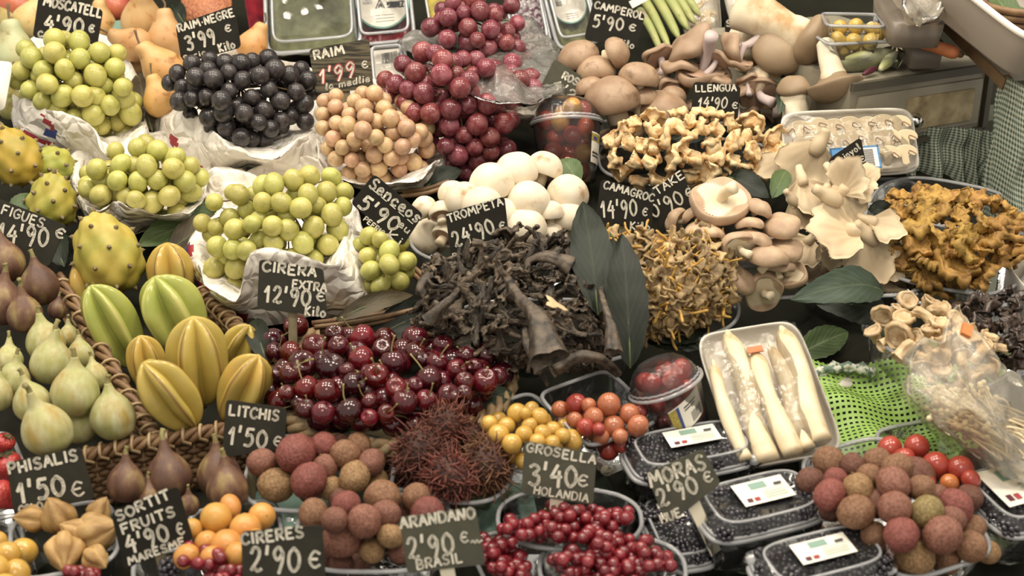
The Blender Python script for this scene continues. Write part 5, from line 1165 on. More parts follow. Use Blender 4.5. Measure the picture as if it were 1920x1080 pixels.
lychees(T4(480, 810, [(45, 230, 105, 'p'), (300, 160, 145, 'r'), (510, 100, 100, 'r'), (670, 170, 110, 'b'), (770, 100, 80, 'b'), (865, 230, 100, 'p'), (520, 260, 85, 'p'), (395, 365, 130, 'r'), (150, 400, 130, 't'), (740, 340, 115, 't'), (560, 420, 80, 't'), (905, 370, 66, 't')]), 'of the back lychee tub', None, 'lychees in the back tub', 8, ml)
tub('clear tub of lychees behind the blueberry price sign', ell_frame(700, 992, 280, .80, .055, 0, 8), .05, 3.2)
ml2 = Mound(558, 905, 842, 1064, .049, .033)
lychees(T4(480, 810, [(430, 610, 110, 'b'), (590, 660, 100, 'p'), (675, 550, 110, 'r'), (950, 490, 130, 'b'), (810, 670, 130, 'p'), (970, 620, 110, 'p'), (645, 800, 145, 'p'), (1200, 490, 105, 'b'), (1290, 620, 130, 'r'), (1010, 780, 90, 't'), (870, 890, 90, 't'), (640, 985, 90, 'd'), (560, 930, 70, 'd'), (1080, 900, 70, 'd'), (760, 1000, 60, 'd')]), 'of the middle lychee tub', None, 'lychees in the middle tub', 8, ml2)
tubq('large clear tub of lychees at the lower right', [(1476, 866), (1645, 822), (1905, 1022), (1690, 1092)], .062, 10, .055, 4.5, ribs=1)
ml3 = Mound(1490, 838, 1880, 1076, .046, .06)
lychees(T4(1440, 810, [(460, 230, 120, 'b'), (640, 260, 75, 'd'), (820, 220, 105, 'b'), (320, 370, 105, 'd'), (510, 360, 90, 'r'), (460, 470, 110, 'r'), (675, 430, 120, 't'), (760, 330, 90, 'b'), (940, 390, 125, 'p'), (970, 270, 110, 'b'), (1150, 420, 100, 'b'), (1270, 490, 70, 'p'), (660, 600, 130, 'b'), (820, 540, 62, 'd'), (950, 570, 130, 'p'), (1190, 600, 120, 'y'), (1400, 560, 130, 'r'), (1380, 650, 90, 'p'), (790, 770, 100, 'b'), (1000, 770, 130, 'r'), (1310, 770, 140, 'p'), (1540, 720, 90, 'b'), (1525, 860, 120, 'b'), (1110, 940, 140, 't'), (1340, 970, 105, 'b'), (1140, 750, 66, 'r'), (1650, 900, 62, 't'), (480, 580, 70, 'd')]), 'of the right lychee tub', None, 'lychees in the lower right tub', 14, ml3)
tub('clear tub of rambutans beside the yellow tomatoes', ell_frame(840, 872, 236, .85, .05, -10, 8), .048, 3.2)
RB = [ramb(s) for s in (1, 2, 3)]
Pr = relax([(787, 846, 38), (832, 797, 36), (842, 893, 38), (912, 870, 40), (878, 822, 34), (768, 880, 30)], None, 1.1, 60, [.065, .07, .06, .06, .055, .05]); out = []
for k, (p, r) in enumerate(Pr):
    o = ob('rambutan', RB[k % 3][0], None, xf(p, rotz(V3((random.gauss(0, 1), random.gauss(0, 1), random.gauss(0, 1)))), r)); ob('hair', RB[k % 3][1], o); out.append((o, *proj(p)))
autolabel(out, 'hairy dark rambutan', 'of the rambutan tub', 'rambutan', 'rambutans in the tub', 3)

# ---------------------------------------------------------------- cherry tomatoes
def tomatoes(L, noun, where, group, mound, nfill, cols, per=6, cat='tomato', kk=.93):
    P_ = relax([a[:3] for a in L], mound, kk); F_ = fill(P_, mound, P_[0][1] * .95, nfill, .75, 1.75); out = []
    for k, (p, r) in enumerate(P_ + F_):
        cl = cols[L[k][3] if k < len(L) and len(L[k]) > 3 else 0]
        o = ob('cherry_tomato', TOM[k % 2], None, xf(p, rotz(V3((random.gauss(0, 1), random.gauss(0, 1), 1.5))), r), color=lin(cl[0])[:3]); out.append((o, *proj(p), cl[1]))
    autolabel(out, noun, where, cat, group, per)
tubq('clear square punnet of yellow cherry tomatoes', [(880, 776), (985, 744), (1106, 832), (968, 892)], .055, 10, .05, 7)
my = Mound(895, 745, 1098, 890, .05, .04)
YC = [('#d3a83a', 'yellow tomato')]
tomatoes(T4(860, 660, [(230, 540, 68), (440, 460, 78), (360, 555, 68), (500, 460, 48), (605, 485, 70), (530, 555, 60), (300, 620, 82), (490, 620, 68), (630, 610, 68), (700, 590, 66), (780, 630, 62), (850, 665, 80), (400, 690, 78), (410, 765, 72), (590, 670, 62), (700, 690, 62), (220, 690, 45), (480, 820, 60)]), 'yellow tomato', 'of the yellow punnet', 'yellow cherry tomatoes in the punnet', my, 10, YC)
tubq('clear square punnet of orange red cherry tomatoes', [(1000, 742), (1132, 700), (1240, 782), (1116, 836)], .065, 10, .055, 7)
mo = Mound(1020, 728, 1228, 845, .05, .035)
RC = [('#bb6f48', 'orange tomato'), ('#ab3d30', 'red tomato')]
tomatoes(T4(860, 660, [(760, 430, 66, 0), (880, 395, 80, 1), (975, 400, 58, 0), (1125, 395, 90, 0), (1280, 465, 80, 0), (1010, 490, 75, 0), (870, 510, 62, 0), (950, 565, 66, 1), (1160, 560, 88, 0), (1345, 555, 80, 0), (1050, 580, 52, 1), (1070, 640, 62, 0), (1210, 635, 62, 0), (1120, 720, 88, 1), (1220, 700, 62, 1), (1360, 440, 60, 1)]), 'tomato', 'of the orange punnet', 'orange cherry tomatoes in the punnet', mo, 10, RC)
def deli_cup(label, x, y, r, ang, tilt, h, tall=1.5):
    c = P(x, y, h); s = r * mpp(c); R_ = rotz(sdir(ang, tilt)); root = ob('deli_cup', None, None, xf(c, R_, s), label, 'cup')
    ob('cup_wall', mesh('cup_wall', *lathe([(0, -tall), (.74, -tall), (.78, -tall + .05), (.97, 0)], 44), M['clear']), root)
    ob('dome_lid', mesh('dome_lid', *lathe([(.99, .0), (.96, .12), (.93, .18), (.88, .36), (.76, .55), (.58, .68), (.42, .73), (.38, .70), (0, .70)], 44), M['clear']), root)
    ob('rim', mesh('rim', *merge(lathe([(1.0, -.05), (1.06, -.02), (1.06, .04), (.99, .06)], 44), lathe([(.97, .08), (1.0, .11), (.96, .15)], 60, lambda a, z, t, i: (a * (1 + .02 * math.cos(30 * t)), z))), M['clear_rim']), root); return root, c, s, R_
d1, c1, s1, R1 = deli_cup('clear domed cup of red tomatoes above the white mushrooms', 1062, 232, 66, 92, -4, .075, 1.7)
d2, c2, s2, R2 = deli_cup('clear domed cup of red tomatoes leaning on the asparagus tray', 1248, 722, 70, 112, 14, .085, 1.35)
def in_cup(c, s, R_, tall, n, where, group, cols):
    P_ = []; r = s * .29
    for _ in range(6000):
        a, q, z = random.uniform(0, 6.28), math.sqrt(random.random()) * .58, random.uniform(-tall + .32, .34)
        p = c + R_ @ V3((q * math.cos(a) * s, q * math.sin(a) * s, z * s))
        if all((p - b).length > 1.72 * r for b, _r in P_): P_.append((p, r * random.uniform(.9, 1.05)))
        if len(P_) >= n: break
    out = []
    for k, (p, rr) in enumerate(P_):
        cl = cols[k % len(cols)]; o = ob('cherry_tomato', TOM[k % 2], None, xf(p, rotz(V3((random.gauss(0, 1), random.gauss(0, 1), 1))), rr), color=lin(cl[0])[:3]); out.append((o, *proj(p), cl[1]))
    autolabel(out, 'tomato', where, 'tomato', group, 4)
in_cup(c1, s1, R1, 1.7, 34, 'of the upper domed cup', 'tomatoes in the upper cup', [('#b83a28', 'red tomato'), ('#c4502e', 'orange red tomato'), ('#b83426', 'red tomato'), ('#cc9438', 'yellow tomato')])
in_cup(c2, s2, R2, 1.35, 26, 'of the lower domed cup', 'tomatoes in the lower cup', [('#a8281e', 'red tomato'), ('#b83426', 'red tomato')])
def tilted_label(parent, its, M_, name='label_sticker'):
    a = sticker(parent, 0, its, name); a.matrix_basis = M_; return a
def curved_label(parent, cs, loc_a0, loc_a1, z0, z1, extra):
    pass
# labels wrapped on the cups (unit cup space: radius about .9)
def wrap_label(parent, a0, a1, z0, z1, parts, tilt=0.0):
    def pt(a, z, k): 
        rr = .97 + z * .12 + .012 + k * .004; return V3((rr * math.cos(a), rr * math.sin(a), z + tilt * (a - a0)))
    def patch(u0, v0, u1, v1, k, n=10):
        V = [pt(a0 + (a1 - a0) * (u0 + (u1 - u0) * i / n), z0 + (z1 - z0) * (v0 + (v1 - v0) * j), k) for i in range(n + 1) for j in (0, 1)]
        return V, [(2 * i, 2 * i + 2, 2 * i + 3, 2 * i + 1) for i in range(n)]
    a = ob('paper_label', mesh('paper_label', *patch(0, 0, 1, 1, 0), M['white_label']), parent); V, F, ms, ix = [], [], [], []
    for u0, v0, u1, v1, m in parts:
        v, f = patch(u0, v0, u1, v1, 1, 4); o = len(V); V += v; F += [tuple(i + o for i in q) for q in f]
        if M[m] not in ms: ms.append(M[m])
        ix += [ms.index(M[m])] * len(f)
    ob('print', mesh('print', V, F, ms, True, ix), a)
wrap_label(d1, -.75, -.15, -1.2, -.35, [(0, .7, .95, .95, 'yellow_pack'), (.15, .74, .5, .86, 'blue_ink'), (.1, .3, .8, .36, 'ink'), (.1, .2, .8, .25, 'ink')], -.1)
wrap_label(d2, -1.75, -.55, -1.2, -.42, [(0, 0, .2, .95, 'yellow_pack'), (.2, .1, .28, .95, 'blue_ink'), (.4, .74, .8, .80, 'ink'), (.4, .64, .75, .69, 'ink')] + [(.55 + .04 * i, .08, .55 + .04 * i + .02, .45, 'ink') for i in range(10)], .28)
tubq('clear punnet of plum tomatoes behind the right lychee tub', [(1610, 812), (1745, 798), (1872, 890), (1760, 930)], .04, 10, .04, 5)
tomatoes([(1719, 838, 24, 0), (1754, 874, 27, 0), (1800, 880, 26, 0), (1668, 842, 23, 0), (1780, 906, 18, 1), (1694, 860, 20, 0), (1735, 905, 20, 0), (1820, 900, 18, 0)], 'tomato', 'of the plum tomato punnet', 'plum tomatoes behind the lychees', Mound(1645, 810, 1850, 925, .045, .05), 3, [('#ae3e2e', 'red plum tomato'), ('#c8742e', 'orange plum tomato')], 4)
tubq('clear tub of yellow tomatoes in the bottom left corner', [(-60, 985), (10, 975), (72, 1085), (-20, 1110)], .05, 10, .05, 5)
tomatoes([(14, 1040, 25), (30, 1078, 27), (-8, 1065, 25), (-6, 1018, 20), (8, 1100, 25)], 'yellow tomato', 'of the bottom left tub', 'yellow tomatoes in the corner tub', Mound(-50, 1000, 66, 1110, .05, .04), 2, YC, 3)

# ---------------------------------------------------------------- currants
BE = mesh('berry', *sphere(1, 18, 10), M['currant'])
def currants(label, path, h, n, r=12.5, group='redcurrant strings', spread=14, seed=0):
    n = int(n * 1.5); rg = random.Random(seed + n); pts = cr([P(x, y, h) for x, y in path], 24); c = pts[12]; root = ob('redcurrant_string', None, None, Matrix.Translation(c), label, 'redcurrants', group)
    ob('stalk', mesh('stalk', *tube(rel([p + NRM * .002 for p in pts], c), .0011, 6), M['twig']), root); L = []
    for k in range(n):
        t = pts[min(24, int(24 * (k + .5) / n))]; x, y = proj(t); L.append((x + rg.uniform(-5, 5), y + rg.choice((-1, 1)) * rg.uniform(.25, 1) * spread, max(r, 12) * rg.uniform(.9, 1.1)))
    for p, q in relax(L, None, .95, 40, [h + rg.uniform(-.008, .006) for _ in L]): ob('berry', BE, root, xf(p - c, None, q))
tub('clear oval tub of redcurrants with a price sign planted in it', ell_frame(1068, 972, 262, .68, .052, 0, 4), .05, 2.4)
tub('clear oval tub of redcurrants at the bottom edge', ell_frame(1148, 1064, 266, .70, .055, 0, 4), .05, 2.4)
for k, (lb, pa, n) in enumerate((('redcurrant string at the left of the tub with the sign', [(945, 985), (985, 992), (1030, 998)], 12), ('redcurrant string across the middle of the tub with the sign', [(1000, 982), (1045, 984), (1085, 980)], 12), ('redcurrant string at the back of the tub with the sign', [(1020, 958), (1070, 962), (1130, 966)], 13), ('redcurrant string along the right end of the tub with the sign', [(1095, 985), (1140, 978), (1185, 958)], 14), ('redcurrant string at the front rim of the tub with the sign', [(1020, 1004), (1070, 1000), (1130, 996)], 12))): currants(lb, pa, .052, n, 10.5, 'redcurrants in the tub with the sign', 14, k)
for k, (lb, pa, n) in enumerate((('redcurrant string heaped highest in the bottom edge tub', [(1090, 1020), (1125, 1012), (1160, 1018)], 11), ('redcurrant string along the back right of the bottom edge tub', [(1135, 1030), (1185, 1022), (1232, 1030)], 13), ('redcurrant string at the left of the bottom edge tub', [(1040, 1062), (1075, 1044), (1120, 1040)], 13), ('redcurrant string across the middle of the bottom edge tub', [(1090, 1058), (1140, 1050), (1200, 1050)], 14), ('redcurrant string at the right of the bottom edge tub', [(1180, 1065), (1225, 1055), (1262, 1052)], 12), ('redcurrant string at the front of the bottom edge tub', [(1060, 1085), (1130, 1078), (1200, 1075)], 16))): currants(lb, pa, .058, n, 11, 'redcurrants in the bottom edge tub', 14, k + 10)
tubq('clear punnet of redcurrants left of the two oval tubs', [(880, 1010), (945, 1000), (1000, 1085), (920, 1110)], .03, 8, .03, 6)
for k, (lb, pa, n) in enumerate((('redcurrant string at the back of the punnet beside the olive sign', [(908, 1022), (935, 1018), (965, 1030)], 11), ('redcurrant string in the middle of the punnet beside the olive sign', [(912, 1045), (945, 1045), (985, 1052)], 12), ('redcurrant string at the front of the punnet beside the olive sign', [(925, 1070), (955, 1068), (990, 1075)], 12))): currants(lb, pa, .036, n, 11, 'redcurrants in the left punnet', 13, k + 20)
# mixed fruit at the bottom left
tubq('clear tub of mixed fruit at the bottom edge', [(232, 1062), (410, 1015), (500, 1100), (280, 1130)], .045, 8, .045, 5)
currants('redcurrant string over the oranges at the bottom edge', [(345, 1040), (385, 1048), (425, 1062)], .075, 11, 12, None, 18, 31)
currants('redcurrant string at the right of the mixed fruit tub', [(395, 1072), (425, 1075), (460, 1080)], .07, 10, 12, None, 14, 32)
currants('redcurrant string at the bottom edge under the physalis tub', [(130, 1078), (160, 1074), (185, 1080)], .05, 7, 11, None, 8, 33)
def solo(name, me, mat_, label, cat, x, y, r, h, col=None, d=None, group=None):
    c = P(x, y, h); return ob(name, me, None, xf(c, rotz(d or V3((.2, -.3, 1))), r * mpp(c)), label, cat, group, color=col)
solo('blackberry', BB[0], None, 'blackberry at the bottom edge left of the redcurrants', 'blackberry', 318, 1066, 22, .075)
solo('blueberry', mesh('blueberry', *sphere(1, 24, 14, .9), MAT('blueberry_skin', '#3a3a42', '#4a4a55', 50, .5)), None, 'single blueberry between blackberry and redcurrants at the bottom edge', 'blueberry', 359, 1066, 14, .08)
ORG = [mesh('kumquat', *sphere(1, 24, 16, z), M['orange']) for z in (1.0, 1.25)]
tubq('clear tub of kumquats beside the mixed fruit sign', [(340, 960), (500, 945), (545, 1020), (380, 1060)], .05, 8, .05, 4.5)
Po = relax([(405, 972, 30), (425, 1022, 30), (360, 992, 20), (388, 1020, 24), (460, 992, 30), (350, 1044, 24), (491, 968, 26), (432, 950, 20), (445, 1040, 24), (400, 1050, 24), (480, 1015, 24)], Mound(335, 935, 520, 1070, .06, .05), .92); out = []
for k, (p, r) in enumerate(Po):
    o = ob('kumquat', ORG[k % 2], None, xf(p, rotz(V3((random.gauss(0, 1), random.gauss(0, 1), 1))), r)); ob('stem_end', mesh('stem_end', *moved(sphere(.07, 8, 6, .5), Matrix.Translation((0, 0, 1.0 if k % 2 == 0 else 1.24))), M['twig']), o); out.append((o, *proj(p)))
autolabel(out, 'orange kumquat', 'of the kumquat tub', 'kumquat', 'kumquats in the tub', 4)
# physalis
tubq('clear tub of physalis in papery husks', [(-10, 985), (170, 945), (260, 1040), (60, 1078)], .05, 8, .05, 4)
HK = [husk_me(s) for s in (1, 2, 3)]
for k, (lb, x, y, r, a, t) in enumerate((('papery physalis standing below the physalis sign', 110, 968, 38, 110, 30), ('papery physalis lying with its tip at far left', 62, 972, 30, 175, 10), ('round papery physalis at the front of its tub', 122, 1032, 42, -70, 50), ('papery physalis lying behind the mixed fruit sign', 178, 1000, 44, 20, 15), ('small papery physalis at the back right of its tub', 186, 958, 26, 60, 10), ('papery physalis at the front right of its tub', 178, 1046, 28, -30, 30), ('papery physalis behind the round one in the tub', 150, 1000, 34, 150, 20))):
    c = P(x, y, .06); o = ob('physalis', HK[k % 3], None, xf(c, rotz(sdir(a, t), k * 50), r * mpp(c)), lb, 'physalis', 'physalis in the tub')
    ob('calyx_stem', mesh('calyx_stem', *tube([(0, 0, -.82), (.03, 0, -1.0), (.12, 0, -1.15)], [.07, .05, .05], 6), M['twig']), o)
SW = [straw_me(s) for s in (1, 2)]
for k, (lb, x, y, r, a) in enumerate((('small strawberry highest at the left edge above the others', 8, 832, 22, 60), ('large strawberry at the left edge beside the physalis sign', 14, 876, 32, 100), ('strawberry lowest at the left edge below the large one', 8, 930, 32, 150))):
    c = P(x, y, .06); o = ob('strawberry', SW[k % 2][0], None, xf(c, rotz(sdir(a, 20)), r * mpp(c)), lb, 'strawberry', 'strawberries at the left edge'); ob('calyx', SW[k % 2][1], o)
tubq('clear tub of strawberries cut by the left edge', [(-70, 830), (20, 812), (60, 930), (-40, 970)], .045, 8, .045, 5)
# ================================================================ mushrooms
def mush(kinds, name, L, noun, where, cat, group, mound=None, hs_=None, kk=.8, per=6, squash=.85):
    """caps traced in the picture: (x, y, cap radius, angle, lean[, variant])"""
    P_ = relax([(a[0], a[1], a[2] * squash) for a in L], mound, kk, 60, hs_); out = []
    for k, ((p, r), a) in enumerate(zip(P_, L)):
        v = kinds[(a[5] if len(a) > 5 else k) % len(kinds)]; r /= squash
        d = sdir(a[3], a[4]); o = ob(name, v[0], None, xf(p, rotz(d, k * 83), r))
        for kn, km in v[1]: ob(kn, km, o)
        out.append((o, a[0], a[1]))
    autolabel(out, noun, where, cat, group, per); return out
# white button mushrooms
tub('clear round tub of white button mushrooms', ell_frame(938, 438, 330, .75, .04, 0, 6), .045, 2.6)
mw = Mound(765, 290, 1110, 478, .06, .07)
mush(BUT, 'button_mushroom', [(922, 342, 43, 92, 25), (968, 320, 41, 95, 20), (1022, 314, 35, 70, 5), (1065, 362, 40, 75, 30), (990, 376, 42, 100, 35), (985, 426, 40, 90, 35), (1066, 408, 34, 80, 25), (868, 372, 36, 110, 15), (848, 362, 28, 95, 5), (905, 384, 40, 85, 20), (802, 444, 38, 150, 25), (794, 390, 25, 140, 15), (828, 398, 25, 95, -25), (1032, 398, 26, 90, 10), (945, 400, 34, 90, 20), (836, 440, 26, 60, -30), (1035, 440, 32, 90, 20), (945, 450, 34, 90, 10), (885, 430, 36, 100, 10)], 'white mushroom', 'of the white heap', 'mushroom', 'white button mushrooms', mw)
# big brown mushrooms
tub('clear green tinted tub under the big brown mushrooms', ell_frame(1180, 250, 150, .8, .035, 0, 6), .04, 2.6)
mush(BRO, 'brown_mushroom', [(1083, 106, 40, 115, 22), (1157, 98, 30, 20, 25), (1117, 131, 37, 95, 14), (1198, 144, 38, 80, 12), (1148, 182, 53, 100, 24), (1244, 208, 49, 72, 24), (1178, 235, 34, 90, 38), (1146, 262, 29, 90, 10), (1108, 165, 30, 100, 5), (1200, 185, 34, 90, 5), (1262, 180, 26, 80, 0)], 'big brown mushroom', 'of the brown heap', 'mushroom', 'big brown mushrooms', Mound(1045, 70, 1292, 275, .06, .06), None, .72, 4)
# lilac mushrooms with gills
mush(BLE, 'lilac_mushroom', [(1290, 84, 50, 138, 16), (1318, 140, 48, 268, -30), (1236, 106, 33, 118, -35), (1262, 165, 30, 100, -30), (1370, 92, 34, 190, 10), (1385, 120, 26, 255, -25), (1345, 152, 26, 88, 8), (1400, 150, 20, 100, -20), (1422, 172, 38, 95, -48), (1456, 180, 30, 70, -45), (1300, 195, 22, 110, 10), (1232, 140, 32, 120, 15), (1440, 225, 24, 40, 0), (1402, 215, 26, 120, 5), (1345, 110, 26, 60, -20), (1275, 125, 34, 90, 10), (1380, 175, 30, 90, 0), (1340, 190, 30, 90, 10), (1450, 130, 26, 90, 0)], 'lilac brown mushroom', 'of the lilac heap', 'mushroom', 'lilac gilled mushrooms', Mound(1215, 35, 1480, 255, .06, .06), None, .62, 5)
# king oysters
def king(label, x, y, capr, capsq, ang, tilt, h, stemL, r0, r1, seed, colr=None, flare=False):
    c = P(x, y, h); s = mpp(c); R_ = rotz(sdir(ang, tilt), seed * 50); q = capr * s
    pr = [(max(0, p.x), p.z) for p in cr([V3((a, 0, b)) for a, b in ([(0, .45), (.4, .42), (.75, .25), (.98, -.02), (1.0, -.14), (.9, -.16), (.6, -.3), (.45, -.5)] if flare else [(0, capsq), (.35, capsq * .96), (.7, capsq * .7), (.95, capsq * .2), (.98, -.15), (.82, -.34), (.6, -.42), (.5, -.5)])], 22)]; pr[0] = (0, pr[0][1]); pr.append((0, -.45))
    o = ob('king_oyster_mushroom', mesh('king_oyster_mushroom', *rough(lathe(pr, 36, lambda a, z, t, i: (a * (1 + .06 * math.cos(2 * t + seed)), z + .07 * a * math.cos(2 * t + seed * 2))), .05, 1.5, seed), M[colr or 'king_cap']), None, xf(c, R_, q), label, 'mushroom', 'king oyster mushrooms')
    if stemL: ob('stem', mesh('stem', *tube(cr([(0, 0, -.3), (.06, 0, -.3 - stemL * .5), (.12, .05, -.3 - stemL)], 12), [(r0 + (r1 - r0) * (i / 12)) * (1.15 - .3 * abs(i / 12 - .05) if i < 3 else 1) for i in range(12)] + [r1 * .6], 20, mod=lambda th, i: 1 + .05 * math.cos(3 * th + i * .5 + seed)), M['king_stem']), o)
    return o
king('giant king oyster mushroom with thick pale stem lying at the back', 1524, 78, 54, .5, -28, 14, .13, 2.7, .55, .85, 1)
king('round brown king oyster cap facing forward in the pile', 1462, 98, 56, .8, 75, 40, .11, 1.2, .5, .5, 2)
king('cream coloured king oyster cap left of the round brown one', 1400, 82, 42, .9, 100, 25, .09, 1.0, .5, .5, 3, 'king_stem')
king('upside down king oyster mushroom with thick stem pointing up', 1566, 168, 54, .5, -84, 8, .11, 1.55, .42, .30, 4, None, True)
king('tan king oyster cap at the right end of the pile', 1622, 176, 32, .6, 25, 10, .09, .8, .5, .5, 5, 'hedge')
king('tan king oyster mushroom standing left of the upside down one', 1488, 168, 32, .8, 92, 6, .10, 1.4, .7, .8, 6)
king('pale king oyster mushroom lying under the round brown cap', 1418, 150, 36, .5, 160, 15, .08, 1.6, .6, .7, 7, 'king_stem')
king('wide king oyster cap lowest at the right of the pile', 1585, 202, 46, .4, 80, 20, .07, .6, .5, .5, 8)
king('pale king oyster stem end at the top behind the sign', 1392, 30, 34, .6, 150, 0, .09, 1.0, .7, .7, 9, 'king_stem')
# chaotic heaps built piece by piece
def heap(kinds, name, traced, n, mound, size, noun, where, cat, group, per=9, inset=.0, poly=None, kk=.55, up=(20, 160), sp=.62, hmin=.01, lean=(-50, 60)):
    L = [(a[0], a[1], a[2] * .8, a[3], a[4] if len(a) > 4 else random.uniform(-20, 30)) for a in traced]; x0, y0, x1, y1 = mound.box; tr = 0
    while len(L) < n + len(traced) and tr < 16000:
        tr += 1; x, y = random.uniform(x0, x1), random.uniform(y0, y1)
        if ((x - (x0 + x1) / 2) / (x1 - x0) * 2) ** 2 + ((y - (y0 + y1) / 2) / (y1 - y0) * 2) ** 2 > .9: continue
        if poly and not poly(x, y): continue
        r = size * random.uniform(.75, 1.2)
        if all((x - b[0]) ** 2 + (y - b[1]) ** 2 > (sp * (r * .8 + b[2])) ** 2 for b in L): L.append((x, y, r * .8, random.uniform(*up), random.uniform(*lean)))
    P_ = relax([a[:3] for a in L], mound, kk, 40); out = []
    for k, ((p, r), a) in enumerate(zip(P_, L)):
        v = kinds[(k * 7 + k // 5) % len(kinds)]; me = v[0] if isinstance(v, tuple) else v
        p = p + FW * (inset * r)
        if hgt(p) < hmin: p = p + NRM * (hmin - hgt(p))
        o = ob(name, me, None, xf(p, rotz(sdir(a[3], a[4]), random.uniform(0, 360)), r / .8))
        if isinstance(v, tuple): ob('stem', v[1], o)
        out.append((o, *proj(p)))
    autolabel(out, noun, where, cat, group, per); return out
# hedgehog mushrooms (cream orange)
tub('clear tub under the cream orange hedgehog mushrooms', ell_frame(1290, 300, 330, .6, .03, 0, 6), .03, 3)
heap(HED, 'hedgehog_mushroom', [(1222, 250, 28, 200, 0), (1250, 265, 26, 10, 0), (1318, 212, 24, 95, 20), (1338, 240, 26, 140, 10), (1376, 236, 18, 60, 20), (1332, 272, 30, 110, 10), (1345, 300, 28, 250, 10), (1412, 285, 24, 20, 40), (1398, 312, 20, 90, 10), (1325, 320, 28, 200, 50), (1300, 295, 26, 80, 30), (1262, 300, 28, 170, 10), (1225, 305, 26, 330, 10), (1165, 322, 28, 200, 20), (1200, 340, 24, 80, 20), (1190, 300, 24, 150, 0), (1375, 265, 26, 160, 20), (1290, 250, 24, 70, 10), (1150, 300, 22, 170, 10), (1260, 335, 24, 120, 20), (1425, 255, 20, 30, 10)], 26, Mound(1128, 205, 1470, 355, .06, .06), 28, 'cream orange mushroom', 'of the orange heap', 'mushroom', 'cream orange mushrooms', 8, kk=.62)
# shiitake
tub('clear tub of tan shiitake mushrooms lined with leaves', ell_frame(1420, 500, 270, .85, .04, 0, 6), .05, 2.6)
mush(SHI, 'shiitake_mushroom', [(1350, 382, 57, 268, -48, 0), (1425, 390, 26, 60, 20), (1466, 422, 37, 100, 28), (1472, 466, 36, 88, 30), (1265, 412, 27, 150, -10), (1310, 432, 36, 120, 8), (1325, 470, 28, 70, -30), (1345, 488, 30, 40, 15), (1384, 460, 36, 110, -42), (1418, 448, 32, 70, 10), (1440, 482, 40, 85, 10), (1388, 524, 34, 60, 35), (1430, 545, 40, 100, -55), (1482, 518, 32, -60, -45), (1405, 420, 26, 90, 0), (1350, 525, 26, 120, 10), (1460, 500, 30, 90, 0), (1300, 400, 24, 120, 0), (1335, 435, 26, 80, 10)], 'tan shiitake mushroom', 'of the shiitake heap', 'mushroom', 'shiitake mushrooms', Mound(1240, 335, 1515, 580, .06, .075), None, .65, 5)
# oyster mushrooms: fans laid from stalk to lip
tub('clear tub of oyster mushrooms lined with leaves', ell_frame(1610, 500, 240, .9, .035, 0, 6), .05, 2.6)
mo_ = Mound(1445, 262, 1715, 540, .055, .08); out = []
for k, (x, y, R_, ang, gl, tl) in enumerate(((1530, 272, 84, 238, 1, 15), (1540, 372, 92, -24, 1, 20), (1474, 374, 58, -48, 1, 10), (1605, 432, 100, 186, 0, 25), (1612, 440, 88, -42, 1, 20), (1716, 522, 104, 164, 0, 10), (1566, 448, 52, 262, 1, 10), (1580, 478, 66, -52, 1, 5), (1622, 410, 62, -35, 0, 10), (1570, 366, 66, 55, 0, 30), (1545, 500, 44, 250, 1, 0), (1500, 330, 66, 280, 0, 0), (1520, 445, 60, 230, 0, 10), (1650, 470, 60, 250, 0, 10), (1480, 300, 54, 200, 1, 10), (1560, 320, 64, -60, 0, 20), (1600, 350, 50, 10, 0, 30), (1490, 470, 46, 200, 0, 0))):
    p = mo_.hit(x, y); s = R_ * mpp(p); d = sdir(ang, tl * .4); f = (-FW * .75 + NRM * .65).normalized() * -1 if gl else (-FW * .4 + NRM * .95).normalized()
    f = (f - d * f.dot(d)).normalized(); xx = (-d).cross(f); Rm = Matrix((xx, -d, f)).transposed()
    p = p - FW * (.0035 * (18 - k) * .35)
    v = OY[k % 3]; o = ob('oyster_mushroom', v[0], None, xf(p, Rm, s)); ob('stem', v[1], o)
    e = p + d * s * .6; out.append((o, *proj(e), 'gilled oyster mushroom' if gl else 'pale oyster mushroom'))
autolabel(out, 'oyster mushroom', 'of the oyster heap', 'mushroom', 'oyster mushrooms', 5)
# chanterelles
tub('large clear tub of yellow chanterelles', ell_frame(1775, 436, 300, 1.18, .05, -20, 14), .05, 3)
tub('second clear tub of chanterelles behind the oyster mushrooms', ell_frame(1660, 360, 130, .8, .045, 0, 8), .04, 3)
heap(CHA, 'chanterelle', [(1790, 500, 42, 70, 50), (1760, 450, 34, 200, 10), (1720, 420, 30, 120, 20), (1840, 420, 34, 40, 30), (1740, 520, 30, 90, 50), (1890, 440, 30, 60, 20), (1690, 370, 26, 90, 30), (1755, 365, 28, 90, 30), (1860, 380, 26, 110, 20), (1870, 475, 28, 200, 20)], 95, Mound(1612, 338, 1925, 548, .045, .085), 27, 'yellow chanterelle', 'of the chanterelle heap', 'mushroom', 'yellow chanterelles', 10, poly=lambda x, y: y > 330 + (x - 1620) * .17 and not (x < 1690 and y > 440 + (x - 1610) * .6), kk=.5, lean=(0, 80))
# yellowfoot
tub('clear tub of small yellowfoot mushrooms', ell_frame(1245, 560, 270, .95, .035, 0, 8), .045, 2.6)
heap(FT, 'yellowfoot_mushroom', [(1205, 434, 15, 220, 20), (1175, 446, 13, 240, 20), (1290, 470, 16, 200, 20), (1280, 500, 15, 150, 30)], 190, Mound(1075, 392, 1385, 640, .055, .085), 17, 'small yellowfoot mushroom', 'of the yellowfoot heap', 'mushroom', 'yellowfoot mushrooms', 13, kk=.45, poly=lambda x, y: not (x > 1330 and y < 430) and not (x < 1310 and y < 442), up=(0, 360), lean=(-50, 60), sp=.5)
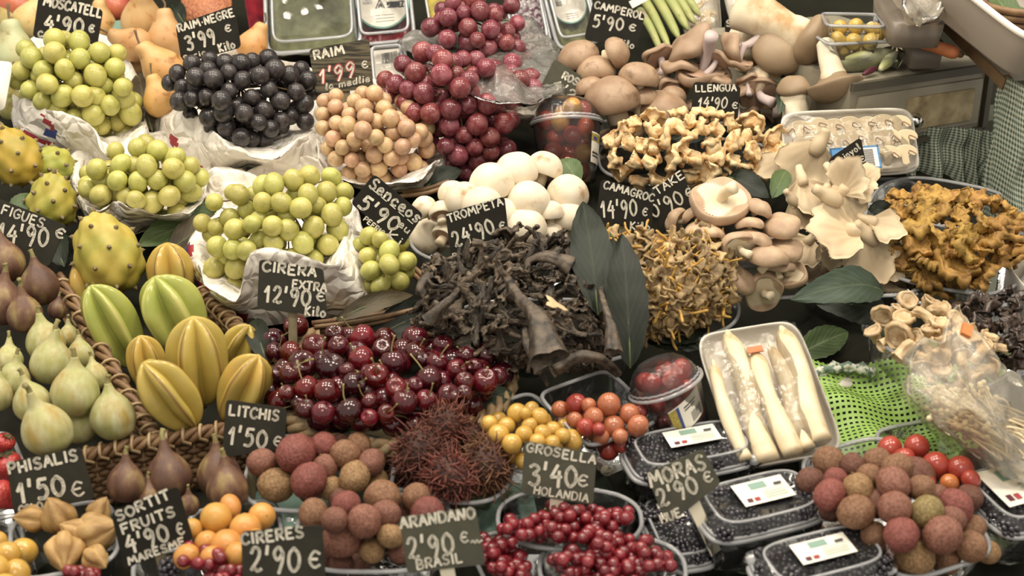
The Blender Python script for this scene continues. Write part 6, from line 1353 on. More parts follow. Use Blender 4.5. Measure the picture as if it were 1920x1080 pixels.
# black trumpets
tub('wide clear tub of black trumpet mushrooms lined with leaves', ell_frame(1020, 620, 370, .62, .04, 0, 6), .05, 2.6)
mtp = Mound(778, 436, 1215, 705, .055, .10)
heap(TR_, 'black_trumpet', [(990, 485, 40, 20, 10), (850, 580, 34, 235, 10), (840, 520, 34, 60, 10), (1080, 690, 36, 190, 10), (930, 610, 34, 90, 60), (1100, 580, 34, 120, 50), (980, 560, 40, 130, 30), (1150, 640, 30, 280, 20), (900, 500, 34, 30, 0), (1030, 460, 30, 60, 20), (960, 450, 34, 100, 10)], 185, mtp, 28, 'black trumpet', 'of the black heap', 'mushroom', 'black trumpet mushrooms', 12, kk=.40, up=(0, 360), lean=(-45, 45), sp=.46, poly=lambda x, y: y > 508 - (x - 800) * .38)
def long_trumpet(label, pts, w0, w1, h, seed, dull=None):
    A = cr([P(x, y, h + dh) for x, y, dh in pts], 22); c = A[10]; s = mpp(c); rr = [(w0 + (w1 - w0) * (i / 22) ** 2.0) * s for i in range(23)]
    vf = tube(rel(A, c), rr, 18, mod=lambda th, i: (1 + .10 * math.cos(5 * th + seed) + .25 * (i / 22) ** 2 * math.cos(2 * th + seed)))
    vf = ([v + V3((nz(v, 90, seed), nz(v, 90, seed + 3), nz(v, 90, seed + 6))) * .0016 for v in vf[0]], vf[1][:-1])
    ob('black_trumpet', mesh('black_trumpet', *vf, M['trumpet_long']), None, Matrix.Translation(c), label, 'mushroom', 'long black trumpets on the heap')
long_trumpet('largest black trumpet running down the middle of the black heap', [(952, 522, .035), (975, 560, .04), (1010, 600, .045), (1030, 672, .035)], 8, 30, .105, 1)
long_trumpet('long grey trumpet mushroom hanging down the right of the heap', [(1120, 512, .02), (1130, 560, .03), (1145, 610, .03), (1150, 660, .02)], 5, 15, .10, 2)
long_trumpet('arched trumpet mushroom over the top middle of the heap', [(990, 520, .02), (992, 488, .03), (1030, 482, .035), (1072, 500, .03)], 6, 16, .11, 3)
long_trumpet('trumpet mushroom bent along the front rim of the black tub', [(1042, 694, .01), (1080, 672, .02), (1120, 672, .02), (1160, 702, .0)], 12, 8, .075, 4)
long_trumpet('trumpet mushroom drooping over the leaf at the left of the heap', [(862, 535, .02), (845, 560, .025), (825, 580, .02), (808, 602, .01)], 6, 19, .10, 5)
long_trumpet('curved trumpet mushroom at the far left end of the heap', [(870, 500, .02), (815, 515, .02), (790, 540, .015), (800, 560, .01)], 12, 7, .085, 6)
long_trumpet('brown tipped trumpet mushroom at the front left of the heap', [(985, 620, .02), (990, 650, .02), (1005, 675, .015), (1015, 695, .01)], 7, 13, .09, 7)
wob('dry_leaf', *(lambda b: ((b[0], b[1]), M['tan_mush'], P(1040, 570, .145)))(moved(rough(lathe([(0, .0), (.016, .001), (.018, 0), (0, -.001)], 14, lambda r, z, t, i: (r * (1 + .5 * math.cos(3 * t)), z)), .004, 90, 4), xf(P(1040, 570, .145), rotz(sdir(60, 20)), .55))), label='dry brown leaf fragment on the middle of the black heap', cat='leaf')
# small tan mushrooms, wood ears, enoki bag at the right
tubq('clear tub of small tan mushrooms at the right', [(1618, 606), (1725, 556), (1915, 680), (1800, 752)], .055, 10, .055, 5)
heap(TAN, 'tan_mushroom', [(1640, 625, 24, 120, 20), (1740, 570, 26, 60, 20), (1700, 600, 26, 100, 30), (1660, 645, 22, 200, 10), (1760, 610, 26, 90, 30), (1800, 640, 24, 40, 20)], 34, Mound(1618, 555, 1880, 735, .055, .07), 27, 'small tan mushroom', 'of the tan heap', 'mushroom', 'small tan mushrooms', 8, kk=.55, poly=lambda x, y: abs((y - 640) - (x - 1750) * .55) < 66, up=(0, 360))
tubq('dark filled clear tub of wood ear mushrooms at the right edge', [(1825, 575), (1920, 548), (2020, 640), (1920, 672)], .055, 10, .05, 5)
heap(EAR, 'wood_ear', [], 30, Mound(1795, 545, 1990, 680, .055, .07), 25, 'dark wood ear', 'of the wood ear heap', 'mushroom', 'wood ear mushrooms', 6, kk=.5, up=(0, 360))
paper('milky plastic bag of enoki mushrooms leaning over the tan tub', [(1796, 580, .15, 1792, 570, .15), (1778, 640, .14, 1766, 645, .13), (1735, 645, .13, 1722, 636, .12), (1712, 690, .12, 1694, 692, .10), (1705, 745, .10, 1694, 760, .07), (1790, 820, .09, 1770, 830, .06), (1890, 890, .085, 1890, 905, .05), (1990, 900, .08, 2010, 900, .05), (1960, 800, .08, 1975, 795, .05), (1870, 690, .13, 1882, 684, .12), (1816, 618, .15, 1822, 610, .15)], (1830, 770, .145), mat='milky', seed=55, crumple=.008, name='enoki_bag', cat='bag', freq=36, rings=(14, 6))
wob('clip', plank(P(1808, 632, .158), P(1812, 612, .160), .009, .004, -FW), MAT('orange_clip', '#d07a30', None), P(1812, 617, .122), smooth=False, label='orange clip closing the enoki bag', cat='clip')
en = []; caps = []; ec = P(1900, 830, .085); rg = random.Random(5)
for k in range(230):
    a = P(1740 + rg.uniform(-20, 110), 730 + rg.uniform(-20, 70), .08 + rg.uniform(0, .025)); b = P(1900 + rg.uniform(-40, 50), 835 + rg.uniform(-50, 30), .07 + rg.uniform(0, .015))
    a = a.lerp(b, rg.uniform(0, .45)); pts = cr([a, a.lerp(b, .5) + V3((rg.uniform(-1, 1), rg.uniform(-1, 1), rg.uniform(0, 1))) * .006, b], 6); en.append(tube(rel(pts, ec), .0011, 5)); caps.append(moved(sphere(.0028, 8, 6), Matrix.Translation(a - ec)))
eo = wob('enoki_cluster', ([v + ec for v in merge(*en)[0]], merge(*en)[1]), M['enoki'], ec, label='cluster of thin pale enoki mushrooms inside the milky bag', cat='mushroom')
ob('caps', mesh('caps', *merge(*caps), M['enoki']), eo, kind='stuff')
# white foam trays
fa = frame([(1293, 622), (1502, 606), (1576, 838), (1392, 890)], .075, 30)
foam_tray('white foam tray of white asparagus', fa)
out = []
for k, (a, b, r) in enumerate((((1364, 628), (1440, 866), 22), ((1416, 664), (1488, 852), 21), ((1466, 622), (1540, 828), 24), ((1338, 686), (1398, 862), 15), ((1444, 650), (1514, 842), 16))):
    f = plane_pt(fa[0], fa[3], .004 + .004 * (k % 2)); p, q = f(*a), f(*b); s = mpp(p); n = 22; pts = cr([p, p.lerp(q, .35) + fa[1] * (.003 * (-1) ** k), p.lerp(q, .7) - fa[1] * .002, q], n)
    rr = [r * s * (.42, .72, .88, .96, 1)[min(i, 4)] * (.92 + .1 * math.sin(i * .4 + k)) for i in range(n + 1)]
    o = ob('white_asparagus_spear', mesh('white_asparagus_spear', *tube(rel(pts, p), rr, 16, mod=lambda th, i: 1 + .03 * math.cos(5 * th)), M['asp_white']), None, Matrix.Translation(p))
    sc_ = [moved(lathe([(.62 * rr[i], 0), (.5 * rr[i], .005), (.2 * rr[i], .010), (0, .011)], 8), xf(pts[i] - p + fa[3] * (rr[i] * .35), rotz(pts[i - 1] - pts[i] if i else pts[0] - pts[1]))) for i in (1, 2, 4, 7, 11)]
    ob('scales', mesh('scales', *merge(*sc_), M['asp_white']), o); out.append((o, (a[0] + b[0]) / 2, (a[1] + b[1]) / 2))
autolabel(out, 'white asparagus spear', 'on the white tray', 'asparagus', 'white asparagus spears')
ob('sliver', mesh('sliver', *box(-.007, .007, -.0032, .0032, .0, .0015), M['carrot'], False), None, fmat(plane_pt(fa[0], fa[3], .016)(1416, 656), fa[1], fa[2], fa[3]), 'orange sliver under the film of the asparagus tray', 'carrot piece')
def slice_me(seed):
    r = random.Random(seed); out = []
    for k in range(41):
        t = -math.pi * .04 + math.pi * 1.08 * k / 40; out.append((math.cos(t), .78 * math.sin(t) ** .9 if math.sin(t) > 0 else math.sin(t) * .6))
    out = [(1.0 * math.cos(math.pi * k / 20), .75 * math.sin(math.pi * k / 20)) for k in range(21)] + [(-.95, -.18), (-.72, -.24), (-.4, -.02), (-.28, -.2), (-.26, -.75), (.0, -.85), (.26, -.75), (.28, -.2), (.4, -.02), (.72, -.24), (.95, -.18)]
    b = [V3((x, y, -.07)) for x, y in out]; a = [V3((x, y, .07)) for x, y in out]; i_ = [V3((x * .93, y * .93, .09)) for x, y in out]
    g = []
    for sx in (-1, 1): g.append(tube(cr([(sx * .32, -.02, .095), (sx * .42, .22, .1), (sx * .68, .05, .1), (sx * .86, -.14, .095)], 8), .045, 5))
    return mesh('mushroom_slice', *loft([b, a, i_]), M['slice'], False), mesh('gills', *merge(*g), M['gill_tan'])
SL = [slice_me(1)]
def slices(label_where, fr, L, group):
    o_, u, v, n, rx, ry = fr; out = []
    for k, (a, b, r, ang) in enumerate(L):
        an = math.radians(ang); x, y = u * math.cos(an) + v * math.sin(an), v * math.cos(an) - u * math.sin(an); n2 = (n - y * .32 - u * .22).normalized(); x2 = y.cross(n2).normalized() ; x2 = (x - n2 * x.dot(n2)).normalized(); y2 = n2.cross(x2)
        p = o_ + u * (a * rx) + v * (b * ry) + n * (.002 + .0006 * (k % 7) + .0022 * (k // 7)); s = r * rx
        o = ob('mushroom_slice', SL[0][0], None, xf(p, Matrix((x2, y2, n2)).transposed(), s)); ob('gills', SL[0][1], o); out.append((o, *proj(p)))
    autolabel(out, 'mushroom slice', label_where, 'mushroom slice', group, 7)
fs = frame([(1458, 208), (1704, 204), (1732, 322), (1478, 338)], .085, 48)
foam_tray('white foam tray of sliced mushrooms before the metal cabinet', fs)
slices('of the front sliced tray', fs, [(-.74 + .245 * i, .40 + .05 * ((i * 3) % 2), .2, 6 + 9 * ((i * 5) % 3)) for i in range(7)] + [(-.68 + .245 * i, -.06 + .06 * (i % 2), .2, 14 - 9 * (i % 3)) for i in range(7)] + [(-.72 + .245 * i, -.52, .19, 10 - 12 * (i % 2)) for i in range(7)], 'mushroom slices in the front tray')
lf = frame([(1552, 280), (1644, 272), (1656, 316), (1562, 322)], .098, 48)
lo = ob('price_label', mesh('price_label', *box(-lf[4], lf[4], -lf[5], lf[5], 0, .0006), M['white_label'], False), None, fmat(plane_pt(fs[0], fs[3], .016)(1604, 297), *lf[1:4]), 'white label with blue border and barcode on the sliced tray', 'label')
bd = merge(box(-lf[4], lf[4], lf[5] - .002, lf[5], .0007, .0009), box(-lf[4], lf[4], -lf[5], -lf[5] + .002, .0007, .0009), box(lf[4] - .002, lf[4], -lf[5], lf[5], .0007, .0009), box(-lf[4], -lf[4] + .002, -lf[5], lf[5], .0007, .0009), box(-lf[4], -lf[4] * .5, lf[5] * .1, lf[5], .0007, .0009))
ob('blue_border', mesh('blue_border', *bd, M['blue'], False), lo)
ob('barcode', mesh('barcode', *merge(*[box(lf[4] * .35, lf[4] * .75, -lf[5] * .75 + i * lf[5] * .115, -lf[5] * .75 + i * lf[5] * .115 + lf[5] * .06, .0007, .0009) for i in range(13)]), M['ink'], False), lo)
f2 = frame([(1262, -70), (1332, -82), (1364, 74), (1292, 62)], .06, 42); foam_tray('white foam tray of sliced mushrooms at the top beside the asparagus', f2)
slices('of the top left sliced tray', f2, [(-.3, .3, .5, 20), (.3, .05, .5, 10), (-.3, -.25, .5, 200), (.3, -.55, .5, 15), (-.2, -.75, .45, 190), (.2, .6, .5, 0)], 'mushroom slices in the top left tray')
f3 = frame([(1340, -90), (1425, -95), (1448, 36), (1368, 48)], .06, 42); foam_tray('second white foam tray of sliced mushrooms at the top behind the king oysters', f3)
slices('of the top right sliced tray', f3, [(-.4, .0, .5, 20), (.3, -.1, .5, 10), (-.3, -.45, .5, 200), (.3, -.7, .5, 15), (-.2, .5, .5, 190)], 'mushroom slices in the top right tray')
wt = frame([(1902, 488), (1990, 480), (2000, 540), (1912, 556)], .06, 15); foam_tray('white tray cut by the right edge beside the chanterelles', wt, .05, wrap=False)

# ---------------------------------------------------------------- boxes of berries
def clamshell(label, cs, h, tilt, dep, lid_h, where, n=(6, 4), sticker_at=(-.35, -.2, .45, .6), flip=1, r=.008):
    fr = frame(cs, h, tilt); o, u, v, n_, rx, ry = fr; root = ob('berry_box', None, None, fmat(o, u, v, n_), label, 'berry box', 'clear lidded berry boxes'); N_ = 72
    rib = lambda s, z, k: [V3((x * (1 + k * (j % 4 < 2)), y * (1 + k * (j % 4 < 2)), z)) for j, (x, y) in enumerate(superell(rx * s, ry * s, N_, 4.2))]
    ob('tray', mesh('tray', *loft([rib(.84, -dep, 0), rib(.88, -dep * .95, .015), rib(.95, -dep * .4, .02), rib(1.0, 0, 0)], True, False), M['clear']), root)
    ob('lid', mesh('lid', *loft([rib(1.0, .001, 0), rib(.97, .004, 0), rib(.94, .004, .012), rib(.86, lid_h * .9, .02), rib(.80, lid_h, 0), rib(.74, lid_h, 0), rib(.70, lid_h * .8, 0)], False, True), M['clear']), root)
    ob('rim', mesh('rim', *tube(rib(1.0, .0005, 0), .0024, 6, True), M['clear_rim']), root)
    ob('lid_ridge', mesh('lid_ridge', *merge(tube(rib(.81, lid_h, 0), .0014, 6, True), tube(rib(.955, .0035, 0), .0016, 6, True)), M['clear_rim']), root)
    for sx, sy in ((-.86, .8), (.86, -.8)): ob('latch', mesh('latch', *moved(lathe([(0, .006), (.006, .005), (.008, 0), (.006, -.003)], 14), Matrix.Translation((sx * rx, sy * ry, .003))), M['clear_rim']), root)
    a, b, c, d = sticker_at; a, b, c, d = a - .08, b - .1, c + .08, d + .06; X = lambda t: t * rx; Y = lambda t: t * ry; w_, h_ = c - a, d - b
    sticker(root, lid_h * .8 + .0006 if False else lid_h + .0007, [(X(a), Y(b), X(c), Y(d), 'white_label'), (X(a + w_ * .3), Y(b + h_ * .62), X(a + w_ * .62), Y(b + h_ * .9), 'tissue'), (X(a + w_ * .1), Y(b + h_ * .12), X(a + w_ * .2), Y(b + h_ * .28), 'maroon'), (X(a + w_ * .24), Y(b + h_ * .12), X(a + w_ * .34), Y(b + h_ * .26), 'red_ink'), (X(a + w_ * .75), Y(b + h_ * .6), X(a + w_ * .9), Y(b + h_ * .7), 'ink')] + [(X(a + w_ * .45), Y(b + h_ * (.12 + .1 * i)), X(a + w_ * .9), Y(b + h_ * (.15 + .1 * i)), 'tissue') for i in range(4)])
    out = []; rg = random.Random(int(rx * 1e5))
    for i in range(n[0]):
        for j in range(n[1]):
            p = V3(((i + .5) / n[0] * 2 - 1, (j + .5) / n[1] * 2 - 1, 0)); q = o + u * (p.x * rx * .88 + rg.uniform(-.002, .002)) + v * (p.y * ry * .88) + n_ * (.003 + rg.uniform(-.003, .003))
            b_ = ob('blackberry', BB[(i + j) % 2], None, xf(q, rotz(V3((rg.gauss(0, 1), rg.gauss(0, 1), .5))), r * rg.uniform(1.0, 1.25))); out.append((b_, *proj(q)))
    autolabel(out, 'blackberry', where, 'blackberry', 'blackberries in the ' + where[7:], n[0])
clamshell('clear lidded box of blackberries behind the blackberry price sign', [(1150, 842), (1392, 800), (1428, 872), (1200, 918)], .055, 8, .035, .016, 'in the box behind the sign', (7, 4), (-.25, .0, .4, .62))
clamshell('clear lidded box of blackberries just right of the blackberry sign', [(1284, 938), (1500, 892), (1560, 972), (1340, 1034)], .065, 8, .035, .016, 'in the box right of the sign', (7, 4), (-.25, -.2, .45, .55))
clamshell('clear lidded box of blackberries at the bottom edge', [(1388, 1052), (1620, 994), (1688, 1078), (1450, 1140)], .07, 8, .035, .016, 'in the bottom edge box', (7, 4), (-.3, -.2, .4, .5))
clamshell('clear lidded berry box at the right edge beside the lychees', [(1800, 908), (1935, 872), (2000, 985), (1868, 1022)], .055, 8, .035, .016, 'in the right edge box', (5, 5), (-.5, -.35, .75, .7))
clamshell('clear lidded berry box low behind the redcurrants under the blackberry sign', [(1190, 948), (1300, 935), (1345, 1062), (1240, 1082)], .03, 8, .025, .012, 'in the low box under the sign', (4, 6), (-.3, .3, .3, .6))
# clear boxes on the cabinet side
tubq('clear box of yellow tomatoes in front of the cabinet', [(1545, 26), (1644, 28), (1654, 50), (1552, 48)], .17, 0, .042, 9, name='clear_box', cat='box')
tomatoes([(1575, 52, 15), (1605, 50, 15), (1635, 55, 15), (1570, 75, 15), (1600, 78, 16), (1632, 78, 15), (1580, 96, 14), (1612, 98, 14), (1552, 80, 14), (1648, 66, 12)], 'yellow tomato', 'of the upper clear box', 'yellow tomatoes in the upper clear box', Mound(1545, 42, 1654, 108, .135, .02), 4, [('#d6b448', 'yellow tomato')], 5)
tubq('clear box of endive leaves in front of the yellow tomato box', [(1540, 66), (1690, 60), (1702, 74), (1545, 84)], .15, 0, .04, 9, name='clear_box', cat='box')
for k, (lb, a, b, wd, mt_) in enumerate((('pale endive lying lengthwise in the lower clear box', (1572, 126), (1676, 98), 40, 'endive'), ('endive leaf tip at the right in the lower clear box', (1650, 130), (1682, 98), 20, 'endive'), ('maroon salad leaf behind the endive in the lower clear box', (1645, 102), (1672, 88), 12, 'maroon'), ('maroon salad leaf under the endive in the lower clear box', (1618, 140), (1645, 126), 12, 'maroon'))):
    p, q = P(*a, .125 + .002 * k), P(*b, .125 + .002 * k); m = tube(rel(cr([p, p.lerp(q, .5), q], 10), p), [wd * .5 * mpp(p) * math.sin(math.pi * (.08 + .87 * i / 10)) ** .7 for i in range(11)], 12, mod=lambda th, i: 1 + .08 * math.cos(4 * th))
    o = ob('salad_leaf', mesh('salad_leaf', *m, M[mt_]), None, Matrix.Translation(p), lb, 'salad leaf')
carrot = tube(rel(cr([P(1722, 84, .16), P(1745, 86, .16), P(1775, 94, .16), P(1800, 102, .16)], 14), P(1760, 94, .16)), [.002, .004, .0052, .0056, .006, .0062, .0066, .0070, .0074, .0076, .0078, .0078, .0074, .006, .003], 12)
ca = ob('carrot', mesh('carrot', *carrot, M['carrot']), None, Matrix.Translation(P(1760, 94, .16)), 'small orange carrot lying on top of the cabinet', 'carrot'); ob('crown', mesh('crown', *moved(sphere(.004, 10, 6), Matrix.Translation(P(1801, 102, .16) - P(1760, 94, .16))), M['wood']), ca)
for k, (lb, cs, h, mt_) in enumerate((('grey wrapped carton behind the yellow tomato box', [(1640, -30), (1748, -22), (1758, 44), (1668, 50)], .19, 'crate2'), ('brown wrapped carton stacked behind the carrot', [(1690, 46), (1756, 46), (1758, 84), (1696, 88)], .15, 'crate2'))): carton(lb, cs, h, 8, .03, mt_, None, rim=False)
paper('clear plastic bag with dark red goods at the top right', [(1690, -10, .23, 1680, -20, .22), (1705, 25, .23, 1700, 30, .21), (1730, 42, .23, 1728, 50, .21), (1755, 30, .23, 1764, 34, .21), (1750, -10, .23, 1764, -20, .22), (1720, -25, .23, 1720, -40, .22)], (1724, 10, .25), mat='milky', seed=66, crumple=.008, rings=(7, 3), n=40, name='plastic_bag', cat='bag', freq=40)

# ---------------------------------------------------------------- net mat, cord, leaves
def mat_pts():
    V, uv = [], []; nu, nv = 50, 40
    for i in range(nu + 1):
        for j in range(nv + 1):
            x, y = 1500 + 330 * i / nu, 694 + 200 * j / nv; p = P(x, y, .012); V.append(p + NRM * (.006 * math.sin(p.x * 70 + p.y * 40) + .004 * math.sin(p.y * 120) + .006)); uv.append((p.x / .0052, p.y / .0052))
    return V, uv
V, uv = mat_pts(); c = V[len(V) // 2].copy(); me = mesh('net_mat', rel(V, c), gridf(50, 40), M['net_mat']); set_uv(me, uv); ob('net_mat', me, None, Matrix.Translation(c), 'bright green plastic net mat right of the asparagus tray', 'mat')
V = [P(x, y, .003) for x, y in ((1490, 680), (1830, 680), (1860, 920), (1500, 920))]; wob('trim_2', (V, [(3, 2, 1, 0)]), M['dark_pack'], V[0].copy(), smooth=False, kind='structure', label='dark liner under the green net mat')
wob('cord', braid([P(x, y, .022) for x, y in [(1520, 706), (1540, 696), (1565, 690), (1590, 688), (1615, 692), (1640, 700)]], .004, .004, 2.5, 3), M['rope'], P(1580, 690, .02), label='twisted green and white cord behind the green mat', cat='cord')
carton('small white tray edge above the green net mat', [(1530, 702), (1590, 698), (1600, 722), (1530, 726)], .014, 10, .006, 'foam', rim=False, cat='tray', name='white_tray')
for lb, L_ in (('basket twigs running behind the cherries below the paper', [[(590, 614, .05), (690, 600, .055), (800, 575, .055)], [(585, 606, .045), (680, 594, .05), (760, 582, .052)], [(600, 622, .045), (700, 606, .05), (790, 584, .05)]]), ('basket twigs below the rosy amber grapes', [[(750, 368, .045), (800, 362, .05), (850, 345, .05)], [(755, 360, .04), (800, 354, .045), (846, 338, .045)]]), ('reddish basket twigs beside the small green grape tail', [[(772, 498, .05), (790, 514, .05), (806, 534, .045)], [(766, 506, .045), (784, 522, .048), (800, 542, .04)]])):
    c = P(*L_[0][1]); wob('basket_twigs', merge(*[tube(cr([P(*q) for q in l], 14), .0028, 7) for l in L_]), M['wicker'], c, label=lb, cat='basket')
for a in (
 ('tall dark leaf standing between black trumpets and white mushrooms', (1122, 590), (1093, 378), 78, .115, .15, 'leaf', .2, .08),
 ('tall dark leaf standing right of the other upright leaf', (1182, 690), (1166, 438), 78, .09, .155, 'leaf', .2, .08),
 ('light green leaf tip between the two upright leaves', (1148, 475), (1126, 422), 24, .11, .13, 'leaf_mid', .2, .1),
 ('narrow dark leaf beside the left upright leaf', (1150, 560), (1138, 428), 30, .105, .12, 'leaf', .3, .1),
 ('large grey green leaf over the rim of the oyster tub', (1655, 545), (1482, 562), 74, .075, .09, 'leaf_grey', .15, .25),
 ('dark leaf lining the front of the oyster mushroom tub', (1665, 590), (1530, 570), 80, .055, .07, 'leaf', .2, .2),
 ('green leaf on the counter below the shiitake tub', (1492, 668), (1590, 622), 60, .012, .012, 'leaf_mid', .2, .1),
 ('light green leaf between hedgehog and oyster mushrooms', (1448, 372), (1474, 318), 38, .10, .10, 'leaf_mid', .2, .1),
 ('grey green leaf upright beside the king oyster pile', (1462, 214), (1468, 140), 24, .085, .09, 'leaf_grey', .2, .1),
 ('dark leaf between oyster mushrooms and chanterelles', (1628, 392), (1680, 402), 40, .10, .09, 'leaf', .2, .1),
 ('dark leaf behind the big upturned shiitake', (1362, 330), (1442, 372), 52, .07, .07, 'leaf', .2, .1),
 ('brown curled leaf under the paper above the cherries', (630, 600), (775, 553), 38, .06, .06, 'leaf_brown', .3, .15),
 ('dark leaf lining the back of the cherry basket', (690, 640), (840, 572), 70, .035, .05, 'leaf', .2, .1),
 ('grey green leaf between cherries and black trumpets', (826, 588), (975, 672), 40, .085, .06, 'leaf_grey', .15, .08),
 ('leaf under the cherries at the front of the basket', (598, 802), (706, 796), 34, .052, .052, 'leaf_mid', .2, .15),
 ('leaf folded over the right rim of the cherry basket', (960, 735), (862, 772), 40, .055, .055, 'leaf_grey', .25, .15),
 ('leaf at the left rim of the cherry basket', (562, 790), (548, 735), 34, .055, .055, 'leaf_mid', .25, .15),
 ('dark leaf behind the star fruit and the cherries', (500, 680), (478, 598), 44, .06, .06, 'leaf', .25, .15),
 ('broad green leaf under the second green grape bunch', (430, 398), (258, 462), 84, .02, .035, 'leaf_mid', .15, .08),
 ('dark leaf between second and biggest green grape bunches', (318, 470), (420, 405), 60, .03, .035, 'leaf_brown', .15, .08),
 ('leaf tip between rosy grapes and white mushrooms', (795, 352), (866, 318), 44, .04, .05, 'leaf', .2, .1),
 ('curled green leaf beside the upper domed cup', (1086, 345), (1052, 298), 44, .09, .10, 'leaf_mid', .25, .15),
 ('grey brown leaf between golden pears and green grapes', (285, 245), (262, 135), 46, .035, .04, 'leaf_brown', .2, .1),
 ('small dark leaf among the pears at the top', (346, 44), (318, 6), 36, .05, .05, 'leaf', .2, .1),
 ('dark leaf lining the right of the black trumpet tub', (1205, 612), (1312, 656), 70, .04, .045, 'leaf', .2, .1),
 ('dark leaf lining the front of the yellowfoot tub', (1330, 610), (1235, 640), 56, .05, .05, 'leaf', .2, .1),
 ('dark leaf under the front rim of the black trumpet tub', (900, 660), (1010, 706), 60, .04, .04, 'leaf', .2, .1),
 ('dark leaf below brown mushrooms and the hedgehog heap', (1262, 262), (1330, 248), 40, .05, .05, 'leaf', .2, .1),
 ('green leaf behind the dragon fruit and the fig sign', (20, 402), (70, 365), 40, .06, .06, 'leaf_mid', .2, .1),
 ('dark leaf below the standing dragon fruit', (120, 500), (100, 430), 50, .03, .03, 'leaf', .2, .1),
 ('dark leaf on the counter between lychees and redcurrants', (960, 900), (860, 960), 60, .008, .008, 'leaf_mid', .2, .06),
 ('dark leaf on the counter under the orange tomato punnet', (1150, 940), (1060, 880), 60, .008, .008, 'leaf', .2, .06),
 ('leaf on the counter in front of the lower redcurrant tub', (1400, 1075), (1290, 1060), 70, .008, .008, 'leaf', .2, .06)):
    leaf(*a)

# ---------------------------------------------------------------- price signs
sign('black price sign reading moscatell above the upper left green grapes', [(73, -12), (193, 18), (182, 84), (61, 70)], .10, [('MOSCATELL', 80, 9, 191, 33, 17, 4), ("4'90", 80, 57, 158, 64, 28, 5), ('€', 165, 60, 178, 61, 13, 4), ('CAL', 70, 68, 100, 73, 10, 3.5)])
sign('black price sign of the black grapes', [(329, 47), (440, 9), (452, 89), (341, 120)], .10, [('RAIM.NEGRE', 334, 61, 441, 29, 14, 3.2), ("3'99", 350, 95, 408, 77, 26, 4.5), ('€', 422, 61, 436, 57, 12, 3), ('Kilo', 411, 98, 443, 88, 15, 3.2), ('Soria', 344, 114, 388, 101, 9, 2.4)])
sign('scratched old price sign with a red outlined price', [(579, 92), (692, 72), (700, 166), (592, 176)], .115, [('RAIM', 588, 112, 648, 100, 16, 4), ("1'99", 596, 158, 668, 140, 25, 3.6, .25), ('€', 678, 128, 692, 125, 12, 3), ('pla medlie', 598, 171, 695, 152, 12, 2.6, .2)], 'slate_old', extra=[("1'99", 596, 158, 668, 140, 25, 7.5, .25)], stake='stake_wood', drop=.06)
sign('black price sign of the big brown mushrooms', [(1112, 2), (1210, 26), (1194, 92), (1095, 74)], .085, [('CAMPEROL', 1113, 15, 1208, 37, 13, 3), ("5'90", 1109, 50, 1170, 57, 22, 3.6), ('€', 1177, 56, 1193, 59, 12, 2.8), ('Kilo', 1156, 84, 1190, 91, 12, 2.6)])
sign('small black sign half hidden behind the cream king oyster', [(1358, 38), (1416, 30), (1422, 78), (1362, 80)], .075, [('SETAS', 1361, 50, 1420, 44, 11, 2.8), ('1', 1370, 70, 1378, 69, 10, 2.6)])
sign('black price sign of the lilac mushrooms above the cream orange heap', [(1300, 153), (1389, 161), (1383, 226), (1295, 232)], .10, [('LLENGUA', 1303, 172, 1382, 170, 12, 2.8), ("14'90", 1306, 203, 1364, 203, 20, 2.8, .15), ('€', 1371, 203, 1384, 204, 11, 2.6), ('P', 1298, 226, 1306, 226, 9, 2.4)])
sign('grey tilted price sign half under the plastic bag', [(1040, 110), (1110, 156), (1094, 200), (1012, 165)], .095, [('ROSAT', 1052, 145, 1103, 172, 13, 3.6), ("4'2", 1034, 160, 1078, 188, 15, 3.6)], 'slate_grey')
sign('black price sign turned on its corner beside the green grapes', [(701, 326), (794, 402), (755, 462), (657, 381)], .115, [('Senceos', 690, 348, 784, 420, 20, 4), ("5'90", 668, 384, 742, 437, 26, 5), ('-----', 694, 354, 776, 424, 4, 1.6), ('eu', 745, 421, 765, 440, 13, 2.6), ('PEFRICA', 680, 412, 724, 448, 9, 2.2), ('Ki', 722, 443, 752, 463, 15, 3)])
sign('black price sign between white mushrooms and black trumpets', [(835, 400), (946, 368), (957, 470), (847, 492)], .125, [('TROMPETA', 841, 418, 945, 383, 15, 3), ("24'90", 852, 464, 931, 434, 28, 4.2), ('€', 936, 431, 950, 428, 13, 3), ('Kil', 926, 462, 955, 453, 13, 2.6), ('Pinin', 849, 486, 893, 475, 10, 2.4)])
sign('black price sign standing left of the shiitake sign', [(1127, 335), (1226, 362), (1222, 429), (1117, 416)], .12, [('CAMAGROC', 1130, 352, 1226, 379, 14, 3), ("14'90", 1126, 409, 1197, 403, 30, 3.8), ('€', 1203, 404, 1215, 405, 14, 3), ('Kilo', 1180, 430, 1220, 432, 14, 2.8)])
sign('black price sign partly behind the yellowfoot sign', [(1222, 358), (1280, 316), (1304, 398), (1240, 440)], .105, [('TAKE', 1231, 367, 1286, 331, 15, 2.8), ("0'90", 1224, 410, 1286, 378, 26, 3.6), ('€', 1289, 372, 1303, 362, 15, 3)])
sign('black price sign before the sliced mushroom tray', [(1554, 298), (1614, 257), (1628, 328), (1572, 356)], .125, [('Rusinyol', 1563, 315, 1615, 278, 12, 2.4), ("4'90", 1580, 328, 1613, 308, 17, 3), ('€', 1614, 306, 1625, 300, 11, 2.4), ('Kilo', 1603, 334, 1627, 324, 11, 2.4)])
sign('dark price sign behind the purple figs at the left edge', [(-26, 364), (124, 422), (92, 500), (-52, 472)], .085, [('FIGUES', 0, 399, 82, 428, 17, 3.4), ("14'90", -8, 452, 92, 462, 34, 5), ('€', 100, 440, 120, 449, 17, 4)], 'slate_mid')
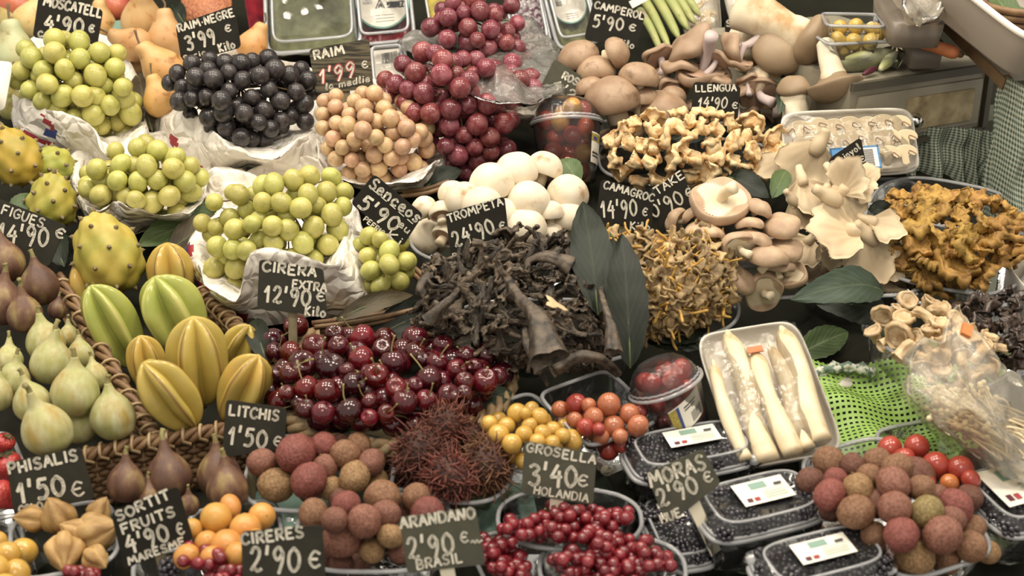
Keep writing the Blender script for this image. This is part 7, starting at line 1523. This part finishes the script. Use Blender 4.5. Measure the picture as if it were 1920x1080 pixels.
sign('grey black price sign of the cherries', [(486, 486), (606, 504), (613, 593), (482, 579)], .125, [('CIRERA', 490, 508, 594, 520, 18, 4.4), ('EXTRA', 546, 540, 613, 547, 15, 3.6), ("12'90", 492, 567, 584, 573, 30, 5), ('€', 591, 564, 611, 565, 16, 3.6), ('Kilo', 570, 590, 612, 594, 17, 3.6)], 'slate_mid')
sign('black price sign standing at the back of the lychees', [(424, 749), (538, 766), (533, 842), (416, 858)], .09, [('LITCHIS', 427, 778, 524, 790, 19, 4.4), ("1'50", 424, 832, 502, 840, 32, 5.4), ('€', 511, 836, 530, 836, 17, 3.6)], 'slate_mid')
sign('black price sign of the physalis', [(12, 868), (151, 839), (178, 935), (26, 966)], .085, [('PHISALIS', 15, 890, 149, 862, 20, 5), ("1'50", 32, 944, 127, 926, 36, 7), ('€', 134, 932, 163, 925, 26, 4), ('COLO', 36, 963, 82, 954, 14, 4)], 'slate_mid')
sign('black price sign leaning between physalis and kumquats', [(208, 962), (333, 912), (362, 1012), (233, 1068)], .10, [('SORTIT', 219, 978, 322, 933, 18, 4.6), ('FRUITS', 228, 1002, 332, 966, 18, 4.4), ("4'90", 238, 1038, 322, 1011, 31, 5.6), ('€', 333, 1005, 349, 1000, 21, 4), ('MARESME', 241, 1060, 350, 1020, 14, 4)], 'slate')
sign('black price sign at the bottom edge in front of the lychees', [(452, 997), (604, 985), (611, 1092), (455, 1098)], .115, [('CIRERES', 452, 1022, 572, 1006, 20, 4.6), ("2'90", 466, 1070, 566, 1070, 44, 6), ('€', 576, 1064, 604, 1064, 30, 5)], 'slate_mid')
sign('olive grey price sign on a white stake at the bottom', [(748, 971), (891, 952), (911, 1058), (764, 1075)], .115, [('ARANDANO', 750, 992, 893, 970, 20, 4.6), ("2'90", 764, 1050, 856, 1036, 38, 5.6), ('€', 863, 1019, 881, 1016, 19, 4), ('~', 881, 1022, 908, 1018, 14, 3.6), ('BRASIL', 781, 1068, 870, 1053, 18, 3.8)], 'slate_grey', stake='stake', drop=.045)
sign('olive price sign on a white stake planted in the redcurrants', [(984, 827), (1119, 851), (1112, 947), (977, 925)], .10, [('GROSELLA', 985, 846, 1118, 870, 16, 3.8), ("3'40", 988, 908, 1084, 912, 38, 6), ('€', 1080, 911, 1105, 912, 20, 4), ('HOLANDIA', 999, 925, 1104, 942, 15, 3)], 'slate_grey', stake='stake', drop=.04)
sign('olive black price sign leaning on the blackberry boxes', [(1211, 888), (1318, 842), (1352, 906), (1251, 986)], .10, [('MORAS', 1219, 914, 1328, 878, 27, 5.4), ("2'90", 1237, 952, 1314, 920, 32, 5.4), ('€', 1321, 907, 1340, 899, 19, 4), ('HUE', 1240, 982, 1280, 967, 16, 4)], 'slate_grey', stake='stake', drop=.045)
finish_labels()
